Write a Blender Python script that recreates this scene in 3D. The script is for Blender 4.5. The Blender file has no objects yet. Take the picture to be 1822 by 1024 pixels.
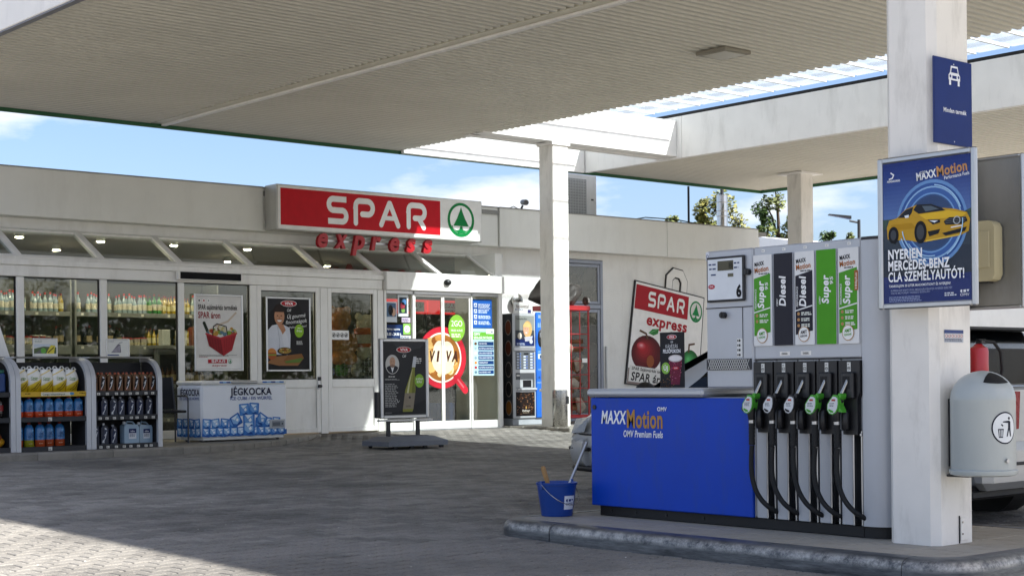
import bpy, bmesh, math, random
from mathutils import Vector, Matrix
random.seed(7)
PI = math.pi
scene = bpy.context.scene
C = scene.collection

# ------------------------------------------------------------------ camera
cd = bpy.data.cameras.new('camera'); cam = bpy.data.objects.new('camera', cd); C.objects.link(cam)
TH, RO = math.radians(49.1), math.radians(0.577)
Fw = Vector((math.cos(TH), math.sin(TH), 0)); Rt = Vector((math.sin(TH), -math.cos(TH), 0)); Up = Vector((0, 0, 1))
rc = Rt*math.cos(RO) - Up*math.sin(RO); uc = Rt*math.sin(RO) + Up*math.cos(RO)
mw = Matrix((rc, uc, -Fw)).transposed().to_4x4(); mw.translation = (0, 0, 1.15)
cam.matrix_world = mw
cd.sensor_width = 36; cd.lens = 2750/1822*36; cd.shift_y = 160/1822
cd.clip_start = 0.1; cd.clip_end = 2000
scene.camera = cam

# ------------------------------------------------------------------ world, sun, exposure
SUN = Vector((0.39, -0.9, 1.0)).normalized()          # towards the sun
world = bpy.data.worlds.new('World'); scene.world = world; world.use_nodes = True
wn, wl = world.node_tree.nodes, world.node_tree.links
wn.clear()
sky = wn.new('ShaderNodeTexSky'); sky.sky_type = 'NISHITA'; sky.sun_disc = False
sky.sun_elevation = math.asin(SUN.z); sky.sun_rotation = math.atan2(SUN.x, SUN.y)
sky.altitude = 300; sky.air_density = 1.0; sky.dust_density = 2.2; sky.ozone_density = 4.0
tc = wn.new('ShaderNodeTexCoord'); mp = wn.new('ShaderNodeMapping'); mp.inputs['Scale'].default_value = (1, 1, 3.2)
mp.inputs['Location'].default_value = (1.7, 0.6, 0.3)
nz = wn.new('ShaderNodeTexNoise'); nz.inputs['Scale'].default_value = 4.6; nz.inputs['Detail'].default_value = 9; nz.inputs['Roughness'].default_value = 0.55
rp = wn.new('ShaderNodeValToRGB'); rp.color_ramp.elements[0].position = 0.485; rp.color_ramp.elements[1].position = 0.60
rp.color_ramp.elements[1].color = (.85, .85, .85, 1)
mx = wn.new('ShaderNodeMix'); mx.data_type = 'RGBA'
mx.inputs[7].default_value = (5.0, 5.1, 5.3, 1)        # sunlit cloud
bg = wn.new('ShaderNodeBackground'); bg.inputs['Strength'].default_value = 0.05
wo = wn.new('ShaderNodeOutputWorld')
wl.new(tc.outputs['Generated'], mp.inputs['Vector']); wl.new(mp.outputs[0], nz.inputs['Vector'])
wl.new(nz.outputs['Fac'], rp.inputs['Fac']); wl.new(rp.outputs['Color'], mx.inputs[0])
tint = wn.new('ShaderNodeMix'); tint.data_type = 'RGBA'; tint.blend_type = 'MULTIPLY'; tint.inputs[0].default_value = 1; tint.inputs[7].default_value = (.87, .85, .90, 1)
wl.new(sky.outputs[0], tint.inputs[6]); wl.new(tint.outputs[2], mx.inputs[6]); wl.new(mx.outputs[2], bg.inputs['Color']); wl.new(bg.outputs[0], wo.inputs[0])
sd = bpy.data.lights.new('sun', 'SUN'); sd.energy = 2.45; sd.angle = math.radians(1.0); sd.color = (1, .965, .92)
sun = bpy.data.objects.new('sun', sd); C.objects.link(sun)
sun.rotation_euler = (-SUN).to_track_quat('-Z', 'Y').to_euler(); sun.location = (20, -30, 40)
scene.view_settings.view_transform = 'Standard'; scene.view_settings.look = 'None'
scene.view_settings.exposure = 2.3; scene.view_settings.gamma = 1
scene.view_settings.use_curve_mapping = False

# ------------------------------------------------------------------ helpers: colour and materials
def lin(c):
    return c/12.92 if c <= .04045 else ((c+.055)/1.055)**2.4
def col(h):
    if isinstance(h, str):
        h = h.lstrip('#'); h = tuple(int(h[i:i+2], 16)/255 for i in (0, 2, 4))
    return tuple(lin(c) for c in h)
MATS = {}
def mat(name, h, rough=.5, metal=0, var=.08, scale=3., bump=0., bscale=40., spec=.5, dirt=0., dcol='6b655a', coat=0., dscale=1.3):
    if name in MATS: return MATS[name]
    m = bpy.data.materials.new(name); m.use_nodes = True; MATS[name] = m
    n, l = m.node_tree.nodes, m.node_tree.links
    b = n['Principled BSDF']; b.inputs['Roughness'].default_value = rough; b.inputs['Metallic'].default_value = metal
    b.inputs['Specular IOR Level'].default_value = spec
    if coat: b.inputs['Coat Weight'].default_value = coat; b.inputs['Coat Roughness'].default_value = .06
    c = col(h)
    t = n.new('ShaderNodeTexCoord')
    nz = n.new('ShaderNodeTexNoise'); nz.inputs['Scale'].default_value = scale; nz.inputs['Detail'].default_value = 6
    l.new(t.outputs['Object'], nz.inputs['Vector'])
    r = n.new('ShaderNodeValToRGB')
    r.color_ramp.elements[0].position = .3; r.color_ramp.elements[1].position = .7
    r.color_ramp.elements[0].color = tuple(x*(1-var) for x in c)+(1,)
    r.color_ramp.elements[1].color = tuple(min(1, x*(1+var*.6)) for x in c)+(1,)
    l.new(nz.outputs['Fac'], r.inputs['Fac']); out = r.outputs['Color']
    if dirt:
        n2 = n.new('ShaderNodeTexNoise'); n2.inputs['Scale'].default_value = dscale; n2.inputs['Detail'].default_value = 9; n2.inputs['Roughness'].default_value = .68
        mp2 = n.new('ShaderNodeMapping'); mp2.inputs['Scale'].default_value = (2.6, 2.6, .7)
        l.new(t.outputs['Object'], mp2.inputs[0]); l.new(mp2.outputs[0], n2.inputs['Vector'])
        r2 = n.new('ShaderNodeValToRGB'); r2.color_ramp.elements[0].position = .5; r2.color_ramp.elements[1].position = .78
        r2.color_ramp.elements[1].color = (dirt, dirt, dirt, 1)
        mm = n.new('ShaderNodeMix'); mm.data_type = 'RGBA'
        l.new(n2.outputs['Fac'], r2.inputs['Fac']); l.new(r2.outputs['Color'], mm.inputs[0]); l.new(out, mm.inputs[6])
        mm.inputs[7].default_value = col(dcol)+(1,); out = mm.outputs[2]
    l.new(out, b.inputs['Base Color'])
    rr = n.new('ShaderNodeMapRange'); rr.inputs[3].default_value = max(.02, rough-.06); rr.inputs[4].default_value = min(1, rough+.1)
    l.new(nz.outputs['Fac'], rr.inputs[0]); l.new(rr.outputs[0], b.inputs['Roughness'])
    if bump:
        n3 = n.new('ShaderNodeTexNoise'); n3.inputs['Scale'].default_value = bscale; n3.inputs['Detail'].default_value = 5
        l.new(t.outputs['Object'], n3.inputs['Vector'])
        bp = n.new('ShaderNodeBump'); bp.inputs['Strength'].default_value = bump; bp.inputs['Distance'].default_value = .02
        l.new(n3.outputs['Fac'], bp.inputs['Height']); l.new(bp.outputs[0], b.inputs['Normal'])
    return m
def emit(name, h, s):
    if name in MATS: return MATS[name]
    m = bpy.data.materials.new(name); m.use_nodes = True; MATS[name] = m
    b = m.node_tree.nodes['Principled BSDF']; b.inputs['Base Color'].default_value = col(h)+(1,)
    b.inputs['Emission Color'].default_value = col(h)+(1,); b.inputs['Emission Strength'].default_value = s
    return m
def glass(name, tint='dfe6e2', refl=.10, dust=.03, opal=False):
    if name in MATS: return MATS[name]
    m = bpy.data.materials.new(name); m.use_nodes = True; MATS[name] = m
    n, l = m.node_tree.nodes, m.node_tree.links; n.clear()
    tr = n.new('ShaderNodeBsdfTransparent'); tr.inputs[0].default_value = col(tint)+(1,)
    gl = n.new('ShaderNodeBsdfGlossy'); gl.inputs['Roughness'].default_value = .015; gl.inputs[0].default_value = (.95, .97, 1, 1)
    lw = n.new('ShaderNodeLayerWeight'); lw.inputs[0].default_value = .5
    fr = n.new('ShaderNodeMath'); fr.operation = 'POWER'; fr.inputs[1].default_value = 5; l.new(lw.outputs['Facing'], fr.inputs[0])
    mr = n.new('ShaderNodeMath'); mr.operation = 'MULTIPLY_ADD'; mr.inputs[1].default_value = .9; mr.inputs[2].default_value = refl
    df = n.new('ShaderNodeBsdfTranslucent' if opal else 'ShaderNodeBsdfDiffuse'); df.inputs[0].default_value = col('f2f2ee' if opal else 'b8b4a8')+(1,)
    a = n.new('ShaderNodeMixShader'); c2 = n.new('ShaderNodeMixShader')
    tcx = n.new('ShaderNodeTexCoord'); nz = n.new('ShaderNodeTexNoise'); nz.inputs['Scale'].default_value = 2.2; nz.inputs['Detail'].default_value = 6
    l.new(tcx.outputs['Object'], nz.inputs['Vector'])
    bp = n.new('ShaderNodeBump'); bp.inputs['Strength'].default_value = .012; bp.inputs['Distance'].default_value = .05
    n4 = n.new('ShaderNodeTexNoise'); n4.inputs['Scale'].default_value = 1.1
    l.new(tcx.outputs['Object'], n4.inputs['Vector']); l.new(n4.outputs['Fac'], bp.inputs['Height']); l.new(bp.outputs[0], gl.inputs['Normal'])
    ds = n.new('ShaderNodeMath'); ds.operation = 'MULTIPLY'; ds.inputs[1].default_value = dust*2
    l.new(nz.outputs['Fac'], ds.inputs[0]); l.new(ds.outputs[0], c2.inputs[0])
    l.new(fr.outputs[0], mr.inputs[0]); l.new(mr.outputs[0], a.inputs[0]); l.new(tr.outputs[0], a.inputs[1]); l.new(gl.outputs[0], a.inputs[2])
    l.new(a.outputs[0], c2.inputs[1]); l.new(df.outputs[0], c2.inputs[2])
    o = n.new('ShaderNodeOutputMaterial'); l.new(c2.outputs[0], o.inputs[0])
    return m
def print_mat():
    if 'printed_colour' in MATS: return MATS['printed_colour']
    m = bpy.data.materials.new('printed_colour'); m.use_nodes = True; MATS['printed_colour'] = m
    n, l = m.node_tree.nodes, m.node_tree.links; b = n['Principled BSDF']
    at = n.new('ShaderNodeAttribute'); at.attribute_name = 'Col'
    t = n.new('ShaderNodeTexCoord'); nz = n.new('ShaderNodeTexNoise'); nz.inputs['Scale'].default_value = 7; nz.inputs['Detail'].default_value = 8
    l.new(t.outputs['Object'], nz.inputs['Vector'])
    mr = n.new('ShaderNodeMapRange'); mr.inputs[3].default_value = .82; mr.inputs[4].default_value = 1.1
    l.new(nz.outputs['Fac'], mr.inputs[0])
    mm = n.new('ShaderNodeMix'); mm.data_type = 'RGBA'; mm.blend_type = 'MULTIPLY'; mm.inputs[0].default_value = 1
    l.new(at.outputs['Color'], mm.inputs[6]); l.new(mr.outputs[0], mm.inputs[7]); l.new(mm.outputs[2], b.inputs['Base Color'])
    b.inputs['Roughness'].default_value = .45; b.inputs['Specular IOR Level'].default_value = .18
    return m

# ------------------------------------------------------------------ helpers: meshes
ABS = {}                                            # object name -> origin in its thing's space
def V3(p): return Vector(p)
class MB:
    def __init__(s): s.v, s.f, s.c = [], [], []
    def add(s, vs, fs, c=None):
        o = len(s.v); s.v += [tuple(p) for p in vs]; s.f += [tuple(i+o for i in f) for f in fs]; s.c += [c]*len(fs); return s
    def box(s, x0, x1, y0, y1, z0, z1, c=None):
        return s.add([(x, y, z) for x in (x0, x1) for y in (y0, y1) for z in (z0, z1)],
                     [(0, 1, 3, 2), (4, 6, 7, 5), (0, 4, 5, 1), (2, 3, 7, 6), (0, 2, 6, 4), (1, 5, 7, 3)], c)
    def cbox(s, x0, x1, y0, y1, z0, z1, ch=.006, c=None):
        lo, hi = (x0, y0, z0), (x1, y1, z1); vs = []
        ch = min(ch, *(abs(hi[i]-lo[i])*.45 for i in range(3)))
        for i in range(8):
            sg = [(i >> 2) & 1, (i >> 1) & 1, i & 1]
            for a in range(3):
                p = []
                for k in range(3):
                    base = hi[k] if sg[k] else lo[k]
                    if k != a: base += -ch if sg[k] else ch
                    p.append(base)
                vs.append(p)
        I = lambda x, y, z, a: ((x << 2) | (y << 1) | z)*3+a
        fs = []
        for sgn in (0, 1):
            fs.append([I(sgn, 0, 0, 0), I(sgn, 0, 1, 0), I(sgn, 1, 1, 0), I(sgn, 1, 0, 0)])
            fs.append([I(0, sgn, 0, 1), I(1, sgn, 0, 1), I(1, sgn, 1, 1), I(0, sgn, 1, 1)])
            fs.append([I(0, 0, sgn, 2), I(0, 1, sgn, 2), I(1, 1, sgn, 2), I(1, 0, sgn, 2)])
        for a in (0, 1):
            for b in (0, 1):
                fs.append([I(a, b, 0, 0), I(a, b, 1, 0), I(a, b, 1, 1), I(a, b, 0, 1)])
                fs.append([I(a, 0, b, 0), I(a, 1, b, 0), I(a, 1, b, 2), I(a, 0, b, 2)])
                fs.append([I(0, a, b, 1), I(1, a, b, 1), I(1, a, b, 2), I(0, a, b, 2)])
        for i in range(8): fs.append([i*3, i*3+1, i*3+2])
        return s.add(vs, fs, c)
    def prism(s, poly, ax, lo, hi, c=None):
        n = len(poly)
        def P(a, b, t): return {'X': (t, a, b), 'Y': (a, t, b), 'Z': (a, b, t)}[ax]
        vs = [P(a, b, lo) for a, b in poly]+[P(a, b, hi) for a, b in poly]
        fs = [tuple(range(n)), tuple(range(2*n-1, n-1, -1))]+[(i, (i+1) % n, (i+1) % n+n, i+n) for i in range(n)]
        return s.add(vs, fs, c)
    def tube(s, path, r, n=8, caps=True, c=None):
        path = [V3(p) for p in path]; k = len(path); rs = r if isinstance(r, (list, tuple)) else [r]*k
        vs = []; prev = None
        for i, p in enumerate(path):
            t = (path[min(i+1, k-1)]-path[max(i-1, 0)]).normalized()
            if prev is None:
                a = Vector((0, 0, 1)) if abs(t.z) < .9 else Vector((1, 0, 0)); u = t.cross(a).normalized()
            else:
                u = (prev-t*prev.dot(t)); u = u.normalized() if u.length > 1e-6 else t.orthogonal().normalized()
            prev = u; w = t.cross(u)
            for j in range(n):
                a = 2*PI*j/n; vs.append(p+u*(math.cos(a)*rs[i])+w*(math.sin(a)*rs[i]))
        fs = [(i*n+j, i*n+(j+1) % n, (i+1)*n+(j+1) % n, (i+1)*n+j) for i in range(k-1) for j in range(n)]
        if caps: fs += [tuple(range(n-1, -1, -1)), tuple(range((k-1)*n, k*n))]
        return s.add(vs, fs, c)
    def cyl(s, p0, p1, r0, r1=None, n=16, c=None): return s.tube([p0, p1], [r0, r0 if r1 is None else r1], n, True, c)
    def lathe(s, prof, cen=(0, 0, 0), n=20, c=None, sx=1, sy=1):
        k = len(prof); vs = []
        for r, z in prof:
            for j in range(n):
                a = 2*PI*j/n; vs.append((cen[0]+r*sx*math.cos(a), cen[1]+r*sy*math.sin(a), cen[2]+z))
        fs = [(i*n+j, i*n+(j+1) % n, (i+1)*n+(j+1) % n, (i+1)*n+j) for i in range(k-1) for j in range(n)]
        fs += [tuple(range(n-1, -1, -1)), tuple(range((k-1)*n, k*n))]
        return s.add(vs, fs, c)
    def ell(s, cen, rad, nu=14, nv=9, c=None, rot=None):
        vs = []; fs = []
        for i in range(nv+1):
            ph = PI*i/nv
            for j in range(nu):
                a = 2*PI*j/nu
                p = Vector((rad[0]*math.sin(ph)*math.cos(a), rad[1]*math.sin(ph)*math.sin(a), rad[2]*math.cos(ph)))
                if rot: p = rot @ p
                vs.append((cen[0]+p.x, cen[1]+p.y, cen[2]+p.z))
        for i in range(nv):
            for j in range(nu): fs.append((i*nu+j, i*nu+(j+1) % nu, (i+1)*nu+(j+1) % nu, (i+1)*nu+j))
        return s.add(vs, fs, c)
    def build(s, name, m, parent=None, smooth=None, fix=True, origin=None):
        lo = [min(p[i] for p in s.v) for i in range(3)]; hi = [max(p[i] for p in s.v) for i in range(3)]
        o = origin or ((lo[0]+hi[0])/2, (lo[1]+hi[1])/2, lo[2])
        me = bpy.data.meshes.new(name)
        me.from_pydata([(p[0]-o[0], p[1]-o[1], p[2]-o[2]) for p in s.v], [], s.f)
        if any(c is not None for c in s.c):
            at = me.color_attributes.new('Col', 'FLOAT_COLOR', 'CORNER'); i = 0; buf = []
            for f, c in zip(s.f, s.c):
                buf += (list(col(c) if c is not None else (.8, .8, .8))+[1])*len(f)
            at.data.foreach_set('color', buf)
        if fix:
            b = bmesh.new(); b.from_mesh(me); bmesh.ops.remove_doubles(b, verts=b.verts, dist=1e-6); bmesh.ops.recalc_face_normals(b, faces=b.faces); b.to_mesh(me); b.free()
        if smooth:
            me.polygons.foreach_set('use_smooth', [True]*len(me.polygons)); me.set_sharp_from_angle(angle=math.radians(smooth))
        if m is not None: me.materials.append(m)
        ob = bpy.data.objects.new(name, me); C.objects.link(ob)
        place(ob, o, parent)
        return ob
def place(ob, o, parent):
    if parent is not None:
        ob.parent = parent; a = ABS[parent.name]
        ob.location = (o[0]-a[0], o[1]-a[1], o[2]-a[2])
    else: ob.location = o
    ABS[ob.name] = o
def tag(o, label=None, cat=None, group=None, kind=None):
    if label: o['label'] = label
    if cat: o['category'] = cat
    if group: o['group'] = group
    if kind: o['kind'] = kind
    return o
def thing(name, label, cat, loc=(0, 0, 0), rz=0, group=None, local=False):
    o = bpy.data.objects.new(name, None); C.objects.link(o); o.location = loc; o.rotation_euler = (0, 0, rz); o.empty_display_size = .2
    ABS[o.name] = (0, 0, 0) if (local or rz) else tuple(loc)      # parts of a turned thing are given in its own space
    return tag(o, label, cat, group)
def children(o): return [c for c in bpy.data.objects if c.parent == o]
def copy_tree(o, parent=None):
    c = o.copy(); C.objects.link(c); c.parent = parent
    for ch in KIDS.get(o.name, []): copy_tree(ch, c)
    return c
KIDS = {}
def note_kids(o):
    k = children(o); KIDS[o.name] = k
    for c in k: note_kids(c)

# ------------------------------------------------------------------ helpers: flat print
TXT = {}
def text2d(s, bold=0.):
    if any(ord(ch) > 127 for ch in s): bold = min(bold, .024)
    key = (s, bold)
    if key in TXT: return TXT[key]
    cu = bpy.data.curves.new('lettering', 'FONT'); cu.body = s; cu.size = 1; cu.resolution_u = 3; cu.offset = bold; cu.space_character = 1+bold*2.6; cu.fill_mode = 'FRONT'
    ob = bpy.data.objects.new('lettering', cu); me = ob.to_mesh()
    vs = [(v.co.x, v.co.y) for v in me.vertices]; fs = [tuple(p.vertices) for p in me.polygons]
    ob.to_mesh_clear(); bpy.data.objects.remove(ob); bpy.data.curves.remove(cu)
    if not vs: vs = [(0, 0), (1, 0), (1, 1)]; fs = []
    x0 = min(v[0] for v in vs); x1 = max(v[0] for v in vs)
    vs = [((a-x0), b) for a, b in vs]
    TXT[key] = (vs, fs, x1-x0); return TXT[key]
def arc(cx, cy, r, a0, a1, n=10, ry=None):
    ry = r if ry is None else ry
    return [(cx+r*math.cos(math.radians(a0+(a1-a0)*i/n)), cy+ry*math.sin(math.radians(a0+(a1-a0)*i/n))) for i in range(n+1)]
def stroke(path, w, cap=True):
    P = [Vector(p) for p in path]; L, Rr = [], []; k = len(P)
    for i in range(k):
        if i == 0: t = P[1]-P[0]
        elif i == k-1: t = P[-1]-P[-2]
        else: t = (P[i+1]-P[i]).normalized()+(P[i]-P[i-1]).normalized()
        t.normalize(); nn = Vector((-t.y, t.x)); sc = 1
        if 0 < i < k-1:
            d = nn.dot(Vector((-(P[i]-P[i-1]).y, (P[i]-P[i-1]).x)).normalized()); sc = 1/max(d, .5)
        L.append(P[i]+nn*w/2*sc); Rr.append(P[i]-nn*w/2*sc)
    out = [tuple(p) for p in L]
    if cap:
        t = (P[-1]-P[-2]).normalized(); a = math.degrees(math.atan2(t.y, t.x)); out += arc(P[-1].x, P[-1].y, w/2, a+75, a-75, 6)
    out += [tuple(p) for p in reversed(Rr)]
    if cap:
        t = (P[0]-P[1]).normalized(); a = math.degrees(math.atan2(t.y, t.x)); out += arc(P[0].x, P[0].y, w/2, a+75, a-75, 6)
    return out
STEP = .0012
class Pr(MB):
    """flat print on the plane O + u*U + v*V, layers stepped out along N"""
    def __init__(s, O, U, V=(0, 0, 1), N=None, base=.0012, fn=None):
        super().__init__(); s.O, s.U, s.V = V3(O), V3(U).normalized(), V3(V).normalized()
        s.N = V3(N) if N else s.U.cross(s.V); s.b = base; s.fn = fn
    def p3(s, u, v, l):
        if s.fn: u, v = s.fn(u, v)
        return s.O+s.U*u+s.V*v+s.N*(s.b+l*STEP)
    def poly(s, pts, c, l=0): s.add([s.p3(u, v, l) for u, v in pts], [tuple(range(len(pts)))], c); return s
    def rect(s, u0, v0, u1, v1, c, l=0): return s.poly([(u0, v0), (u1, v0), (u1, v1), (u0, v1)], c, l)
    def oval(s, u, v, a, b=None, c='ffffff', l=0, n=26, a0=0): return s.poly(arc(u, v, a, a0, a0+360*(n-1)/n, n-1, b), c, l)
    def shade(s, u, v, a, b, c0, c1, hu=-.3, hv=.35, l=0, n=9):        # printed ball: nested ovals drifting towards its highlight
        A = [int(c0[i:i+2], 16) for i in (0, 2, 4)]; B = [int(c1[i:i+2], 16) for i in (0, 2, 4)]
        for k in range(n):
            t = k/(n-1); q = 1-t*.93; s.oval(u+hu*a*t, v+hv*b*t, a*q, b*q, '%02x%02x%02x' % tuple(int(x+(y-x)*t**1.3) for x, y in zip(A, B)), l+k*.12)
        return s
    def ring(s, u, v, a, w, c, l=0, n=30, b=None):
        b = b or a; o = arc(u, v, a, 0, 360, n, b); i = arc(u, v, a-w, 0, 360, n, b-w)
        for k in range(n): s.poly([o[k], o[k+1], i[k+1], i[k]], c, l)
        return s
    def line(s, path, w, c, l=0, cap=False): return s.poly(stroke(path, w, cap), c, l)
    def text(s, t, u, v, h, c='ffffff', w=None, l=2, bold=.012, al='l', rot=0, shear=0.):
        vs, fs, tw = text2d(t, bold); k = h/.70; sx = k if w is None else w/tw
        off = {'l': 0, 'c': -tw*sx/2, 'r': -tw*sx}[al]; ca, sa = math.cos(math.radians(rot)), math.sin(math.radians(rot)); q = []
        for a, b in vs:
            x, y = a*sx+off+b*k*shear, b*k
            q.append(s.p3(u+x*ca-y*sa, v+x*sa+y*ca, l))
        s.add(q, fs, c); return s
    def lines(s, u0, v0, u1, h, n, c, l=2, gap=1.7, rag=.3):          # fine print too small to read
        rr = random.Random(int(u0*1e3)+int(v0*1e3)+n)
        for i in range(n):
            e = u1-(u1-u0)*rag*rr.random(); u = u0; v = v0-i*h*gap
            while u < e-.004:
                w = rr.uniform(1.2, 4.5)*h; s.rect(u, v, min(u+w, e), v+h, c, l); u += w+h*.7
        return s
    def done(s, name, parent, label=None):
        o = s.build(name, print_mat(), parent, fix=False); tag(o, label); return o
def spar_word(p, u, v, h, c, l, W=None, slant=None):
    """the four rounded letters of the shop's name, height h"""
    k = h; gap = .27; sw = .21; x = u; f = 1 if W is None else W
    f0 = slant or (lambda a, b: (a, b))
    def put(path, ox, cap=True): p.poly([f0(ox+a*k*f, v+b*k) for a, b in stroke(path, sw, cap)], c, l)
    put([(.93, .9), (.6, .9), (.3, .9)]+arc(.3, .7, .2, 100, 260, 9)+[(.3, .5), (.72, .5)]+arc(.72, .305, .2, 80, -80, 9)+[(.72, .105), (.06, .105)], x, False)
    x += (1.0+gap)*k*f
    P = [(.105, .1), (.105, .7)]+arc(.3, .7, .2, 180, 90, 5)+[(.68, .9)]+arc(.7, .66, .235, 85, -85, 9)+[(.68, .425), (.42, .425)]
    put(P, x, True); x += (1.0+gap)*k*f
    put([(.08, .1), (.28, .5), (.485, .89)], x, True)
    p.poly([f0(x+a*k*f, v+b*k) for a, b in stroke([(.515, .89), (.72, .5), (.92, .1)], sw)], c, l+.6)
    p.poly([f0(x+a*k*f, v+b*k) for a, b in [(.2, .27), (.8, .27), (.72, .43), (.28, .43)]], c, l+.3)
    x += (1.08+gap)*k*f
    put(P, x, True); p.poly([f0(x+a*k*f, v+b*k) for a, b in stroke([(.62, .43), (.88, .1)], sw)], c, l+.5)
    return x+k*f
def tree_emblem(p, u, v, r, c='0b8040', bgc='f1f1ee', l=1, f0=None):
    f0 = f0 or (lambda a, b: (a, b))
    def poly(pts, cc, ll): p.poly([f0(u+a*r, v+b*r) for a, b in pts], cc, ll)
    poly(arc(0, 0, 1, 0, 350, 35), c, l); poly(arc(0, .02, .82, 0, 350, 35), bgc, l+1)
    poly(arc(0, .02, .81, 208, 332, 14), c, l+2)
    poly(arc(-.33, -.37, .30, 0, 180, 10)+arc(-.33, -.37, .30, 180, 340, 10, .24), bgc, l+3)
    poly(arc(.33, -.37, .30, 0, 180, 10)+arc(.33, -.37, .30, 200, 360, 10, .24), bgc, l+3)
    poly([(-.58, -.36), (-.3, .08), (-.12, .45), (0, .76), (.12, .45), (.3, .08), (.58, -.36)], c, l+4)
    poly([(-.09, -.38), (.09, -.38), (.13, -.6), (.3, -.78), (-.3, -.78), (-.13, -.6)], c, l+5)
def viva(p, u, v, w, l=2, script=True):
    p.oval(u, v, w/2, w*.17, 'e8e4e0', l); p.oval(u, v, w*.46, w*.145, 'b5202c', l+1); p.text('VIVA', u, v-w*.075, w*.15, 'ffffff', w*.52, l+2, .03, 'c', shear=.15)
    if script: p.text('Café', u, v-w*.42, w*.16, 'f5f5f5', w*.24, l+2, 0, 'c', shear=.3)
def omv_logo(p, u, v, w, c, l=2, word=True, wc=None):
    h = w*.24
    p.poly(arc(u+h*.6, v+h*.5, h*.55, 30, 330, 20)+[(u+h*.75, v+h*.5)], c, l); p.rect(u+w*.36, v, u+w*.64, v+h, c, l)
    p.poly([(u+w*.7, v+h), (u+w, v+h), (u+w*.85, v)], c, l)
    if word: p.text('OMV', u, v-h*1.5, h*1.1, wc or c, w, l, .0)
def maxx(p, u, v, w, c1='ffffff', c2='c58b3a', l=2, tail=None, rise=0.):
    """the two-part fuel word mark"""
    r = rise
    p.text('MAXX', u, v+w*.02, w*.145, c1, w*.40, l, .03, rot=r, shear=.12)
    a = math.radians(r); p.text('Motion', u+w*.42*math.cos(a), v+w*.42*math.sin(a)-w*.02, w*.2, c2, w*.56, l, .026, rot=r)
    p.text('OMV', u+w*.9*math.cos(a), v+w*.17+w*.9*math.sin(a), w*.045, c1, None, l, .02, rot=r)
    if tail: p.text(tail, u+w*.36*math.cos(a), v-w*.13+w*.4*math.sin(a), w*.075, c1, w*.62, l, .02, rot=r, shear=.1)
# ------------------------------------------------------------------ materials of the place
white_paint = mat('white_frame_paint', 'eceae4', .42, var=.04, dirt=.35, dcol='a39d90', bump=.03)
white_wall = mat('white_render', 'e4e3de', .85, var=.05, bump=.35, bscale=60, dirt=.3, dcol='aaa598')
fascia_m = mat('cream_fascia_metal', 'dcdcd6', .5, var=.03, dirt=.18, dcol='a09c90')
col_m = mat('column_white_paint', 'e8e4dc', .5, var=.04, scale=5, bump=.05, bscale=25, dirt=.45, dcol='8f897c', dscale=2.2)
beam_m = mat('white_beam_metal', 'ece9e4', .55, var=.04, dirt=.3, dcol='9c968c')
ceil_m = mat('ribbed_soffit_metal', 'cbc7ba', .55, var=.07, scale=.6, dirt=.22, dcol='b5ad96')
trim_m = mat('soffit_trim_metal', 'e0dac6', .5, var=.05)
green_m = mat('green_edge_trim', '1f5a34', .45, var=.1)
roof_m = mat('grey_roof_membrane', '8b8a86', .9, var=.1)
alu = mat('brushed_aluminium', 'b6b7b8', .34, 1, var=.06, scale=8)
silver_paint = mat('silver_painted_metal', 'b4b7bc', .36, .2, var=.04, dirt=.15, dcol='6f6d6a')
dark_metal = mat('dark_grey_metal', '2b2c2f', .5, .2, var=.15)
black_plastic = mat('black_plastic', '17171a', .42, var=.2, bump=.05)
rubber = mat('black_rubber', '121213', .7, var=.25, bump=.1)
steel = mat('stainless_steel', 'a8a6a2', .25, 1, var=.1, scale=14)
glass_m = glass('window_glass', refl=.05, dust=.008)
sky_glass = glass('skylight_glass', 'eef4f6', .03, .13, True)

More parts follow.
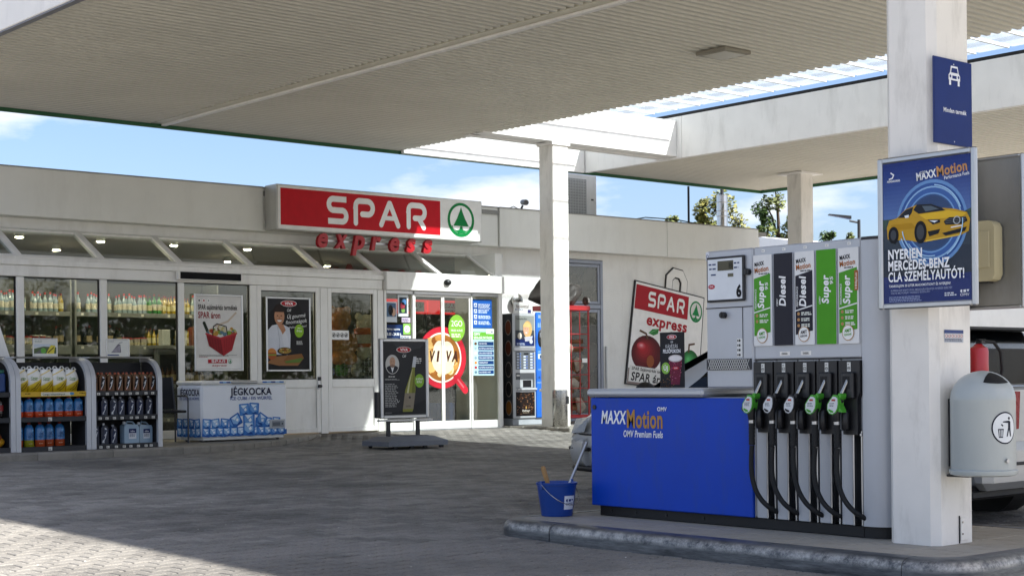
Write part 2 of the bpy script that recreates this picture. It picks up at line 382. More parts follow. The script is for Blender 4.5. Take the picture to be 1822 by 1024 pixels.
# ------------------------------------------------------------------ ground
def sst(t): t = max(0., min(1., t)); return t*t*(3-2*t)
def G(x, y):
    b = .019*max(0., min(y-7.5, 14.))
    t = sst((x-13.2)/1.0)*sst((y-18.3)/2.2)
    return b+(.285-b)*t
def ground_mat():
    m = bpy.data.materials.new('concrete_paving'); m.use_nodes = True; MATS['paving'] = m
    n, l = m.node_tree.nodes, m.node_tree.links; b = n['Principled BSDF']; b.inputs['Roughness'].default_value = .85
    g = n.new('ShaderNodeNewGeometry')
    r = n.new('ShaderNodeValToRGB'); r.color_ramp.elements[0].color = col('807c75')+(1,); r.color_ramp.elements[1].color = col('9e9990')+(1,)
    l.new(g.outputs['Random Per Island'], r.inputs['Fac'])
    def noise(scale, det, lo, hi, amt, rough=.6):
        z = n.new('ShaderNodeTexNoise'); z.inputs['Scale'].default_value = scale; z.inputs['Detail'].default_value = det; z.inputs['Roughness'].default_value = rough
        l.new(g.outputs['Position'], z.inputs['Vector']); q = n.new('ShaderNodeMapRange')
        q.inputs[1].default_value = lo; q.inputs[2].default_value = hi; q.inputs[3].default_value = 1-amt; q.inputs[4].default_value = 1
        l.new(z.outputs['Fac'], q.inputs[0]); return q.outputs[0]
    out = r.outputs['Color']
    for a in (noise(.5, 6, .36, .55, .42), noise(2.6, 6, .3, .5, .28), noise(90, 3, .3, .6, .35), noise(.17, 2, .38, .5, .2)):
        mm = n.new('ShaderNodeMix'); mm.data_type = 'RGBA'; mm.blend_type = 'MULTIPLY'; mm.inputs[0].default_value = 1
        l.new(out, mm.inputs[6]); l.new(a, mm.inputs[7]); out = mm.outputs[2]
    # pale specks of litter and grit
    z = n.new('ShaderNodeTexVoronoi'); z.inputs['Scale'].default_value = 6; l.new(g.outputs['Position'], z.inputs['Vector'])
    q = n.new('ShaderNodeMath'); q.operation = 'LESS_THAN'; q.inputs[1].default_value = .045; l.new(z.outputs['Distance'], q.inputs[0])
    mm = n.new('ShaderNodeMix'); mm.data_type = 'RGBA'; l.new(q.outputs[0], mm.inputs[0]); l.new(out, mm.inputs[6]); mm.inputs[7].default_value = col('c9c4b8')+(1,)
    l.new(mm.outputs[2], b.inputs['Base Color'])
    z = n.new('ShaderNodeTexNoise'); z.inputs['Scale'].default_value = 120; l.new(g.outputs['Position'], z.inputs['Vector'])
    bp = n.new('ShaderNodeBump'); bp.inputs['Strength'].default_value = .5; bp.inputs['Distance'].default_value = .01
    l.new(z.outputs['Fac'], bp.inputs['Height']); l.new(bp.outputs[0], b.inputs['Normal'])
    return m
def base_mat():
    m = bpy.data.materials.new('paving_far'); m.use_nodes = True
    n, l = m.node_tree.nodes, m.node_tree.links; b = n['Principled BSDF']; b.inputs['Roughness'].default_value = .9
    g = n.new('ShaderNodeNewGeometry'); br = n.new('ShaderNodeTexBrick'); br.inputs['Scale'].default_value = 1
    br.inputs['Brick Width'].default_value = .2; br.inputs['Row Height'].default_value = .14; br.inputs['Mortar Size'].default_value = .008
    br.inputs['Color1'].default_value = col('b4afa6')+(1,); br.inputs['Color2'].default_value = col('a8a195')+(1,); br.inputs['Mortar'].default_value = col('6a655c')+(1,)  # made paler than the pavers to bounce more sunlight under the canopy
    l.new(g.outputs['Position'], br.inputs['Vector'])
    z = n.new('ShaderNodeTexNoise'); z.inputs['Scale'].default_value = .5; z.inputs['Detail'].default_value = 7; l.new(g.outputs['Position'], z.inputs['Vector'])
    q = n.new('ShaderNodeMapRange'); q.inputs[1].default_value = .35; q.inputs[2].default_value = .6; q.inputs[3].default_value = .8; l.new(z.outputs['Fac'], q.inputs[0])
    mm = n.new('ShaderNodeMix'); mm.data_type = 'RGBA'; mm.blend_type = 'MULTIPLY'; mm.inputs[0].default_value = 1
    l.new(br.outputs['Color'], mm.inputs[6]); l.new(q.outputs[0], mm.inputs[7]); l.new(mm.outputs[2], b.inputs['Base Color'])
    return m
paving = ground_mat()
xs = [-400, -120, -40, -15, -5]+[i*.5 for i in range(0, 56)]+[30, 40, 60, 120, 500]
ys = [-400, -120, -40, -15, -5]+[i*.5 for i in range(0, 56)]+[30, 40, 60, 120, 500]
mb = MB(); mb.v = [(x, y, G(x, y)-(.03 if 1.4 < x < 17.4 and 3.2 < y < 20.4 else .012)) for x in xs for y in ys]; k = len(ys)
mb.f = [(i*k+j, (i+1)*k+j, (i+1)*k+j+1, i*k+j+1) for i in range(len(xs)-1) for j in range(k-1)]; mb.c = [None]*len(mb.f)
ground = tag(mb.build('ground', base_mat(), fix=False, origin=(0, 0, 0), smooth=60), kind='structure')

ISL = (7.22, 9.3, 4.72, 8.66)
def walk_front(x):                                   # front line of the shop pavement
    if x < 9.9: return 18.12
    if x < 13.9: t = (x-9.9)/4.0; return 18.12+2.6*t**1.7
    return 20.72
half = [(-.1, -.0825), (-.06, -.0825), (-.035, -.0575), (.035, -.0575), (.06, -.0825), (.1, -.0825)]
outl = half+[(-a, -b) for a, b in half]
def inset(poly, d):
    n = len(poly); o = []
    for i in range(n):
        p, a, b = Vector(poly[i]), Vector(poly[i-1]), Vector(poly[(i+1) % n])
        n1 = Vector((-(p-a).y, (p-a).x)).normalized(); n2 = Vector((-(b-p).y, (b-p).x)).normalized()
        w = (n1+n2); w = w/max(w.length_squared, .3)*2 if False else w.normalized()/max(.5, w.normalized().dot(n1))
        o.append(tuple(p+w*d))
    return o
rA, rB = inset(outl, .0045), inset(outl, .0105)
pv = [(a, b, -.022) for a, b in rA]+[(a, b, -.005) for a, b in rA]+[(a, b, 0) for a, b in rB]; nn = len(outl)
pf = [tuple(range(2*nn, 3*nn))]+[(i+r*nn, (i+1) % nn+r*nn, (i+1) % nn+(r+1)*nn, i+(r+1)*nn) for r in (0, 1) for i in range(nn)]
spots = []
for j in range(int((20.75-3)/.14)):
    for i in range(int((17.8-1.2)/.2)):
        x = 1.2+i*.2+(.1 if j % 2 else 0); y = 3+j*.14
        if ISL[0]+.1 < x < ISL[1]-.1 and ISL[2]+.1 < y < ISL[3]-.1: continue
        if y > walk_front(x)-.03 or (x > 17.6 and y > 18.9): continue
        spots.append((x, y))
def view(p):
    r = Vector(p)-Vector((0, 0, 1.15)); d = r.dot(Fw); return d, r.dot(Rt)/max(d, .01), r.z/max(d, .01)
def seen(x, y):
    d, a, b = view((x, y, 0)); return d > 1 and -.325 < a < .325 and b > -.131 and not (x > 9 and a > .03)
near = sorted([s for s in spots if seen(*s)], key=lambda s: view((s[0], s[1], 0))[0])[:300]; nearset = set(near)
me0 = None
for (x, y) in near:
    z = G(x, y)+random.uniform(-.0015, .0015)
    if me0 is None:
        m_ = MB(); m_.add(pv, pf); ob = m_.build('paver', paving, None, fix=False, origin=(0, 0, 0)); me0 = ob.data
    else: ob = bpy.data.objects.new('paver', me0); C.objects.link(ob)
    ob.parent = ground; ob.location = (x, y, z); ob.rotation_euler = (random.uniform(-.006, .006), .0+random.uniform(-.006, .006), random.uniform(-.012, .012))
mb = MB()
for s in spots:
    if s in nearset: continue
    x, y = s; z = G(x, y)+random.uniform(-.0015, .0015); tx, ty = random.uniform(-.004, .004), random.uniform(-.004, .004)
    mb.add([(x+a, y+b, z+c+a*tx+b*(ty+(G(x, y+.05)-G(x, y))/.05)) for a, b, c in pv], pf)
bedx = [1.1+i*.5 for i in range(34)]; bedy = [2.9+i*.5 for i in range(36)]; bm_ = MB(); bm_.v = [(x, y, G(x, y)-.018) for x in bedx for y in bedy]; kb = len(bedy)
bm_.f = [(i*kb+j, (i+1)*kb+j, (i+1)*kb+j+1, i*kb+j+1) for i in range(len(bedx)-1) for j in range(kb-1)]; bm_.c = [None]*len(bm_.f)
bm_.build('joint_sand', mat('joint_sand', '3a3630', .95, var=.2, scale=9), ground, fix=False, smooth=60)
tag(mb.build('paver_field', paving, ground, fix=False, origin=(0, 0, 0)), kind='stuff')

# shop pavement: slab and kerb stones
conc = mat('kerb_concrete', '8d887e', .9, var=.14, scale=6, bump=.4, bscale=50, dirt=.5, dcol='55514a')
conc_top = mat('pavement_concrete', '8a857b', .9, var=.12, scale=3, bump=.4, bscale=60, dirt=.4, dcol='5c5850')
pav = tag(bpy.data.objects.new('pavement', None), kind='structure'); C.objects.link(pav); ABS[pav.name] = (0, 0, 0)
xsl = [-6+i*.25 for i in range(0, 80)]; xsl = [x for x in xsl if x < 13.9]+[13.9]
poly = [(x, walk_front(x)+.12) for x in xsl]+[(13.9, 21.75), (-6, 21.75)]
MB().prism(poly, 'Z', .1, .29).build('slab', conc_top, pav)
x = 4.0
while x < 13.85:
    x2 = min(x+(1.0 if x < 9.5 else .45), 13.9)
    q = [(x+.004, walk_front(x)), (x2-.004, walk_front(x2)), (x2-.004, walk_front(x2)+.117), (x+.004, walk_front(x)+.117)]
    q2 = [(a, b+(.02 if i < 2 else 0)) for i, (a, b) in enumerate(q)]
    zt = .292
    vs = [(a, b, .1) for a, b in q]+[(a, b, zt-.02) for a, b in q]+[(a, b, zt) for a, b in q2]
    fs = [(8, 9, 10, 11)]+[(i+r*4, (i+1) % 4+r*4, (i+1) % 4+(r+1)*4, i+(r+1)*4) for r in (0, 1) for i in range(4)]
    MB().add(vs, fs).build('kerb_stone', conc, pav); x = x2
MB().prism([(17.85, 19.12), (27, 19.12), (27, 21.68), (17.85, 21.68)], 'Z', .1, .306).build('slab', conc_top, pav)
for i in range(9):
    MB().cbox(17.85+i*1.0+.004, 18.85+i*1.0-.004, 19.0, 19.117, .1, .31, .015).build('kerb_stone', conc, pav)
for i in range(9): MB().cbox(17.73, 17.847, 19.0+i*.3+.003, 19.3+i*.3-.003, .12, .308, .015).build('kerb_stone', conc, pav)

# pump island
isl = tag(bpy.data.objects.new('pump_island', None), kind='structure'); C.objects.link(isl); ABS[isl.name] = (0, 0, 0)
def kerb_metal():
    m = mat('worn_painted_kerb', '4a4b4d', .42, .25, var=.2)
    n, l = m.node_tree.nodes, m.node_tree.links; b = n['Principled BSDF']
    g = n.new('ShaderNodeNewGeometry'); mp = n.new('ShaderNodeMapping'); mp.inputs['Scale'].default_value = (2.5, 2.5, 20)
    l.new(g.outputs['Position'], mp.inputs[0]); z = n.new('ShaderNodeTexNoise'); z.inputs['Scale'].default_value = 1.3; z.inputs['Detail'].default_value = 8; z.inputs['Roughness'].default_value = .75
    l.new(mp.outputs[0], z.inputs['Vector']); r = n.new('ShaderNodeValToRGB')
    for e, (p, c) in zip(r.color_ramp.elements, ((.36, '303236'), (.68, '6d6f70'))): e.position = p; e.color = col(c)+(1,)
    l.new(z.outputs['Fac'], r.inputs['Fac'])
    # pale rubbed streak below the rounded edge, broken up by scuffing
    sx = n.new('ShaderNodeSeparateXYZ'); l.new(g.outputs['Position'], sx.inputs[0]); rz = n.new('ShaderNodeMapRange'); rz.inputs[1].default_value = 0; rz.inputs[2].default_value = .14; l.new(sx.outputs[2], rz.inputs[0])
    rb = n.new('ShaderNodeValToRGB'); rb.color_ramp.elements[0].position = .42; rb.color_ramp.elements[0].color = (0, 0, 0, 1); rb.color_ramp.elements[1].position = .90; rb.color_ramp.elements[1].color = (0, 0, 0, 1)
    e = rb.color_ramp.elements.new(.62); e.color = (1, 1, 1, 1); e = rb.color_ramp.elements.new(.78); e.color = (.9, .9, .9, 1); l.new(rz.outputs[0], rb.inputs[0])
    z2 = n.new('ShaderNodeTexNoise'); z2.inputs['Scale'].default_value = 9; z2.inputs['Detail'].default_value = 9; z2.inputs['Roughness'].default_value = .8; l.new(g.outputs['Position'], z2.inputs['Vector'])
    q2 = n.new('ShaderNodeMapRange'); q2.inputs[1].default_value = .4; q2.inputs[2].default_value = .62; l.new(z2.outputs['Fac'], q2.inputs[0])
    mu = n.new('ShaderNodeMath'); mu.operation = 'MULTIPLY'; l.new(rb.outputs[0], mu.inputs[0]); l.new(q2.outputs[0], mu.inputs[1])
    mm = n.new('ShaderNodeMix'); mm.data_type = 'RGBA'; l.new(mu.outputs[0], mm.inputs[0]); l.new(r.outputs['Color'], mm.inputs[6]); mm.inputs[7].default_value = col('bdbab2')+(1,)
    l.new(mm.outputs[2], b.inputs['Base Color']); return m
kerb_m = kerb_metal()
x0, x1, y0, y1 = ISL; rad = .34
ring = []
for cx_, cy_, a0 in ((x0+rad, y0+rad, 180), (x1-rad, y0+rad, 270), (x1-rad, y1-rad, 0), (x0+rad, y1-rad, 90)):
    for i in range(9):
        a = math.radians(a0+i*90/8); ring.append((cx_+rad*math.cos(a), cy_+rad*math.sin(a), math.cos(a), math.sin(a)))
dense = []
for i in range(len(ring)):
    p, q = ring[i], ring[(i+1) % len(ring)]; L = math.hypot(q[0]-p[0], q[1]-p[1]); kk = max(1, int(L/.35))
    for j in range(kk):
        t = j/kk; dense.append(tuple(p[m]+(q[m]-p[m])*t for m in range(4)))
prof = [(0, -.03), (0, .075), (-.008, .098), (-.025, .117), (-.05, .128), (-.08, .132), (-.15, .132), (-.15, .02)]
nd = len(dense); cuts = [0, 7, 15, 24, 33, 41, 50, nd]
cuts = sorted(set(min(c, nd) for c in cuts))
for a, b in zip(cuts[:-1], cuts[1:]):
    vs = []; fs = []; ids = list(range(a, b+1)); m = len(prof)
    for q, i in enumerate(ids):
        p = dense[i % nd]; nx = dense[(i+1) % nd]; pr = dense[(i-1) % nd]; sh = (0, 0)
        if q == 0: sh = ((nx[0]-p[0])*.012, (nx[1]-p[1])*.012)
        if q == len(ids)-1: sh = ((pr[0]-p[0])*.012, (pr[1]-p[1])*.012)
        nl = math.hypot(p[2], p[3])
        vs += [(p[0]+p[2]/nl*o+sh[0], p[1]+p[3]/nl*o+sh[1], z) for o, z in prof]
    k = len(ids)
    fs = [(i*m+j, (i+1)*m+j, (i+1)*m+j+1, i*m+j+1) for i in range(k-1) for j in range(m-1)]+[tuple(range(m)), tuple(range((k-1)*m, k*m))]
    MB().add(vs, fs).build('kerb_stone', kerb_m, isl, smooth=40)
isl_m = mat('island_concrete_tile', '9d978b', .85, var=.1, scale=5, bump=.35, bscale=70, dirt=.6, dcol='66604f', dscale=2)
MB().box(x0+.14, x1-.14, y0+.14, y1-.14, .0, .118).build('bed', dark_metal, isl)
ny, nx_ = 9, 5; ax, ay = (x1-x0-.31)/nx_, (y1-y0-.31)/ny
for i in range(nx_):
    for j in range(ny):
        xa, ya = x0+.155+i*ax, y0+.155+j*ay; dz = random.uniform(-.001, .001)
        MB().cbox(xa+.003, xa+ax-.003, ya+.003, ya+ay-.003, .09, .131+dz, .004).build('tile', isl_m, isl)

# ------------------------------------------------------------------ canopy
can = thing('station_canopy', 'large flat filling station canopy with ribbed beige soffit, white beams and glazed strip', 'canopy', (12, 22.3, 5.2))
YA, YB = 0.0, 22.3; PER = .14
def soffit(xa, xb, z=5.25):
    m = MB(); pr = [(0, 0), (.055, 0), (.07, .034), (.125, .034), (.14, 0)]; pts = []
    y = YA
    while y < YB-.01:
        pts += [(y+a, z+b) for a, b in pr[:-1] if y+a < YB]; y += PER
    pts.append((YB, z)); n = len(pts)
    m.add([(xa, a, b) for a, b in pts]+[(xb, a, b) for a, b in pts], [(i, i+1, n+i+1, n+i) for i in range(n-1)])
    return m.build('soffit_sheet', ceil_m, can, fix=False)
soffit(7.32, 11.76); soffit(12.02, 16.72); soffit(21.3, 26.66)
MB().box(11.74, 12.02, YA, YB, 5.288, 5.32).cbox(11.80, 12.0, YA, YB-.01, 5.255, 5.286, .004).build('soffit_trim', trim_m, can)
MB().cbox(11.95, 12.03, YA, YB-.02, 5.222, 5.254, .004).build('soffit_trim', beam_m, can)
MB().box(7.32, 16.70, YA, YB, 5.42, 5.99).build('roof_deck', roof_m, can)
MB().box(21.34, 26.6, YA, YB, 5.42, 5.99).build('roof_deck', roof_m, can)
for i in range(5):                                   # side fascia over the forecourt, in panels
    ya = YA+i*4.9; MB().cbox(7.22, 7.315, ya+.004, min(ya+4.9, YB)-.004, 5.2, 6.05, .008).build('fascia_panel', beam_m, can)
MB().box(7.23, 7.31, YA, YB, 5.18, 5.197).build('edge_trim', mat('grey_edge_trim', '77777c', .5), can)
# side beam of the glazed strip, in panels
for i in range(5):
    ya = YA+i*4.9; MB().cbox(21.2, 21.3, ya+.003, min(ya+4.9, YB-.1)-.003, 5.2, 5.98, .006).build('beam_panel', beam_m, can)
MB().cbox(16.72, 21.198, YB-.1, YB-.01, 5.2, 5.98, .006).build('beam_panel', beam_m, can)
MB().cbox(16.5, 21.197, 19.72, 19.86, 5.235, 5.9, .006).build('cross_beam', beam_m, can)
MB().cbox(16.5, 21.197, 19.86+.24, 20.24, 5.235, 5.9, .006).build('cross_beam', beam_m, can)
MB().box(16.5, 21.19, 19.87, 20.09, 5.25, 5.28).build('cross_beam_soffit', beam_m, can)
MB().box(21.22, 21.29, YA, YB-.12, 5.983, 6.04).build('glazing_gap_strip', rubber, can)  # black strip along the dark gap between beam top and glass
y = 20.9-.575*48
k = 0
while y < YB-.2:
    if y > YA:
        MB().cbox(16.66, 21.24, y-.016, y+.016, 6.105, 6.13, .005).build('skylight_rib', beam_m, can)
        MB().box(16.68, 21.3, y+.028, min(y+.547, YB-.03), 6.133, 6.141).build('skylight_pane', sky_glass, can)
    y += .575
MB().box(16.64, 16.72, YA, YB, 5.99, 6.135).build('skylight_kerb', beam_m, can)
for xa, xb in ((7.2, 16.7), (16.7, 21.2), (21.2, 26.75)):
    MB().cbox(xa+.003, xb-.003, YB+.0, YB+.05, 5.19, 5.255, .004).build('edge_trim', green_m, can)
    MB().cbox(xa+.003, xb-.003, YB+.01, YB+.045, 5.256, 6.02, .004).build('fascia_panel', beam_m, can)
MB().cbox(26.68, 26.74, YA, YB-.003, 5.19, 5.255, .004).build('edge_trim', green_m, can)
MB().cbox(26.67, 26.72, YA, YB-.003, 5.256, 6.02, .004).build('fascia_panel', beam_m, can)
ld = MB().cbox(14.6, 15.1, 12.75, 13.25, 5.2, 5.249, .01).build('downlight', mat('lamp_housing', '8b8678', .5), can)
MB().box(14.65, 15.05, 12.8, 13.2, 5.194, 5.199).build('lens', mat('lamp_lens_unlit', 'a09a86', .3), ld)
for (cx_, cy_) in ((10, 4.5), (14.9, 4.5), (24, 6)):
    MB().cbox(cx_-.25, cx_+.25, cy_-.25, cy_+.25, 5.2, 5.249, .01).build('downlight', MATS['lamp_housing'], can)

# columns
def column(xa, xb, ya, yb, z0, label, ch=.03, top=5.245):
    t = thing('canopy_column', label, 'column', ((xa+xb)/2, (ya+yb)/2, z0), group='columns carrying the canopy')
    q = [(xa+ch, ya), (xb-ch, ya), (xb, ya+ch), (xb, yb-ch), (xb-ch, yb), (xa+ch, yb), (xa, yb-ch), (xa, ya+ch)]
    MB().prism(q, 'Z', z0, top).build('shaft', col_m, t)
    return t
c1 = column(7.85, 8.26, 5.25, 5.6, .132, 'near white column on the pump island with framed poster and litter bin', .045)
MB().box(8.075, 8.08, 5.243, 5.249, .135, .30).build('cover_seam', dark_metal, c1)
MB().cbox(8.085, 8.16, 5.240, 5.249, .15, .29, .002).build('cover_plate', col_m, c1)
for z in (.19, .26): MB().cyl((8.1, 5.236, z), (8.1, 5.241, z), .006, n=8).build('rivet', steel, c1)
c2 = column(18.08, 18.45, 19.74, 20.1, .306, 'white column beside the coffee vending machine and steel bin', .012, 5.23)
MB().cbox(18.05, 18.48, 19.715, 20.13, 5.18, 5.232, .004).build('head_plate', beam_m, c2)
c3 = column(24.87, 25.26, 19.74, 20.1, .306, 'far white column partly hidden behind the fuel dispenser', .012, 5.25)
MB().cbox(24.72, 25.41, 19.6, 20.24, 5.215, 5.248, .004).build('head_plate', beam_m, c3)
# ------------------------------------------------------------------ shop building
shop = thing('shop_building', 'low cream shop building with glazed front, sloping panes and grey side window', 'building', (14, 21.7, .29))
YG, YW, YF = 20.8, 21.7, 21.4
grey_alu = mat('grey_blue_window_alu', '8b909a', .4, .3, var=.05)
# solid walls
MB().box(17.86, 19.95, YW, YW+.3, .25, 4.1).build('wall', white_wall, shop)
MB().box(21.17, 25.9, YW, YW+.3, .25, 4.1).build('wall', white_wall, shop)
MB().box(19.951, 21.169, YW, YW+.3, 3.43, 4.1).build('wall', white_wall, shop)
MB().box(2, 17.859, YW, YW+.3, 3.36, 4.1).build('wall', white_wall, shop)
MB().box(25.6, 25.9, YW+.301, 34, .2, 4.1).build('wall', white_wall, shop)
MB().box(17.70, 17.858, YG+.06, YW+.3, .29, 3.35).build('wall', white_wall, shop)
inner = mat('shop_inner_wall', '5d5a52', .9, var=.1)
MB().box(2, 25.6, 30, 30.2, .29, 3.5).build('wall', inner, shop)
MB().box(2, 2.2, YG+.1, 30, .29, 3.5).build('wall', inner, shop)
MB().box(2.2, 25.6, YG+.07, 30, .262, .286).build('floor', mat('shop_floor_tile', '7b776e', .35, var=.1), shop)
MB().box(2.2, 25.6, YW+.3, 30, 3.40, 3.46).build('ceiling', mat('shop_ceiling_board', '9c968a', .8, var=.05), shop)
MB().box(2, 25.8, YF+.02, 34, 4.12, 4.2).build('roof', roof_m, shop)
for xa, xb, o in ((2, 5.6, 0), (5.6, 13.28, 0), (13.29, 18.27, .035), (18.28, 22.7, 0), (22.7, 25.52, 0)):
    p = MB().cbox(xa+.004, xb-.004, YF+o, YW-.003, 3.55, 4.25, .006).build('fascia_panel', fascia_m, shop)
    MB().box(xa+.002, xb-.002, YF+o-.012, YW, 4.251, 4.265).build('coping', roof_m, p)
# grey window-door in the side wall
def frame_rect(mbx, xa, xb, za, zb, w, ya, yb, ch=.004):
    mbx.cbox(xa, xa+w, ya, yb, za, zb, ch).cbox(xb-w, xb, ya, yb, za, zb, ch)
    mbx.cbox(xa+w+.0005, xb-w-.0005, ya, yb, za, za+w, ch).cbox(xa+w+.0005, xb-w-.0005, ya, yb, zb-w, zb, ch); return mbx
win = frame_rect(MB(), 19.96, 21.16, .31, 3.42, .07, YW-.02, YW+.06).cbox(20.031, 21.089, YW-.018, YW+.058, 2.48, 2.56, .004).build('window', grey_alu, shop)
frame_rect(MB(), 20.04, 21.08, 2.57, 3.34, .055, YW-.01, YW+.05).build('sash', grey_alu, win)
frame_rect(MB(), 20.04, 21.08, .39, 2.47, .065, YW-.01, YW+.05).build('sash', grey_alu, win)
MB().box(20.09, 21.03, YW+.01, YW+.016, 2.62, 3.29).build('pane', glass('frosted_pane', '9aa39b', .06, .22), win)
MB().box(20.1, 21.02, YW+.01, YW+.016, .45, 2.41).build('pane', MATS['frosted_pane'], win)
MB().cyl((21.2, YW-.05, .9), (21.2, YW-.05, 1.75), .02, n=8).build('drain_pipe', alu, shop)
MB().cbox(18.42, 18.5, YW-.12, YW, 3.36, 3.42, .01).cyl((18.43, YW-.1, 3.28), (18.43, YW-.1, 3.36), .02).build('wall_bracket', alu, shop)

# glazed front: posts, rails, panes
posts = [(6.38, 6.49), (7.63, 7.74), (8.88, 8.99), (10.13, 10.24), (11.39, 11.49), (12.63, 12.75), (13.93, 14.07), (15.06, 15.18)]
for a, b in posts: MB().cbox(a, b, YG-.04, YG+.06, .29, 2.63, .006).build('post', white_paint, shop)
MB().cbox(2.2, 15.16, YG-.05, YG+.07, 2.635, 2.79, .008).build('head_rail', white_paint, shop)
MB().cbox(2.2, 15.18, YG-.07, YG+.08, 2.793, 2.87, .008).build('gutter_rail', white_paint, shop)
MB().cbox(2.2, 12.63, YG-.035, YG+.055, .292, .42, .006).build('sill_rail', white_paint, shop)
xw = [2.2]+[p for ab in posts[:6] for p in ab]
for i in range(1, 6):
    a, b = posts[i-1][1], posts[i][0]; p = MB().box(a, b, YG+.005, YG+.013, .42, 2.634).build('window_pane', glass_m, shop)
    frame_rect(MB(), a, b, .42, 2.634, .014, YG-.012, YG+.03, .002).build('gasket', rubber, p)
MB().box(2.2, 6.38, YG+.005, YG+.013, .42, 2.634).build('window_pane', glass_m, shop)
def leaf(name, xa, xb, handle):
    d = frame_rect(MB(), xa, xb, .31, 2.632, .075, YG-.035, YG+.05).cbox(xa+.0755, xb-.0755, YG-.033, YG+.048, 1.03, 1.16, .005).build(name, white_paint, shop)
    frame_rect(MB(), xa+.074, xb-.074, 1.161, 2.558, .012, YG-.01, YG+.02, .002).build('gasket', rubber, d)
    MB().box(xa+.07, xb-.07, YG+.0, YG+.008, 1.155, 2.56).build('pane', glass_m, d)
    MB().cbox(xa+.07, xb-.07, YG-.012, YG+.02, .38, 1.035, .008).build('lower_panel', white_paint, d)
    if handle:
        MB().cbox(xb-.06, xb-.02, YG-.05, YG-.034, 1.0, 1.2, .004).build('lock_plate', alu, d)
        MB().cyl((xb-.04, YG-.05, 1.05), (xb-.04, YG-.10, 1.05), .028, n=12).build('door_knob', black_plastic, d)
        MB().cbox(xb-.065, xb-.015, YG-.075, YG-.05, 1.14, 1.2, .004).build('latch', black_plastic, d)
leaf('side_door', 12.755, 13.925, True); leaf('fixed_light', 14.075, 15.055, False)
# sloping panes
sl = [(2.2, None), (3.9, 0), (5.15, 0), (6.43, 0), (7.68, 0), (8.93, 0), (10.18, 0), (11.44, 0), (12.69, 0), (14.0, 0), (15.12, 0), (16.42, 0), (17.68, 0)]
ZB, ZT, YT = 2.875, 3.36, 21.68
def slope_pt(x, t, off): return (x, YG-.02+(YT-YG)*t-off*.48, ZB+(ZT-ZB)*t+off*.88)
def slope_bar(xa, xb, t0, t1, h0, h1, skew=0.):
    vs = [slope_pt(x+skew*t, t, h) for t in (t0, t1) for x in (xa, xb) for h in (h0, h1)]
    return MB().add(vs, [(0, 1, 3, 2), (4, 6, 7, 5), (0, 4, 5, 1), (2, 3, 7, 6), (0, 2, 6, 4), (1, 5, 7, 3)])
for i, (x, _) in enumerate(sl):
    slope_bar(x-.05, x+.05, 0, 1, -.02, .05).build('sloping_bar', white_paint, shop)
    if i+1 < len(sl):
        xb = sl[i+1][0]
        slope_bar(x+.05, xb-.05, .03, .97, .012, .02).build('sloping_pane', glass('sloping_glass', refl=.13, dust=.02), shop)
        slope_bar(x+.052, xb-.052, .0, .07, -.01, .045).build('sloping_rail', white_paint, shop)
        slope_bar(x+.052, xb-.052, .94, 1.0, -.01, .045).build('sloping_rail', white_paint, shop)
m_ = MB(); m_.add([slope_pt(17.73, .05, .015), slope_pt(17.78, .05, .015), slope_pt(18.12, .95, .015), slope_pt(17.73, .95, .015)], [(0, 1, 2, 3)]); m_.build('sloping_pane', glass_m, shop)
slope_bar(17.735, 17.8, 0, 1, -.02, .05, .42).build('sloping_bar', white_paint, shop)
slope_bar(17.73, 18.2, .94, 1.0, -.01, .045).build('sloping_rail', white_paint, shop)
MB().box(2.2, 18.2, YT-.03, YW+.0, 3.362, 3.40).build('flashing', white_paint, shop)
for x in (8.2, 9.3, 12.4, 13.2): MB().cbox(x, x+.12, YT-.07, YT-.031, 3.36, 3.39, .004).build('flashing_clip', alu, shop)
# entrance with sliding doors
ent = MB().cbox(15.185, 17.76, YG-.13, YG+.1, 2.635, 2.935, .008).build('entrance_header', white_paint, shop)
m_ = MB(); m_.ell((16.46, YG-.14, 2.79), (.075, .06, .055)); m_.build('motion_sensor', black_plastic, ent, smooth=50)
for a, b in ((15.19, 15.235), (15.78, 15.82), (17.045, 17.085), (17.68, 17.76)):
    MB().cbox(a, b, YG-.05, YG+.05, .29, 2.634, .005).build('post', white_paint, shop)
MB().cbox(15.237, 17.678, YG-.05, YG+.05, 2.575, 2.633, .004).build('track_rail', alu, shop)
for a, b in ((15.24, 15.778), (17.087, 17.678)):
    p = MB().box(a, b, YG, YG+.008, .42, 2.574).build('window_pane', glass_m, shop)
    MB().cbox(a, b, YG-.03, YG+.03, .292, .42, .005).build('bottom_rail', white_paint, p)
for a, b in ((15.822, 16.435), (16.442, 17.043)):
    d = frame_rect(MB(), a, b, .30, 2.57, .03, YG-.035, YG+.0, .003).build('sliding_door', white_paint, shop)
    MB().cbox(a+.031, b-.031, YG-.034, YG-.001, .331, .43, .003).build('bottom_rail', white_paint, d)
    MB().box(a+.028, b-.028, YG-.02, YG-.013, .43, 2.545).build('pane', glass_m, d)
MB().cbox(15.2, 17.75, YG-.12, YG+.05, .27, .295, .004).build('threshold', alu, shop)

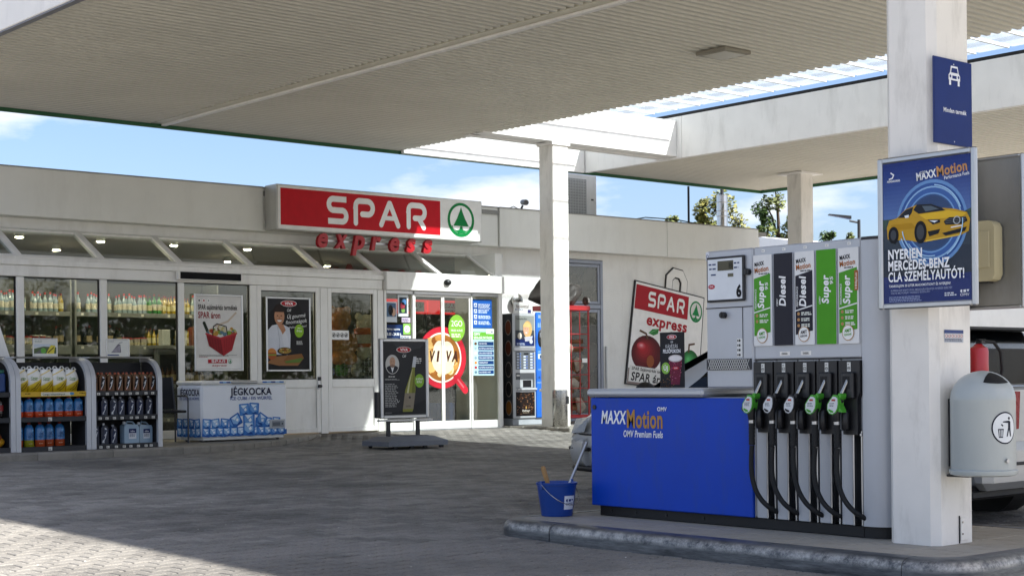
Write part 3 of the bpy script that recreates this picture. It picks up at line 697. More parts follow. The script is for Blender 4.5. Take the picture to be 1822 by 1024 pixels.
# window decals (print stuck on the glass)
D = Pr((0, YG-.024, 0), (1, 0, 0))
for part in (0, 1):
    xa, xb = ((15.86, 16.40), (16.47, 17.01))[part]
    D2 = Pr((0, YG-.023, 0), (1, 0, 0)); cx_, cz_ = 16.42, 1.51
    def clip(pts, c, l):
        out = []
        for k in range(len(pts)):
            p, q = pts[k-1], pts[k]
            for bound, sg in ((xa, 1), (xb, -1)): pass
            out.append(p)
        # clip against xa then xb
        def half(ps, bound, sg):
            r = []
            for k in range(len(ps)):
                p, q = ps[k-1], ps[k]; ip, iq = (p[0]-bound)*sg >= 0, (q[0]-bound)*sg >= 0
                if ip != iq:
                    t = (bound-p[0])/(q[0]-p[0]); r.append((bound, p[1]+(q[1]-p[1])*t))
                if iq: r.append(q)
            return r
        o = half(half(pts, xa, 1), xb, -1)
        if len(o) > 2: D2.poly(o, c, l)
    clip(arc(cx_, cz_, .53, 0, 352, 44), 'b3202e', 0); clip(arc(cx_, cz_, .52, 0, 352, 44), 'c22535', 1)
    clip(arc(cx_-.01, cz_+.0, .43, 0, 352, 44), 'e9dfcf', 2); clip(arc(cx_-.01, cz_, .40, 0, 352, 44), '9e6428', 3)
    rr = random.Random(5)
    for i in range(70):
        a = rr.uniform(0, 360); q = rr.uniform(.12, .35); s_ = rr.uniform(.035, .11)
        clip([(x, y) for x, y in arc(cx_-.01+q*math.cos(math.radians(a)), cz_+q*math.sin(math.radians(a)), s_, 0, 330, 11, s_*rr.uniform(.5, 1.2))],
             rr.choice(['b87832', '8f5420', 'c98e48', 'd8ac68', 'e2cc9c', '9a6026']), 3.4+i*.02)
    clip(arc(cx_+.02, cz_-.02, .25, 0, 350, 30, .27), 'e4d2b0', 5); clip(arc(cx_-.06, cz_+.09, .14, 0, 350, 30, .2), 'eadcc0', 5.4); clip(arc(cx_+.1, cz_+.1, .15, 0, 350, 30, .18), 'eadcc0', 5.6)
    if part == 0:
        D2.text('V', 16.12, 1.45, .17, '4a2817', .12, 7, .05, shear=.15); D2.text('I', 16.29, 1.45, .17, '4a2817', .045, 7, .05, shear=.15)
    else:
        D2.text('V', 16.48, 1.45, .17, '4a2817', .12, 7, .05, shear=.15); D2.text('A', 16.62, 1.45, .17, '4a2817', .14, 7, .05, shear=.15)
        D2.line([(16.72, 1.16), (16.86, 1.02), (16.92, .95)], .13, 'c22535', 2.5, True); D2.line([(16.76, 1.13), (16.88, 1.0)], .03, 'e06a70', 3, True)
        D2.oval(16.74, 2.02, .185, .23, '7fb33c', 8); D2.text('2GO', 16.74, 2.05, .1, 'f4f7ec', .24, 9, .0, 'c')
        D2.text('FRISS KÁVÉ', 16.74, 1.96, .035, 'f4f7ec', .25, 9, .01, 'c'); D2.lines(16.62, 1.9, 16.86, .022, 2, 'dfeccc', 9)
    D2.done('door_decal', shop)
I1 = Pr((0, YG-.003, 0), (1, 0, 0))
I1.rect(17.12, 2.03, 17.56, 2.53, '1c57a8', 0)
for k in range(4):
    v = 2.42-.1*k; I1.rect(17.15, v-.03, 17.22, v+.04, 'dfe8f3', 1); I1.line([(17.165, v-.02), (17.185, v+.02), (17.205, v-.01)], .014, '1c57a8', 2)
    I1.lines(17.25, v+.015, 17.53, .014, 3 if k else 4, 'cfdcee', 1, 1.6)
I1.rect(17.12, 1.2, 17.6, 2.02, 'b8d8e0', 0); I1.rect(17.12, 1.83, 17.6, 1.96, '6db33f', 1); I1.rect(17.42, 1.93, 17.6, 2.01, 'f2f4f2', 2)
I1.text('OMV', 17.14, 1.9, .045, 'ffffff', None, 2, .02); I1.text('SZOLGÁLTATÁSOK', 17.14, 1.84, .04, 'ffffff', .42, 2, .02); I1.text('OMV', 17.52, 1.95, .03, '10305c', .06, 3, .02)
for k, s_ in enumerate(('ÁSVÁNYVÍZ', 'AUTÓPÁLYA MATRICA', 'ON-LINE FIZETÉS', 'ON-LINE FIZETÉS', 'CSOMAGPONT', 'AUTÓPÁLYA MATRICA', 'INGYENES WIFI')):
    v = 1.755-.083*k; I1.rect(17.24, v-.03, 17.59, v+.035, '123a72', 1); I1.text(s_, 17.255, v-.01, .024, 'e6edf5', min(.32, .02*len(s_)), 2, .02)
    I1.oval(17.18, v, .03, .025, ['6a4a2a', '9bb0b8', 'dfe6ea', '8aa0aa', 'd58a2a', 'b5303a', '6a8796'][k], 1, 12)
I1.done('info_decal', shop)
I2 = Pr((0, YG-.003, 0), (1, 0, 0))
I2.rect(15.25, 2.1, 15.48, 2.44, 'cfd6dc', 0); I2.rect(15.27, 2.19, 15.46, 2.42, '58708c', 1); I2.oval(15.35, 2.3, .05, .09, '23262c', 2, 14); I2.oval(15.41, 2.27, .045, .07, 'c9a58c', 2, 14)
I2.rect(15.5, 2.2, 15.72, 2.56, 'dfe3e4', .5); I2.rect(15.53, 2.25, 15.69, 2.52, '2b3442', 1.5); I2.oval(15.6, 2.38, .05, .06, 'b04050', 2.5, 12); I2.oval(15.63, 2.44, .05, .05, '5588c0', 2.5, 12); I2.oval(15.61, 2.3, .04, .04, '7aa050', 2.5, 12)
I2.rect(15.25, 1.72, 15.6, 2.06, '17305c', 0); I2.text('Nyitva naponta', 15.27, 1.97, .035, 'ffffff', .27, 2, .01); I2.text('5.00 - 24.00 h', 15.27, 1.88, .045, 'ffffff', .29, 2, .02); I2.lines(15.27, 1.82, 15.56, .012, 3, 'b9c6dc')
I2.rect(15.61, 1.9, 15.77, 2.08, '8cc05a', 0); I2.oval(15.69, 1.99, .062, None, 'f3f5ee', 1); I2.line([(15.69, 2.03), (15.69, 1.99), (15.67, 1.965)], .012, '1d2a18', 2)
I2.rect(15.55, 1.8, 15.77, 1.88, 'e8ebee', 1); I2.lines(15.56, 1.85, 15.74, .014, 2, '31486a', 2); I2.rect(15.58, 2.1, 15.76, 2.18, 'd8c8dc', 1); I2.lines(15.59, 2.15, 15.74, .012, 3, '5a4a68', 2)
I2.rect(15.55, 1.6, 15.76, 1.78, 'eceae6', 0); I2.ring(15.65, 1.69, .07, .02, 'b5202c', 1, 20)
I2.done('notice_decal', shop)
I3 = Pr((0, YG-.006, 0), (1, 0, 0)); I3.rect(14.15, 1.80, 14.5, 1.95, 'f0efec', 0)
for k in range(4):
    I3.ring(14.205+.08*k, 1.875, .036, .008, '1b1b1b', 1, 16); I3.line([(14.18+.08*k, 1.85), (14.23+.08*k, 1.9)], .008, '1b1b1b', 1); I3.oval(14.205+.08*k, 1.872, .015, .02, '1b1b1b', 1, 8)
I3.done('warning_sticker', shop)

# ------------------------------------------------------------------ the shop sign
sg = thing('shop_sign', 'large red and white light box sign with green tree emblem above the entrance', 'sign', (15.45, 21.1, 3.56))
MB().cbox(13.32, 17.58, 21.06, 21.43, 3.555, 4.285, .012).build('sign_box', mat('sign_case_metal', 'bdbcb6', .4, .3, var=.04, dirt=.3), sg)
S = Pr((0, 21.06, 0), (1, 0, 0), base=.004)
S.rect(13.34, 3.575, 17.56, 4.265, 'e9e8e4', 0); S.rect(13.385, 3.635, 16.63, 4.225, 'c0101f', 1)
spar_word(S, 14.27, 3.70, .46, 'f1f0ee', 2, W=.91)
tree_emblem(S, 17.09, 3.925, .30, l=2)
S.done('sign_face', sg)
le = thing('sign_letters', 'row of red raised letters under the large red and white sign', 'letters', (15.2, 21.15, 3.3))
red_l = mat('red_acrylic_letters', 'b01422', .3, var=.04)
xl = 14.12
for ch, w in zip('express', (.2, .21, .21, .17, .2, .17, .17)):
    vs, fs, tw = text2d(ch, .035); kx = w/tw; kz = .45; vv, ff = [], []
    zb = 3.33
    for y_ in (21.13, 21.2): vv += [(xl+a*kx+b*kz*.22, y_, zb+b*kz) for a, b in vs]
    n0 = len(vs); ff = [tuple(f) for f in fs]+[tuple(i+n0 for i in reversed(f)) for f in fs]
    edges = {}
    for f in fs:
        for i in range(len(f)):
            e = (f[i], f[(i+1) % len(f)])
            if (e[1], e[0]) in edges: del edges[(e[1], e[0])]
            else: edges[e] = 1
    ff += [(a, b, b+n0, a+n0) for a, b in edges]
    MB().add(vv, ff).build('letter', red_l, le, fix=False)
    xl += .365
MB().cbox(14.3, 16.55, 21.22, 21.25, 3.42, 3.46, .003).cbox(14.3, 16.55, 21.22, 21.25, 3.5, 3.52, .003).build('letter_rail', alu, le)
for x in (14.5, 15.4, 16.3): MB().cbox(x, x+.03, 21.25, YW, 3.43, 3.45, .003).build('bracket', alu, le)
# ------------------------------------------------------------------ fuel dispenser
XP = 7.93
pump = thing('fuel_dispenser', 'blue and silver fuel dispenser with five hoses on the pump island', 'fuel pump', (8.2, 6.95, .132))
blue_p = mat('blue_enamel_panel', '0040b4', .42, var=.07, scale=3, dirt=.4, dcol='2c4a86', spec=.3, dscale=5)
MB().cbox(7.97, 8.52, 5.86, 8.22, .133, .205, .004).build('plinth', mat('black_steel_plinth', '1a1a1c', .5, .2, var=.2), pump)
for y in (8.1, 7.85, 7.55, 7.2): MB().cyl((7.965, y, .172), (7.972, y, .172), .012, n=8).build('bolt', black_plastic, pump)
lc = MB().cbox(7.96, 8.5, 6.72, 8.27, .206, 1.005, .012).build('lower_cabinet', silver_paint, pump)
MB().cbox(XP, 7.959, 6.722, 8.268, .207, 1.0, .006).build('front_panel', blue_p, lc)
MB().cyl((7.921, 8.225, .93), (7.932, 8.225, .93), .017, n=14).build('lock', black_plastic, lc)
MB().cyl((7.921, 6.79, .93), (7.932, 6.79, .93), .017, n=14).build('lock', black_plastic, lc)
MB().cbox(7.90, 8.54, 7.135, 8.29, 1.008, 1.065, .018).build('counter_top', mat('counter_silver', 'b9bcc0', .35, .3, var=.04), pump)
Pm = Pr((XP, 0, 0), (0, -1, 0), base=.0015)
def U(y): return -y
maxx(Pm, U(8.155), .80, .63, 'f3f3f3', 'b98a45', 1, 'OMV Premium Fuels')
Pm.done('fuel_wordmark', pump)
hd = MB().cbox(7.94, 8.5, 6.712, 7.13, 1.067, 2.0, .012).build('display_head', silver_paint, pump)
MB().box(7.936, 7.939, 6.715, 7.128, 1.607, 1.614).build('door_gap', black_plastic, hd)
MB().box(7.936, 7.939, 6.80, 6.803, 1.27, 1.606).build('door_gap', black_plastic, hd)
db = MB().cbox(7.918, 7.939, 6.77, 7.105, 1.65, 1.955, .006).build('display_bezel', black_plastic, hd)
Dp = Pr((7.918, 0, 0), (0, -1, 0))
Dp.rect(U(7.09), 1.665, U(6.785), 1.94, 'dfe3e6', 0); Dp.rect(U(7.0), 1.86, U(6.86), 1.925, '5b5848', 1)
Dp.text('888', U(6.90), 1.872, .04, '25241c', .035, 2, 0, 'l'); Dp.rect(U(6.91), 1.815, U(6.86), 1.838, '6d6a58', 1)
for a, v, w in ((7.08, 1.9, .07), (7.075, 1.87, .06), (6.855, 1.9, .05), (6.855, 1.87, .04), (7.06, 1.83, .05)): Dp.lines(U(a), v, U(a)+w, .01, 1, '3a4a70', 1, rag=.1)
Dp.oval(U(7.055), 1.755, .03, .016, 'b02030', 1, 18); Dp.text('VIVA', U(7.055), 1.75, .011, 'ffffff', .035, 2, .02, 'c')
Dp.text('6', U(6.835), 1.68, .075, '111318', .045, 2, .05)
Dp.done('display_print', db)
MB().cyl((7.935, 6.74, 1.84), (7.90, 6.74, 1.84), .022, n=14).cbox(7.895, 7.902, 6.735, 6.745, 1.822, 1.858, .002).build('lock', black_plastic, hd)
MB().cyl((7.938, 6.96, 1.56), (7.905, 6.96, 1.56), .022, n=14).cbox(7.898, 7.907, 6.955, 6.965, 1.542, 1.578, .002).build('lock', black_plastic, hd)
Hs = Pr((7.94, 0, 0), (0, -1, 0), base=.0015)
Hs.rect(U(7.125), 1.935, U(7.095), 1.995, 'd9dce2', 0); Hs.ring(U(7.11), 1.965, .012, .004, '41506c', 1, 14)
Hs.rect(U(6.855), 1.275, U(6.80), 1.40, 'e2e2de', 0)
for k in range(4): Hs.oval(U(6.83), 1.29+.032*k, .009, .009, '3c3c3c', 1, 8); Hs.rect(U(6.85), 1.283+.032*k, U(6.842), 1.297+.032*k, '55504a', 1)
Hs.done('sticker', hd)
gr = MB().cbox(7.928, 7.939, 6.725, 7.12, 1.19, 1.265, .003).build('vent_grille', mat('vent_dark', '33353a', .5, .3), hd)
m_ = MB()
for k in range(20):
    y = 6.735+k*.0195
    m_.add([(7.926, y, 1.193), (7.926, y+.004, 1.193), (7.926, y+.04, 1.262), (7.926, y+.036, 1.262)], [(0, 1, 2, 3)]) if y+.04 < 7.12 else None
    m_.add([(7.9255, y+.036, 1.193), (7.9255, y+.04, 1.193), (7.9255, y+.004, 1.262), (7.9255, y, 1.262)], [(0, 1, 2, 3)]) if y+.04 < 7.12 else None
tag(m_.build('grille_mesh', alu, gr, fix=False), kind='stuff')
# fuel grade tower
tw = MB().cbox(7.945, 8.5, 5.845, 6.708, 1.255, 2.0, .008).build('grade_tower', silver_paint, pump)
BAY = (6.71-5.845)/5
grades = [('w', '4f9a2a', 'Super', '95', 'PERFORMANCE'), ('d', '2a2a33', 'Diesel', None, 'OMV'), ('w', '25232e', 'Diesel', None, 'PERFORMANCE'), ('g', '4c9a22', 'Super', '95', 'OMV'), ('w', '4f9a2a', 'Super', None, 'PERFORMANCE')]
for i, (kind, cc, nm, sub, top) in enumerate(grades):
    ya = 6.71-BAY*i; u0, u1 = U(ya)+.009, U(ya)+BAY-.009; v0, v1 = 1.345, 1.945
    gp = MB().cbox(7.934, 7.944, -u1, -u0, v0, v1, .002).build('grade_panel', mat('panel_edge', 'c9ccd2', .4), tw)
    g = Pr((7.934, 0, 0), (0, -1, 0)); w = u1-u0; um = (u0+u1)/2
    if kind == 'w':
        g.rect(u0, v0, u1, v1, 'e4e4e2', 0)
        g.text('MAXX', u0+.014, v1-.075, .026, '22242a', w*.52, 2, .03, rot=6); g.text('Motion', u0+.014, v1-.118, .034, 'b06a34', w*.76, 2, .024, rot=6)
        g.lines(u0+w*.3, v1-.128, u1-.012, .007, 1, '33353a', 2)
        g.poly([(u0+.005, v0+.065), (u0+.005, v1-.155), (u1-.012, v1-.125), (u1-.012, v0+.09)], cc, 1)
        g.line([(u0+.005, v0+.22), (u1-.012, v0+.25)], .008, 'ececea', 2)
        for k in range(2 if i == 0 else 3):
            g.oval(u0+.03, v0+.2-.038*k, .011, .011, 'b58a5a', 2, 12); g.lines(u0+.052, v0+.202-.038*k, u1-.02, .008, 2, 'e4e6dc', 2, 1.5)
        g.oval(um-.004, v0+.068, .046, .05, 'b58a5a', 3); g.oval(um-.004, v0+.068, .041, .045, 'f0f0ec', 4)
        g.text('AMIT', um-.004, v0+.072, .02, cc, .052, 5, .04, 'c', rot=5); g.text('ÍGÉRÜNK', um-.004, v0+.05, .013, cc, .058, 5, .02, 'c', rot=5)
        tx, base_v = um+.012, v1-.355
        if i == 4: g.rect(u1-.03, v1-.27, u1-.002, v1-.145, 'a8673c', 3); g.text('100plus', u1-.01, v1-.26, .014, 'f2e8dc', .1, 4, .02, rot=90)
    else:
        g.rect(u0, v0, u1, v1, cc, 0); tx, base_v = um+.02, v1-.345
    g.text(nm, tx, base_v, .052, 'f2f2f0', .19 if nm == 'Diesel' else .18, 2.5, .035, rot=90, shear=.15)
    g.text(top, tx-.062, base_v+.0, .014, 'ececea', .13 if len(top) > 4 else .05, 2.5, .015, rot=90, shear=.15)
    if sub: g.text(sub, tx+.036, base_v+.12, .025, 'f2f2f0', .05, 2.5, .015, rot=90, shear=.15)
    g.done('grade_print', gp)
    t = Pr((7.945, 0, 0), (0, -1, 0), base=.0015); t.rect(um-.014, 1.963, um+.014, 1.98, 'e8e8e4', 0); t.lines(um-.009, 1.969, um+.009, .004, 1, '77706a', 1)
    t.done('sticker', tw)
    if i in (1, 2):
        t = Pr((7.945, 0, 0), (0, -1, 0), base=.0015); t.rect(um-.042, 1.278, um+.042, 1.305, 'ece9e2', 0); t.text('DIESEL', um, 1.285, .012, '222222', .05, 1, .02, 'c'); t.done('sticker', tw)
MB().box(7.941, 7.9445, 5.85, 6.708, 1.252, 1.256).build('seam', black_plastic, tw)
# rounded end housing
q = [(7.945, 5.842)]+[(7.945+.14-.14*math.cos(math.radians(a)), 5.842-.05-.14*math.sin(math.radians(a))) for a in range(0, 91, 10)]+[(8.5, 5.652), (8.5, 5.842)]
m_ = MB(); m_.prism(q, 'Z', .207, 1.985); m_.build('end_housing', silver_paint, pump, smooth=40)
m_ = MB(); m_.prism([(a, b) for a, b in q], 'Z', 1.986, 2.005); m_.build('end_cap', dark_metal, pump)
q2 = [(7.97+(a-7.945)*.97, b+.012) for a, b in q]; MB().prism(q2, 'Z', .133, .205).build('plinth', MATS['black_steel_plinth'], pump)
# hose bay
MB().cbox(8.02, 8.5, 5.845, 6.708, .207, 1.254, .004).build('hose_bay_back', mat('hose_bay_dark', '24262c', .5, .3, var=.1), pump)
for i in range(6):
    y = 6.71-BAY*i
    if i < 5:
        MB().cbox(7.95, 8.019, y-BAY*.56, y-.006, .207, .80, .004).build('bay_strip', silver_paint, pump)
        MB().cbox(7.936, 8.019, y-BAY*.65, y-BAY*.57, .207, .80, .004).build('bay_rail', alu, pump)
        MB().cbox(7.965, 8.02, y-BAY+.004, y-.004, .801, 1.25, .003).build('bay_strip', silver_paint, pump)
    if i: MB().cbox(7.94, 8.02, y+.001, y+.011, .207, .80, .003).build('bay_rail', alu, pump)
lab_print = ['d8dadb']
def nozzle_set(i):
    y = 6.71-BAY*i; yc = y-BAY*.52; green = i in (0, 3, 4)
    q = [(yc+BAY*.46, 1.24), (yc+BAY*.46, 1.04), (yc+BAY*.30, .99), (yc+BAY*.28, .775), (yc-BAY*.36, .775), (yc-BAY*.36, 1.0), (yc-BAY*.46, 1.04), (yc-BAY*.46, 1.24)]
    ho = MB().prism(q, 'X', 7.925, 7.964).build('holster', black_plastic, pump)
    MB().cbox(7.895, 7.924, yc-BAY*.28, yc+BAY*.28, 1.0, 1.165, .008).build('hood', mat('holster_hood', '202124', .4, var=.1), ho)
    MB().box(7.8935, 7.8945, yc-BAY*.14, yc+BAY*.16, 1.06, 1.14).build('slot', rubber, ho)
    s = Pr((7.925, 0, 0), (0, -1, 0)); u = -yc; s.rect(u-.014, 1.17, u+.014, 1.228, 'dcdcd6', 0)
    if i in (1, 2): s.line([(u-.009, 1.182), (u+.009, 1.182), (u+.009, 1.2), (u-.009, 1.2), (u-.009, 1.183)], .003, '222222', 1)
    else: s.ring(u, 1.19, .011, .003, '222222', 1, 14)
    s.lines(u-.009, 1.212, u+.009, .005, 1, '444444', 1); s.lines(u-.006, 1.189, u+.006, .004, 1, '333333', 1)
    s.done('sticker', ho)
    nz = MB(); yo = yc+.045
    # grip and body
    nz.tube([(7.875, yc+.028, 1.0), (7.862, yo, .965), (7.86, yo+.006, .90), (7.866, yo+.006, .86)], [.024, .03, .026, .022], 10)
    nz.cbox(7.875, 7.92, yo-.058, yo-.012, .80, .93, .012)
    N = nz.build('nozzle', black_plastic, pump, smooth=50)
    MB().tube([(7.905, yc-.004, 1.115), (7.885, yc+.012, 1.06), (7.868, yc+.03, 1.005)], [.0125, .0125, .015], 10).build('spout', steel, N, smooth=50)
    g = MB(); prof = [(0, .0), (.03, .004), (.043, .02), (.04, .05), (.028, .085), (.02, .098)]
    R3 = Matrix.Rotation(math.radians(24), 3, 'X')
    pts = [(.0, .07), (.02, .066), (.036, .03), (.042, 0), (.036, -.035), (.018, -.055), (-.008, -.058), (-.032, -.042), (-.044, -.008), (-.034, .03), (-.022, .064)]
    def gp_(a, b): c_, s_ = math.cos(math.radians(-22)), math.sin(math.radians(-22)); return (yo+.012-(a*c_-b*s_), .958+a*s_+b*c_)
    g.prism([gp_(a, b) for a, b in pts], 'X', 7.832, 7.885)
    g.prism([gp_(a*.35+.018, b*.3+.068) for a, b in pts], 'X', 7.84, 7.9)
    if i == 4: g.prism([(yo-.03, .96), (yo-.055, .915), (yo-.02, .92)], 'X', 7.84, 7.89)
    g.build('splash_guard', mat('guard_green', '4aa02e', .45, var=.1) if green else mat('guard_black', '202023', .45, var=.1), N, smooth=30)
    lb = Pr((7.832, 0, 0), (0, -1, 0)); sc = .86
    P2 = [(-gp_(a*sc, b*sc-.002)[0], gp_(a*sc, b*sc-.002)[1]) for a, b in pts]; lb.poly(P2, 'd9dbdc', 0)
    uu, vv = -gp_(0, 0)[0], gp_(0, 0)[1]
    lb.lines(uu-.024, vv+.012, uu+.02, .004, 3, '55606a', 1, 2.2); lb.rect(uu-.008, vv+.028, uu+.02, vv+.04, 'b04a3a', 1)
    lb.poly([(-gp_(a, b)[0], gp_(a, b)[1]) for a, b in [(-.02, -.04), (.0, -.047), (.02, -.04), (.018, -.03), (-.02, -.03)]], '4aa02e' if green else '2a2a2e', 1)
    lb.done('label_disc', N)
    yh = yo+.008
    MB().cyl((7.868, yh, .862), (7.868, yh, .838), .021, n=14).build('swivel_ring', alu, N)
    m_ = MB(); m_.tube([(7.868, yh, .837-.012*k) for k in range(13)], [.019+(.003 if k % 2 else 0) for k in range(13)], 12); m_.build('bend_sleeve', rubber, N, smooth=30)
    path = []; hp = [(7.868, yh, .69), (7.866, yh+.004, .60), (7.866, yh+.0, .50), (7.872, yh-.022, .41), (7.885, yh-.06, .34), (7.90, yh-.105, .295), (7.94, yh-.135, .262), (8.0, yh-.142, .238)]
    for a in range(len(hp)-1):
        p0, p1, p2, p3 = [V3(hp[max(0, min(len(hp)-1, a+d))]) for d in (-1, 0, 1, 2)]
        for b in range(5):
            t = b/5; path.append(.5*((2*p1)+(p2-p0)*t+(2*p0-5*p1+4*p2-p3)*t*t+(3*p1-p0-3*p2+p3)*t**3))
    path.append(V3(hp[-1])); jit = random.uniform(-.02, .014)
    path = [p+Vector((0, jit*(.69-p.z)/.4, 0)) for p in path]
    MB().tube(path, .0165, 12).build('hose', rubber, pump, smooth=50)
    MB().cbox(7.93, 7.96, yc-BAY*.48, yc-BAY*.40, .765, .785, .004).build('hose_stop', alu, ho)
for i in range(5): nozzle_set(i)
# card standing on the counter
cdr = thing('counter_card', 'black card showing a purple berry drink standing on the dispenser counter', 'card', (8.2, 7.7, 1.067))
MB().cbox(8.2, 8.206, 7.575, 7.815, 1.069, 1.47, .002).build('board', black_plastic, cdr)
MB().prism([(8.206, 1.0695), (8.27, 1.0695), (8.206, 1.3)], 'Y', 7.69, 7.695).build('stand', black_plastic, cdr)
p = Pr((8.2, 0, 0), (0, -1, 0)); u0, u1 = -7.813, -7.577; um = (u0+u1)/2
p.rect(u0, 1.071, u1, 1.468, '1d1d21', 0); viva(p, um, 1.435, .1, 1)
p.text('KÁVÉZÁS', um, 1.355, .026, 'd8d8d8', .12, 2, 0, 'c'); p.text('FELSŐFOKON', um, 1.32, .026, 'ffffff', .17, 2, .02, 'c')
p.poly([(um-.03, 1.275), (um+.1, 1.275), (um+.075, 1.09), (um-.01, 1.09)], '6e2038', 1); p.oval(um+.035, 1.28, .068, .026, 'd6cdca', 2); p.oval(um+.035, 1.28, .056, .018, 'efe9e6', 3)
rr = random.Random(3)
for k in range(60): t = rr.random(); p.oval(um+.035+rr.uniform(-1, 1)*(.045+.018*t), 1.1+.155*t, .004, None, rr.choice(['a03a5c', '8a2c4a', 'c06a88', '4a1426']), 2, 6)
p.oval(um+.04, 1.21, .03, .012, 'c02a3a', 3); p.text('VIVA', um+.04, 1.206, .009, 'ffffff', .035, 4, .02, 'c')
for k in range(50): p.oval(u0+rr.random()*.14, 1.075+rr.random()**2*.09, .005, .004, rr.choice(['3a2417', '5a3a22', '7a5636']), 1.3, 6)
p.oval(u0+.06, 1.21, .042, None, '8ab84a', 4); p.text('ÚJ', u0+.06, 1.195, .032, 'ffffff', .04, 5, .02, 'c')
p.done('card_print', cdr)

# ------------------------------------------------------------------ bucket with brush and squeegee
bk = thing('bucket', 'blue plastic bucket with wire handle at the end of the pump island', 'bucket', (7.72, 8.42, .132))
cx_, cy_ = 7.72, 8.42
blue_b = mat('blue_bucket_plastic', '14408f', .38, var=.06)
m_ = MB(); m_.lathe([(.112, .133), (.115, .14), (.146, .36), (.152, .362), (.154, .378), (.147, .381), (.142, .372), (.112, .15)], (cx_, cy_, 0), 28); m_.build('pail', blue_b, bk, smooth=40)
for s_ in (-1, 1): MB().cbox(cx_+s_*.152-.008, cx_+s_*.152+.008, cy_-.012, cy_+.012, .335, .395, .003).build('handle_lug', blue_b, bk)
hp = [(cx_+.158*math.cos(a), cy_-.10*math.sin(a)-.065*math.sin(a), .375-.155*math.sin(a)) for a in [PI*i/18 for i in range(19)]]
MB().tube(hp, .0028, 6).build('wire_handle', steel, bk, smooth=50)
def bfn(R, z): return R
bp_ = Pr((cx_, cy_, 0), (1, 0, 0))
class Curve(Pr):
    def p3(s, u, v, l):
        r = .113+(.146-.113)*(v-.135)/.225+.002+l*.0008; a = u/.13+math.radians(-108)
        return Vector((cx_+r*math.cos(a), cy_+r*math.sin(a), v))
b2 = Curve((0, 0, 0), (1, 0, 0))
for k in range(8): b2.rect(-.0+k*.0125, .185, .0125+k*.0125, .285, 'e9ebee', 0)
omv_logo(b2, .012, .243, .074, '0f2f6e', 1.5)
b2.done('bucket_label', bk)
br = thing('scrubbing_brush', 'wooden brush handle sticking out of the blue bucket', 'brush', (cx_-.08, cy_, .2))
MB().tube([(cx_-.04, cy_+.0, .2), (cx_-.075, cy_, .34), (cx_-.115, cy_+.02, .485), (cx_-.118, cy_+.02, .50)], [.014, .016, .019, .012], 8).build('handle', mat('beech_wood', 'a8814f', .6, var=.2, scale=20), br, smooth=40)
MB().cbox(cx_-.07, cx_+.0, cy_-.03, cy_+.03, .165, .2, .006).build('brush_head', mat('brush_bristle', '6b5a3a', .9), br)
sq = thing('squeegee', 'thin grey pole leaning out of the bucket behind the dispenser', 'squeegee', (cx_+.04, cy_, .2))
MB().cyl((cx_+.03, cy_, .2), (cx_+.33, cy_+.02, .66), .011, n=10).build('pole', alu, sq)
MB().cbox(cx_-.05, cx_+.1, cy_-.012, cy_+.012, .165, .2, .004).build('blade', rubber, sq)

# ------------------------------------------------------------------ on the near column
fp = thing('column_poster_frame', 'framed blue poster of a yellow car on the near column', 'poster', (7.72, 5.22, 1.54))
def snap_frame(xa, xb, ya, yb, za, zb, parent, m, w=.035):
    MB().cbox(xa, xb, ya, ya+w, za, zb, .008).build('frame_bar', m, parent); MB().cbox(xa, xb, yb-w, yb, za, zb, .008).build('frame_bar', m, parent)
    MB().cbox(xa, xb, ya+w, yb-w, za, za+w, .008).build('frame_bar', m, parent); MB().cbox(xa, xb, ya+w, yb-w, zb-w, zb, .008).build('frame_bar', m, parent)
snap_frame(7.715, 7.745, 4.885, 5.555, 1.535, 2.435, fp, alu)
MB().box(7.728, 7.742, 4.905, 5.535, 1.555, 2.415).build('backing', alu, fp)
MB().cbox(7.743, 7.85, 5.3, 5.5, 1.7, 2.3, .004).build('wall_bracket', alu, fp)
p = Pr((7.728, 0, 0), (0, -1, 0)); u0, u1, v0, v1 = -5.522, -4.918, 1.568, 2.402
W, H_ = u1-u0, v1-v0
Q = lambda a, b: (u0+W*a, v0+H_*b)
def qrect(a, b, c_, d, cc, l): p.rect(*Q(a, b), *Q(c_, d), cc, l)
def qpoly(pts, cc, l): p.poly([Q(a, b) for a, b in pts], cc, l)
n_ = 14
for k in range(n_):
    t = k/(n_-1); c0 = [int(a+(b-a)*t) for a, b in zip((0x5a, 0x7a, 0xb8), (0x16, 0x2c, 0x7c))]; qrect(0, .6+.4*k/n_, 1, .6+.4*(k+1)/n_, '%02x%02x%02x' % tuple(c0), 0)
qrect(0, .38, 1, .6, '36404e', 0); qrect(0, .19, 1, .38, '2b3344', 0); qrect(0, 0, 1, .19, '1b2d74', 0)
qpoly([(0, .52), (.1, .57), (.2, .6), (0, .6)], '3c5548', 1); qpoly([(1, .55), (.9, .6), (1, .63)], '3c5548', 1)
for k, (r_, cc) in enumerate(((.40, '6f9ed6'), (.37, '2f5aa4'), (.34, '9cc6ee'), (.325, '3a66b0'), (.28, '78a8e0'), (.265, '33558c'))):
    p.poly([Q(.56+r_*1.25*math.cos(a)*.8, .55+r_*.75*math.sin(a)) for a in [2*PI*j/40 for j in range(40)]], cc, 1+k*.25)
p.poly([Q(.56+.25*1.25*math.cos(a)*.8, .55+.25*.75*math.sin(a)) for a in [2*PI*j/40 for j in range(40)]], '2f4a78', 2.6)
body = [(.06, .46), (.05, .54), (.08, .59), (.17, .605), (.27, .66), (.4, .685), (.56, .68), (.68, .645), (.82, .63), (.95, .6), (.985, .55), (.97, .47), (.88, .445), (.5, .42), (.42, .42), (.3, .44), (.12, .45)]
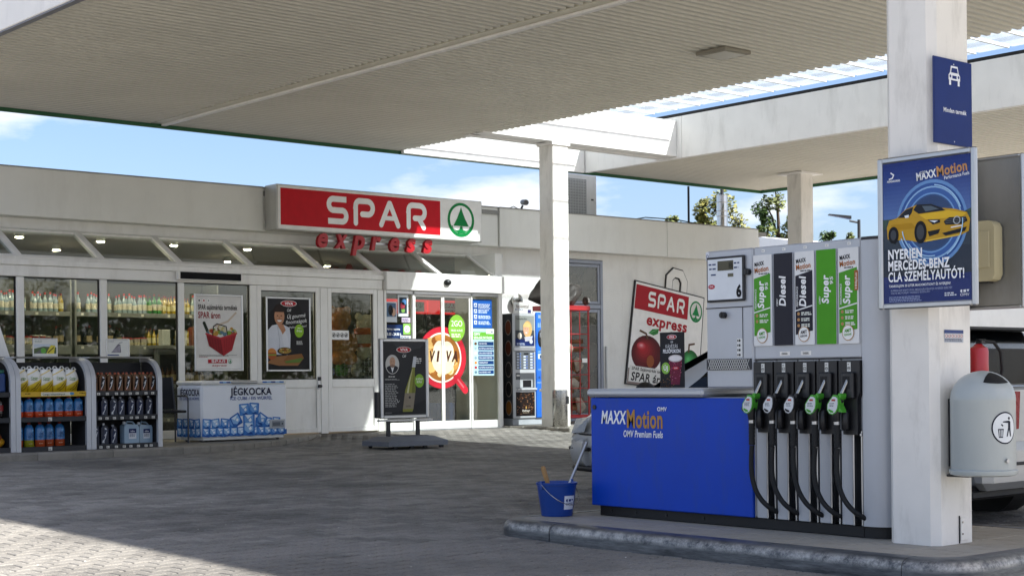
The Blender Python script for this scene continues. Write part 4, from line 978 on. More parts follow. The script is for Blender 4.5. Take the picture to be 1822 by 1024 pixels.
qpoly(body, 'c79a1e', 3); qpoly([(.4, .685), (.56, .68), (.68, .645), (.72, .625), (.42, .62), (.36, .65)], '20242c', 4); qpoly([(.46, .672), (.56, .667), (.65, .64), (.5, .63)], '56626c', 5)
qpoly([(.18, .605), (.27, .655), (.36, .672), (.34, .63), (.3, .6)], '23272e', 4); qpoly([(.42, .615), (.74, .625), (.95, .595), (.9, .57), (.5, .575)], 'd9b02e', 4)
qpoly([(.1, .56), (.34, .56), (.4, .52), (.12, .52)], 'b0851a', 4)
p.oval(*Q(.13, .485), .036, .05, '15161a', 5); p.oval(*Q(.44, .49), .042, .066, '15161a', 5); p.oval(*Q(.44, .49), .026, .044, '40444a', 6); p.oval(*Q(.13, .485), .02, .03, '40444a', 6)
qpoly([(.52, .572), (.66, .565), (.66, .545), (.58, .535)], '20242a', 5); qpoly([(.54, .565), (.64, .56), (.6, .548)], 'e4ecf2', 6)
qpoly([(.7, .55), (.76, .575), (.94, .57), (.96, .54), (.9, .52), (.72, .525)], '1c1e22', 5); p.ring(*Q(.845, .55), .024, .006, 'aab0b4', 6, 18)
for k in range(3): qpoly([(.72, .535+.012*k), (.94, .54+.012*k), (.94, .543+.012*k), (.72, .538+.012*k)], '6a6e72', 5.5)
qpoly([(.52, .49), (.66, .5), (.64, .47), (.54, .455)], '1c1e22', 5); qpoly([(.68, .47), (.95, .5), (.93, .47), (.72, .45)], '1c1e22', 5); qpoly([(.78, .5), (.9, .507), (.9, .515), (.78, .508)], 'e8e8e8', 6.5)
qpoly([(.5, .43), (.9, .455), (.88, .445), (.5, .42)], 'e0bc48', 5); qpoly([(.26, .615), (.31, .62), (.31, .6), (.27, .598)], 'dfe6ea', 6)
for a0, r_ in ((200, .36), (215, .31), (190, .33), (300, .35), (20, .35)):
    p.line([Q(.56+r_*math.cos(math.radians(a0+d)), .55+r_*.75*math.sin(math.radians(a0+d))) for d in range(0, 70, 7)], .006, 'a8d0f0', 7)
p.text('OMV', *Q(.44, .895), .016, 'e4e8f0', .045, 3, .01, rot=4); p.text('MAXX', *Q(.4, .853), .044, 'f0f2f5', .135, 3, .035, rot=5); p.text('Motion', *Q(.63, .865), .058, 'c9925a', .2, 3, .026, rot=5); p.text('Performance Fuels', *Q(.71, .838), .02, 'eef0f4', .165, 3, .015, rot=5)
p.line([Q(.1, .93), Q(.135, .912), Q(.12, .89), Q(.08, .885)], .008, 'f0f2f4', 3); p.text('HUNGARORING', *Q(.06, .862), .012, 'f0f2f4', .09, 3, .03)
p.text('NYERJEN', *Q(.07, .315), .055, 'f3f4f6', .235, 8, .035); p.text('MERCEDES-BENZ', *Q(.07, .235), .055, 'f3f4f6', .42, 8, .035); p.text('CLA SZEMÉLYAUTÓT!', *Q(.07, .155), .055, 'f3f4f6', .515, 8, .035)
p.text('TANKOLJON 30 LITER MAXXMOTIONT ÉS NYERJEN!', *Q(.07, .115), .014, 'f0f2f6', .42, 3, .02)
p.text('SUPERSHOP KÁRTYÁVAL MEGDUPLÁZHATJA NYERÉSI ESÉLYÉT', *Q(.09, .085), .011, '9fa9c8', .42, 3, .01); p.text('VIGYE MOTORJÁT HOSSZÚ IDŐN ÁT!', *Q(.09, .066), .011, '9fa9c8', .27, 3, .01)
p.lines(Q(.07, 0)[0], Q(0, .042)[1], Q(.55, 0)[0], .005, 4, '8f9bc4', 3); omv_logo(p, *Q(.87, .055), .06, 'eef0f4', 3); p.lines(Q(.7, 0)[0], Q(0, .05)[1], Q(.83, 0)[0], .007, 2, 'dfe4ee', 3)
p.done('poster_print', fp)
MB().box(7.7225, 7.7235, 4.917, 5.523, 1.567, 2.403).build('poster_cover', glass('clear_sheet', 'fafafa', .008, .004), fp)

bf = thing('poster_holder', 'empty grey poster holder with worn backing sheet beside the near column', 'poster holder', (8.3, 5.05, 1.54))
MB().cbox(8.3, 8.312, 4.945, 5.6, 1.55, 2.44, .003).build('backing', mat('worn_zinc_sheet', '8e8d88', .4, .5, var=.18, scale=2.5, dirt=.5, dcol='6a655c'), bf)
snap_frame(8.29, 8.325, 4.93, 5.62, 1.535, 2.455, bf, alu, .022)
MB().cbox(8.25, 8.289, 5.3, 5.5, 1.7, 2.3, .004).build('wall_bracket', alu, bf)
pd = thing('towel_dispenser', 'beige rounded paper towel dispenser fixed beside the near column', 'dispenser', (8.25, 5.13, 1.7))
beige = mat('beige_plastic', 'b9ae8a', .4, var=.04)
m_ = MB(); m_.prism([(5.07, 1.74), (5.07, 2.02), (5.085, 2.05), (5.11, 2.062), (5.245, 2.062), (5.245, 1.70), (5.11, 1.70), (5.085, 1.71)], 'X', 8.2, 8.288); m_.build('cover', beige, pd, smooth=40)
MB().cbox(8.192, 8.199, 5.1, 5.24, 1.78, 2.0, .004).build('front_shell', beige, pd)
MB().cbox(8.21, 8.27, 5.12, 5.23, 1.69, 1.6995, .001).build('paper_slot', black_plastic, pd)
bs = thing('lane_sign', 'dark blue sign with a white car symbol high on the near column', 'sign', (8.03, 5.24, 2.5))
MB().cbox(7.835, 8.235, 5.232, 5.243, 2.51, 3.02, .003).build('plate', mat('blue_sign_plate', '142a66', .4, var=.05), bs)
p = Pr((0, 5.232, 0), (1, 0, 0)); u, v = 8.045, 2.895
p.rect(7.84, 2.515, 8.23, 3.015, '142c6c', 0)
p.poly([(u-.06, v), (u-.06, v+.03), (u-.045, v+.045), (u-.035, v+.085), (u+.035, v+.085), (u+.045, v+.045), (u+.06, v+.03), (u+.06, v)], 'e6e9ee', 1)
p.poly([(u-.035, v+.045), (u-.028, v+.073), (u+.028, v+.073), (u+.035, v+.045)], '142c6c', 2); p.oval(u-.043, v+.022, .009, None, '142c6c', 2, 12); p.oval(u+.043, v+.022, .009, None, '142c6c', 2, 12); p.rect(u-.022, v+.01, u+.022, v+.028, '142c6c', 2)
p.rect(u-.055, v-.03, u-.035, v, 'e6e9ee', 1); p.rect(u+.035, v-.03, u+.055, v, 'e6e9ee', 1)
p.text('Minden termék', 8.05, 2.7, .026, 'e8ebf0', .24, 1, .02, 'c'); p.oval(8.04, 2.99, .005, None, 'c8ccd4', 1, 8); p.oval(8.04, 2.53, .005, None, 'c8ccd4', 1, 8)
p.done('sign_print', bs)
st = Pr((0, 5.249, 0), (1, 0, 0)); st.rect(7.94, 1.335, 8.14, 1.41, 'b8bcc4', 0); st.rect(7.94, 1.39, 8.14, 1.41, '3a4a7c', 1)
for k in range(6): st.rect(7.948+.032*k, 1.362, 7.972+.032*k, 1.386, 'e9e6e2', 1); st.ring(7.96+.032*k, 1.374, .01, .003, 'b02a34', 2, 12)
st.lines(7.945, 1.352, 8.13, .005, 2, '4a5264', 1)
o = st.done('warning_sticker', None); tag(o, 'small warning sticker strip on the near column below the poster', 'sticker')
# litter bin
lb = thing('litter_bin', 'pale grey domed litter bin hung on the near column', 'litter bin', (8.06, 5.04, .56))
bin_m = mat('bin_grey_enamel', 'aab0ae', .35, var=.05, scale=3, dirt=.2, dcol='87847a', coat=.2)
cx_, cy_ = 8.02, 5.045
def dome(r): return [(r*math.cos(math.radians(a)), 1.0+.165*math.sin(math.radians(a))) for a in range(0, 86, 8)]+[(.01, 1.166)]
m_ = MB(); m_.lathe([(.185, .585), (.188, .60), (.188, .985), (.189, .99), (.189, 1.0)]+dome(.188)[1:], (cx_, cy_, 0), 36, sx=1, sy=.98); m_.build('body', bin_m, lb, smooth=40)
m_ = MB(); m_.lathe([(.17, .553), (.192, .56), (.198, .575), (.198, .585), (.187, .592)], (cx_, cy_, 0), 36, sx=1, sy=.98); m_.build('base_ring', bin_m, lb, smooth=40)
# throw-in opening on the dome (dark lens-shaped mouth following the surface)
mo = MB(); gp = []
fx = math.radians(-112)
for i in range(13):
    for j in range(7):
        a = fx+math.radians(-34+68*i/12); s_ = math.sin(PI*i/12)**.6; e = math.radians(34+2+(j/6-.1)*34*s_)
        gp.append((cx_+.1905*math.cos(e)*math.cos(a)*1.0, cy_+.1905*.98*math.cos(e)*math.sin(a), 1.0+.1675*math.sin(e)))
mo.add(gp, [(i*7+j, (i+1)*7+j, (i+1)*7+j+1, i*7+j+1) for i in range(12) for j in range(6)]); mo.build('throw_in_opening', rubber, lb, fix=False, smooth=60)
class BinP(Pr):
    def p3(s, u, v, l):
        r = .1895+l*.0008; a = u/.188+math.radians(-106)
        return Vector((cx_+r*math.cos(a), cy_+r*.98*math.sin(a), v))
def strip_poly(P, pts, cc, l, n=10):                # cut a flat figure into slices so that it follows the curve
    us = [q[0] for q in pts]; a, b = min(us), max(us)
    def half(ps, bound, sg):
        r = []
        for k in range(len(ps)):
            p_, q_ = ps[k-1], ps[k]; ip, iq = (p_[0]-bound)*sg >= 0, (q_[0]-bound)*sg >= 0
            if ip != iq: t = (bound-p_[0])/(q_[0]-p_[0]); r.append((bound, p_[1]+(q_[1]-p_[1])*t))
            if iq: r.append(q_)
        return r
    for k in range(n):
        o = half(half(pts, a+(b-a)*k/n, 1), a+(b-a)*(k+1)/n, -1)
        if len(o) > 2: P.poly(o, cc, l)
bp_ = BinP((0, 0, 0), (1, 0, 0)); zc = .835
strip_poly(bp_, arc(0, zc, .088, 0, 350, 35, .093), '14162a', 0); strip_poly(bp_, arc(0, zc, .08, 0, 350, 35, .085), 'dfe2e2', 1)
for pts in ([(-.05, zc-.005), (-.012, zc-.005), (-.018, zc-.056), (-.044, zc-.056)],): strip_poly(bp_, pts, '1c2030', 2, 3)
for k in range(3): strip_poly(bp_, [(-.043+.01*k, zc-.012), (-.038+.01*k, zc-.012), (-.037+.009*k, zc-.05), (-.041+.009*k, zc-.05)], 'dfe2e2', 3, 1)
strip_poly(bp_, arc(.028, zc+.055, .0085, 0, 340, 12), '1c2030', 2, 2); strip_poly(bp_, [(-.018, zc+.038), (.03, zc+.042), (.04, zc+.035), (.04, zc-.0), (.046, zc-.05), (.036, zc-.05), (.028, zc-.01), (.016, zc-.05), (.008, zc-.05), (.02, zc), (.02, zc+.028), (-.018, zc+.032)], '1c2030', 2, 8)
strip_poly(bp_, [(-.032, zc+.018), (-.02, zc+.008), (-.014, zc+.014), (-.026, zc+.024)], '1c2030', 2, 2)
bp_.done('litter_symbol', lb)
aa = math.radians(-104); MB().cyl((cx_+.187*math.cos(aa), cy_+.187*math.sin(aa), .645), (cx_+.2*math.cos(aa), cy_+.2*math.sin(aa), .645), .012, n=12).build('lock', alu, lb)
MB().cbox(7.95, 8.0, 5.1, 5.2485, .54, .552, .002).cbox(7.97, 8.15, 5.215, 5.2485, .6, 1.0, .003).build('bracket', dark_metal, lb)
# fire extinguisher
fe = thing('fire_extinguisher', 'red fire extinguisher with black hose behind the near column', 'extinguisher', (8.42, 5.3, .6))
ex, ey = 8.385, 5.3
m_ = MB(); m_.lathe([(.05, .72), (.06, .735), (.06, 1.285), (.055, 1.305), (.03, 1.32), (.02, 1.33)], (ex, ey, 0), 20); m_.build('cylinder', mat('extinguisher_red', 'b01822', .3, var=.04, coat=.3), fe, smooth=40)
MB().cbox(ex-.012, ex+.05, ey-.03, ey+.012, 1.33, 1.35, .004).cbox(ex-.01, ex+.07, ey-.012, ey+.012, 1.352, 1.36, .003).build('valve_handle', black_plastic, fe)
MB().tube([(ex+.03, ey-.02, 1.345), (ex+.09, ey-.05, 1.34), (ex+.135, ey-.07, 1.28), (ex+.15, ey-.07, 1.17), (ex+.13, ey-.05, 1.05), (ex+.08, ey-.02, .95)], .011, 8).build('hose', rubber, fe, smooth=50)
MB().cbox(8.25, 8.31, 5.26, 5.32, .9, .95, .004).build('bracket', dark_metal, fe)
p = Pr((ex, ey-.061, 0), (1, 0, 0)); p.rect(-.015, 1.0, .028, 1.16, 'd9d6d0', 0); p.lines(-.01, 1.14, .024, .006, 9, '6a5a5a', 1); p.done('instruction_label', fe)
# ------------------------------------------------------------------ outdoor display racks and their goods
rack_grey = mat('rack_grey_profile', 'c0c2c5', .42, .25, var=.04, dirt=.15)
rack_dark = mat('rack_dark_panel', '2c2d30', .6, var=.12)
YR = 18.45
RACKS = [(6.80, 7.865), (7.87, 8.865), (8.87, 9.87)]
rl = ['display rack at the picture edge holding a cola bottle and blue can', 'curved grey display rack of yellow bags and blue washer fluid jugs', 'curved grey display rack of brown and dark oil cans']
SH = (1.03, .715, .345)
for (xa, xb), lab in zip(RACKS, rl):
    t = thing('display_rack', lab, 'display rack', ((xa+xb)/2, YR+.25, .292), group='curved outdoor display racks')
    rim = [(YR, .293), (YR, 1.16)]+[(YR+.34-.34*math.cos(math.radians(a)), 1.16+.30*math.sin(math.radians(a))) for a in range(10, 91, 10)]+[(YR+.5, 1.46)]
    inr = [(y+.05 if z < 1.16 else y+(.05*(1-(y-YR)/.5)), z-(0 if z < 1.17 else .045*(z-1.16)/.3)) for y, z in rim]
    for x_, w in ((xa, .062), (xb-.062, .062)):
        m_ = MB(); n = len(rim)
        m_.add([(x_, y, z) for y, z in rim]+[(x_, y, z) for y, z in inr]+[(x_+w, y, z) for y, z in rim]+[(x_+w, y, z) for y, z in inr],
               [(i, i+1, n+i+1, n+i) for i in range(n-1)]+[(2*n+i, 2*n+i+1, 3*n+i+1, 3*n+i) for i in range(n-1)]+[(i, i+1, 2*n+i+1, 2*n+i) for i in range(n-1)]+[(n+i, n+i+1, 3*n+i+1, 3*n+i) for i in range(n-1)]+[(0, n, 3*n, 2*n), (n-1, 2*n-1, 4*n-1, 3*n-1)])
        sp = m_.build('side_panel', rack_grey, t, smooth=35)
        q = inr+[(YR+.5, .293)]
        MB().prism(q, 'X', x_+.02, x_+.042).build('side_infill', rack_dark, sp)
    MB().box(xa+.063, xb-.063, YR+.48, YR+.5, .295, 1.41).build('back_panel', rack_dark, t)
    MB().cbox(xa+.063, xb-.063, YR+.2, YR+.5, 1.462, 1.478, .003).build('top_board', rack_grey, t)
    MB().tube([(xa+.06, YR+.16, 1.475), (xb-.06, YR+.16, 1.475)], .006, 6).build('top_rail', alu, t)
    for k in range(3): MB().tube([(xa+.2+.3*k, YR+.16, 1.475), (xa+.22+.3*k, YR+.3, 1.482)], .005, 6).build('rail_stay', alu, t)
    for z in SH:
        s_ = MB().box(xa+.063, xb-.063, YR+.04, YR+.478, z-.025, z-.003).build('shelf', rack_dark, t)
        yel = (xa == 7.87 and z == SH[0])
        MB().cbox(xa+.063, xb-.063, YR+.012, YR+.038, z-.055, z+.008, .003).build('shelf_edge', mat('yellow_shelf_strip', 'c9a11e', .5) if yel else dark_metal, s_)
        P = Pr((0, YR+.012, 0), (1, 0, 0))
        if yel:
            P.rect(xa+.33, z-.045, xa+.72, z+.0, 'd8d4c0', 0); P.text('Cargo takarmányok', xa+.35, z-.035, .022, '2b3a22', .3, 1, .01); P.oval(xa+.74, z-.02, .03, .018, '4a88b8', 1, 14); P.lines(xa+.12, z-.02, xa+.2, .012, 1, '55481a', 1, rag=.05); P.lines(xa+.84, z-.02, xa+.92, .012, 1, '55481a', 1, rag=.05)
        else:
            tagsn = [.42] if xa < 8 else [.1+.105*k+random.uniform(-.02, .02) for k in range(8)]
            for k in tagsn: P.rect(xa+k, z-.045, xa+k+(.05 if xa < 8 else .042), z+(.0 if xa < 8 else -.015), 'd6d4cc', 0); P.lines(xa+k+.006, z-.028, xa+k+.036, .006, 2, '5a5650', 1)
        P.done('price_tags', s_)
# --- goods: one prototype for each kind, then copies
def proto_bag():
    t = thing('salt_bag', 'x', 'bag', (0, 0, 0), local=True)
    m_ = MB(); n = 20; rings = []
    for k in range(13):
        v = k/12; w = .088*(1-.10*math.cos(v*6.3))*(1 if v < .8 else 1-.25*(v-.8)/.2); d = .065*math.sin(PI*min(.97, max(.06, v*.93+.05)))**.45
        rings.append([(w*abs(math.cos(2*PI*j/n))**.6*math.copysign(1, math.cos(2*PI*j/n))*(1+.03*math.sin(5*v+j)), d*abs(math.sin(2*PI*j/n))**.7*math.copysign(1, math.sin(2*PI*j/n))*(1+.06*math.sin(3*j+7*v)), .29*v+.006*math.sin(j*1.7+9*v)*(v > .8)) for j in range(n)])
    vs = [p for r in rings for p in r]
    m_.add(vs, [(i*n+j, i*n+(j+1) % n, (i+1)*n+(j+1) % n, (i+1)*n+j) for i in range(12) for j in range(n)]+[tuple(range(n)), tuple(range(12*n, 13*n))])
    mm = bpy.data.materials.new('bag_film'); mm.use_nodes = True; nn_, ll = mm.node_tree.nodes, mm.node_tree.links; b = nn_['Principled BSDF']; b.inputs['Roughness'].default_value = .3
    tcx = nn_.new('ShaderNodeTexCoord'); sx = nn_.new('ShaderNodeSeparateXYZ'); ll.new(tcx.outputs['Object'], sx.inputs[0])
    ad = nn_.new('ShaderNodeMath'); ad.operation = 'MULTIPLY_ADD'; ad.inputs[1].default_value = -.5; ll.new(sx.outputs[0], ad.inputs[0]); ll.new(sx.outputs[2], ad.inputs[2])
    r = nn_.new('ShaderNodeValToRGB'); r.color_ramp.elements[0].position = .06; r.color_ramp.elements[0].color = col('c9a50c')+(1,); r.color_ramp.elements[1].position = .21; r.color_ramp.elements[1].color = col('e6e4dc')+(1,)
    e = r.color_ramp.elements.new(.115); e.color = col('dcc23c')+(1,); e = r.color_ramp.elements.new(.125); e.color = col('e2dfd0')+(1,)
    e = r.color_ramp.elements.new(.245); e.color = col('e3e0d6')+(1,); e = r.color_ramp.elements.new(.255); e.color = col('d7b82a')+(1,); e = r.color_ramp.elements.new(.27); e.color = col('e9e8e2')+(1,)
    ll.new(ad.outputs[0], r.inputs[0]); ll.new(r.outputs[0], b.inputs['Base Color'])
    nz = nn_.new('ShaderNodeTexNoise'); nz.inputs['Scale'].default_value = 30; ll.new(tcx.outputs['Object'], nz.inputs['Vector']); bp = nn_.new('ShaderNodeBump'); bp.inputs['Strength'].default_value = .5; bp.inputs['Distance'].default_value = .02; ll.new(nz.outputs[0], bp.inputs['Height']); ll.new(bp.outputs[0], b.inputs['Normal'])
    m_.build('film', mm, t, smooth=60)
    P = Pr((0, -.062, 0), (1, 0, 0), base=.006)
    P.text('Cargo', -.05, .165, .028, '5c8f2e', .09, 1, .01); P.lines(-.05, .15, .05, .007, 1, '6a7a4a', 1); P.line([(-.05, .03), (.0, .06), (.06, .13)], .006, '1c1c18', 1); P.line([(-.02, .02), (.03, .05), (.07, .11)], .006, '1c1c18', 1)
    P.done('bag_print', t)
    for s_ in (-1, 1):
        m_ = MB(); m_.tube([(s_*.045-.03, 0, .282), (s_*.045-.02, -.008, .315), (s_*.045+.012, .006, .318), (s_*.045+.03, 0, .284)], [.012, .007, .007, .012], 7); m_.build('carry_loop', mat('clear_film', 'd8d8d2', .25), t, smooth=60)
    return t
def proto_jug(h, liquid, nm):
    t = thing(nm, 'x', 'jug', (0, 0, 0), local=True); k = h/.26
    m_ = MB(); m_.lathe([(.056, 0), (.062, .008), (.062, .075*k)], (0, 0, 0), 16, sx=1, sy=.8); m_.build('liquid_base', mat('liquid_'+liquid, liquid, .2, var=.05, coat=.3), t, smooth=40)
    m_ = MB(); m_.lathe([(.0622, .0755*k), (.062, .175*k), (.057, .2*k), (.038, .228*k), (.02, .238*k)], (0, 0, 0), 16, sx=1, sy=.8); m_.build('blue_label', mat('jug_blue_label', '2f6ea6', .25, var=.12, scale=30, coat=.3), t, smooth=40)
    m_ = MB(); m_.lathe([(.019, .236*k), (.021, .24*k), (.021, h), (.017, h+.003)], (0, 0, 0), 12); m_.build('cap', mat('jug_cap_red', '8a2a1c', .4), t, smooth=40)
    P = Pr((0, -.0505, 0), (1, 0, 0)); P.text('-20', -.026, .125*k, .03, '16304e', .05, 1, .01); P.lines(-.035, .11*k, .035, .006, 2, '1a3a5c', 1); P.oval(.02, .175*k, .012, .014, '6fa8d0', 1, 12); P.lines(-.03, .035*k, .03, .006, 1, 'd8b090', 1)
    P.done('jug_print', t); return t
def proto_can(nm, body, lab, accent, w=.047, h=.245, d=.035):
    t = thing(nm, 'x', 'oil can', (0, 0, 0), local=True)
    q = [(-w, 0), (w, 0), (w, h*.72), (w*.75, h*.83), (w*.1, h*.9), (-w*.2, h*.9), (-w*.55, h*.86), (-w, h*.74)]
    m_ = MB(); n = len(q)
    m_.add([(a*.92, -d, b+.003) for a, b in q]+[(a, -d*.8, b) for a, b in q]+[(a, d*.8, b) for a, b in q]+[(a*.92, d, b+.003) for a, b in q],
           [tuple(range(n)), tuple(range(4*n-1, 3*n-1, -1))]+[(i+r*n, (i+1) % n+r*n, (i+1) % n+(r+1)*n, i+(r+1)*n) for r in range(3) for i in range(n)])
    m_.build('can_body', mat('can_'+body, body, .35, .3 if body != '1a2138' else .1, var=.06), t)
    MB().cyl((-w*.05, 0, h*.9), (-w*.05, 0, h), .017, .016, 12).build('cap', mat('can_cap_'+accent, accent, .4), t, smooth=40)
    P = Pr((0, -d, 0), (1, 0, 0)); P.poly([(-w*.8, h*.08), (-w*.1, h*.05), (w*.75, h*.5), (w*.7, h*.66), (w*.35, h*.76), (-w*.1, h*.8), (-w*.3, h*.6)], lab, 0)
    P.poly([(-w*.1, h*.8), (w*.35, h*.76), (w*.55, h*.68), (-.0, h*.7)], 'cfd2d4', 1); P.line([(-w*.5, h*.1), (w*.1, h*.32), (w*.45, h*.6)], .008, 'e4e6e8', 1.5); P.poly([(-w*.75, h*.09), (-w*.15, h*.07), (-w*.2, h*.24), (-w*.6, h*.2)], accent, 1)
    P.text('OMV', w*.0, h*.38, .016, 'f0f0f0', .035, 2, .03, rot=55)
    P.done('can_label', t); return t
def proto_jerry():
    t = thing('jerrycan', 'x', 'jerrycan', (0, 0, 0), local=True)
    tr = mat('translucent_blue_canister', '8fa6b8', .3, var=.08)
    q = [(-.095, 0), (.095, 0), (.1, .02), (.1, .2), (.085, .232), (-.07, .245), (-.1, .22), (-.1, .02)]
    MB().prism(q, 'Y', -.06, .06).build('canister', tr, t)
    MB().tube([(-.05, 0, .24), (-.03, 0, .275), (.04, 0, .268), (.07, 0, .235)], .012, 8).build('grip', tr, t, smooth=50)
    MB().cyl((-.075, 0, .24), (-.075, 0, .275), .02, n=12).build('cap', mat('cap_white', 'c8ccd0', .4), t)
    P = Pr((0, -.06, 0), (1, 0, 0)); P.rect(-.04, .06, .06, .185, 'd5d8dc', 0); P.rect(-.04, .13, .06, .185, '1f2a58', 1); P.text('AdBlue', -.02, .145, .02, 'e8ecf2', .06, 2, .01); P.lines(-.03, .115, .05, .006, 4, '5a6070', 1); P.done('label', t)
    return t
bag, j1, j2 = proto_bag(), proto_jug(.26, 'b8401c', 'washer_jug'), proto_jug(.30, 'a04420', 'washer_jug'); j3 = proto_jug(.30, '8a8a1e', 'washer_jug')
canb = proto_can('oil_can', '5d3d24', '1d1d22', 'a04a28'); cand = proto_can('oil_can', '1a2138', '2a3350', '8a8d94'); canc = proto_can('oil_can', '202636', '3a3f52', 'c4c6c8', .055, .27)
jer = proto_jerry()
for o in (bag, j1, j2, j3, canb, cand, canc, jer): note_kids(o)
USED = set()
def put(proto, x, y, z, label, group, rz=0, sc=1):
    o = copy_tree(proto) if proto.name in USED else proto
    USED.add(proto.name); o.location = (x, y, z); o.rotation_euler = (0, 0, rz); o.scale = (sc, sc, sc); o['label'] = label; o['group'] = group; return o
ordn = ['first', 'second', 'third', 'fourth', 'fifth', 'sixth', 'seventh', 'eighth']
for k in range(5): put(bag, 7.99+.168*k, YR+.14+random.uniform(0, .03), SH[0], '%s yellow and white bag from the left on the top rack shelf' % ordn[k], 'bags on the rack', random.uniform(-.12, .12), random.uniform(.97, 1.04))
for k in range(7): put(j1, 7.955+.132*k, YR+.13, SH[1], '%s blue jug from the left on the middle shelf below the bags' % ordn[k], 'washer fluid jugs', random.uniform(-.15, .15))
for k, pr_ in enumerate((j2, j3, j2, j2, j2)): put(pr_, 7.95+.145*k, YR+.15+(.06 if k > 2 else 0), SH[2], '%s large jug from the left on the lowest shelf below the bags' % ordn[k], 'washer fluid jugs', random.uniform(-.15, .15), 1.04)
for r in range(2):
    for k in range(8): put(canb, 8.95+.118*k, YR+.12+.1*r, SH[0], '%s brown oil can from the left in the %s row of the top shelf' % (ordn[k], ('front', 'second')[r]), 'brown oil cans', random.uniform(-.06, .06))
for k in range(7): put(cand if k in (0, 1, 3, 4, 5) else canc, 8.955+.128*k+random.uniform(-.012, .012), YR+.12, SH[1], '%s dark oil can from the left on the middle shelf below the brown cans' % ordn[k], 'dark oil cans', random.uniform(-.1, .1), 1 if k not in (2, 6) else .92)
for k in range(3): put((canc, canc, cand)[k], 8.97+.128*k, YR+.14, SH[2], '%s dark oil can from the left on the lowest shelf beside the jerrycans' % ordn[k], 'dark oil cans', .05*k, 1.02)
put(jer, 9.47, YR+.15, SH[2], 'pale blue jerrycan nearest the dark cans on the lowest rack shelf', 'jerrycans', 0, 1.05); put(jer, 9.69, YR+.19, SH[2], 'pale blue jerrycan at the rack end on the lowest shelf', 'jerrycans', .1)
t = thing('canister', 'dark blue canister with green cap on the rack at the picture edge', 'canister', (7.66, YR+.15, SH[0]))
MB().cbox(7.58, 7.78, YR+.08, YR+.22, SH[0], SH[0]+.24, .02).build('body', mat('canister_blue', '173a70', .4, var=.08), t); MB().cbox(7.63, 7.78, YR+.12, YR+.18, SH[0]+.24, SH[0]+.285, .012).build('grip', mat('canister_green', '1d5a48', .4), t)
t = thing('cola_bottle', 'dark cola bottle with red label on the rack at the picture edge', 'bottle', (7.71, YR+.12, SH[1]))
m_ = MB(); m_.lathe([(.04, 0), (.045, .01), (.045, .1), (.04, .12), (.045, .14), (.044, .19), (.02, .25), (.015, .27)], (7.71, YR+.12, SH[1]), 16); m_.build('body', mat('cola_dark', '150a08', .12, var=.1, coat=.5), t, smooth=40)
MB().cyl((7.71, YR+.12, SH[1]+.27), (7.71, YR+.12, SH[1]+.295), .017, n=12).build('cap', mat('cap_white2', 'd8d8d8', .4), t); m_ = MB(); m_.lathe([(.0465, .09), (.0465, .165)], (7.71, YR+.12, SH[1]), 16); m_.build('label', mat('cola_label', '8a1a1e', .4, var=.3, scale=60), t, fix=False, smooth=40)
t = thing('snack_sack', 'yellow and orange sack at the bottom of the rack at the picture edge', 'sack', (7.66, YR+.17, SH[2]))
m_ = MB(); m_.ell((7.66, YR+.17, SH[2]+.075), (.13, .09, .075)); m_.build('sack', mat('sack_yellow', 'c08a1a', .4, var=.5, scale=9), t, smooth=60)
m_ = MB(); m_.ell((7.65, YR+.15, SH[2]+.13), (.09, .08, .07)); m_.build('contents', mat('sack_orange', '9a4a1c', .5, var=.5, scale=12), t, smooth=60)
for i, (xa, nm) in enumerate(((8.2, 'small framed card with a road picture on the display rack'), (9.2, 'small framed card with a building picture on the display rack'))):
    t = thing('framed_card', nm, 'card', (xa+.165, 18.72, 1.479))
    frame_rect(MB(), xa, xa+.33, 1.4795, 1.715, .016, 18.69, 18.705, .003).build('frame', alu, t)
    MB().box(xa+.01, xa+.32, 18.699, 18.703, 1.49, 1.705).build('backing', alu, t); MB().prism([(18.706, 1.4795), (18.8, 1.4795), (18.706, 1.64)], 'X', xa+.16, xa+.165).build('stand', alu, t)
    P = Pr((0, 18.699, 0), (1, 0, 0)); P.rect(xa+.016, 1.495, xa+.314, 1.7, 'dcdcd4', 0)
    if i == 0:
        P.text('KIVÁLÓ', xa+.03, 1.66, .025, '8a9a8a', .09, 1, .01); P.poly([(xa+.016, 1.52), (xa+.314, 1.52), (xa+.314, 1.6), (xa+.14, 1.61), (xa+.016, 1.58)], '5a6a48', 1); P.poly([(xa+.03, 1.52), (xa+.12, 1.52), (xa+.15, 1.605), (xa+.145, 1.605)], '6a6a6a', 2)
        P.oval(xa+.14, 1.555, .035, None, '6aa84a', 3, 16); P.poly([(xa+.18, 1.52), (xa+.28, 1.52), (xa+.3, 1.62), (xa+.24, 1.63)], 'd8c84a', 2); P.line([(xa+.2, 1.53), (xa+.28, 1.6)], .012, '33331c', 3); P.rect(xa+.016, 1.6, xa+.3, 1.64, 'c4cdd4', .5)
    else:
        P.lines(xa+.03, 1.675, xa+.12, .008, 1, '8a8a90', 1); P.poly([(xa+.07, 1.535), (xa+.21, 1.535), (xa+.2, 1.64), (xa+.17, 1.65)], '77727c', 1)
        for k in range(6): P.line([(xa+.09+.018*k, 1.54), (xa+.1+.018*k, 1.57+.012*k)], .006, 'c8c4cc', 2)
        P.line([(xa+.18, 1.66), (xa+.23, 1.67)], .006, '33343a', 1); P.rect(xa+.016, 1.495, xa+.18, 1.51, '3a4a7a', 1)
    P.done('card_print', t)
t = thing('board_sign', 'white leaning board cut off by the picture edge behind the racks', 'board', (7.95, 19.25, .292))
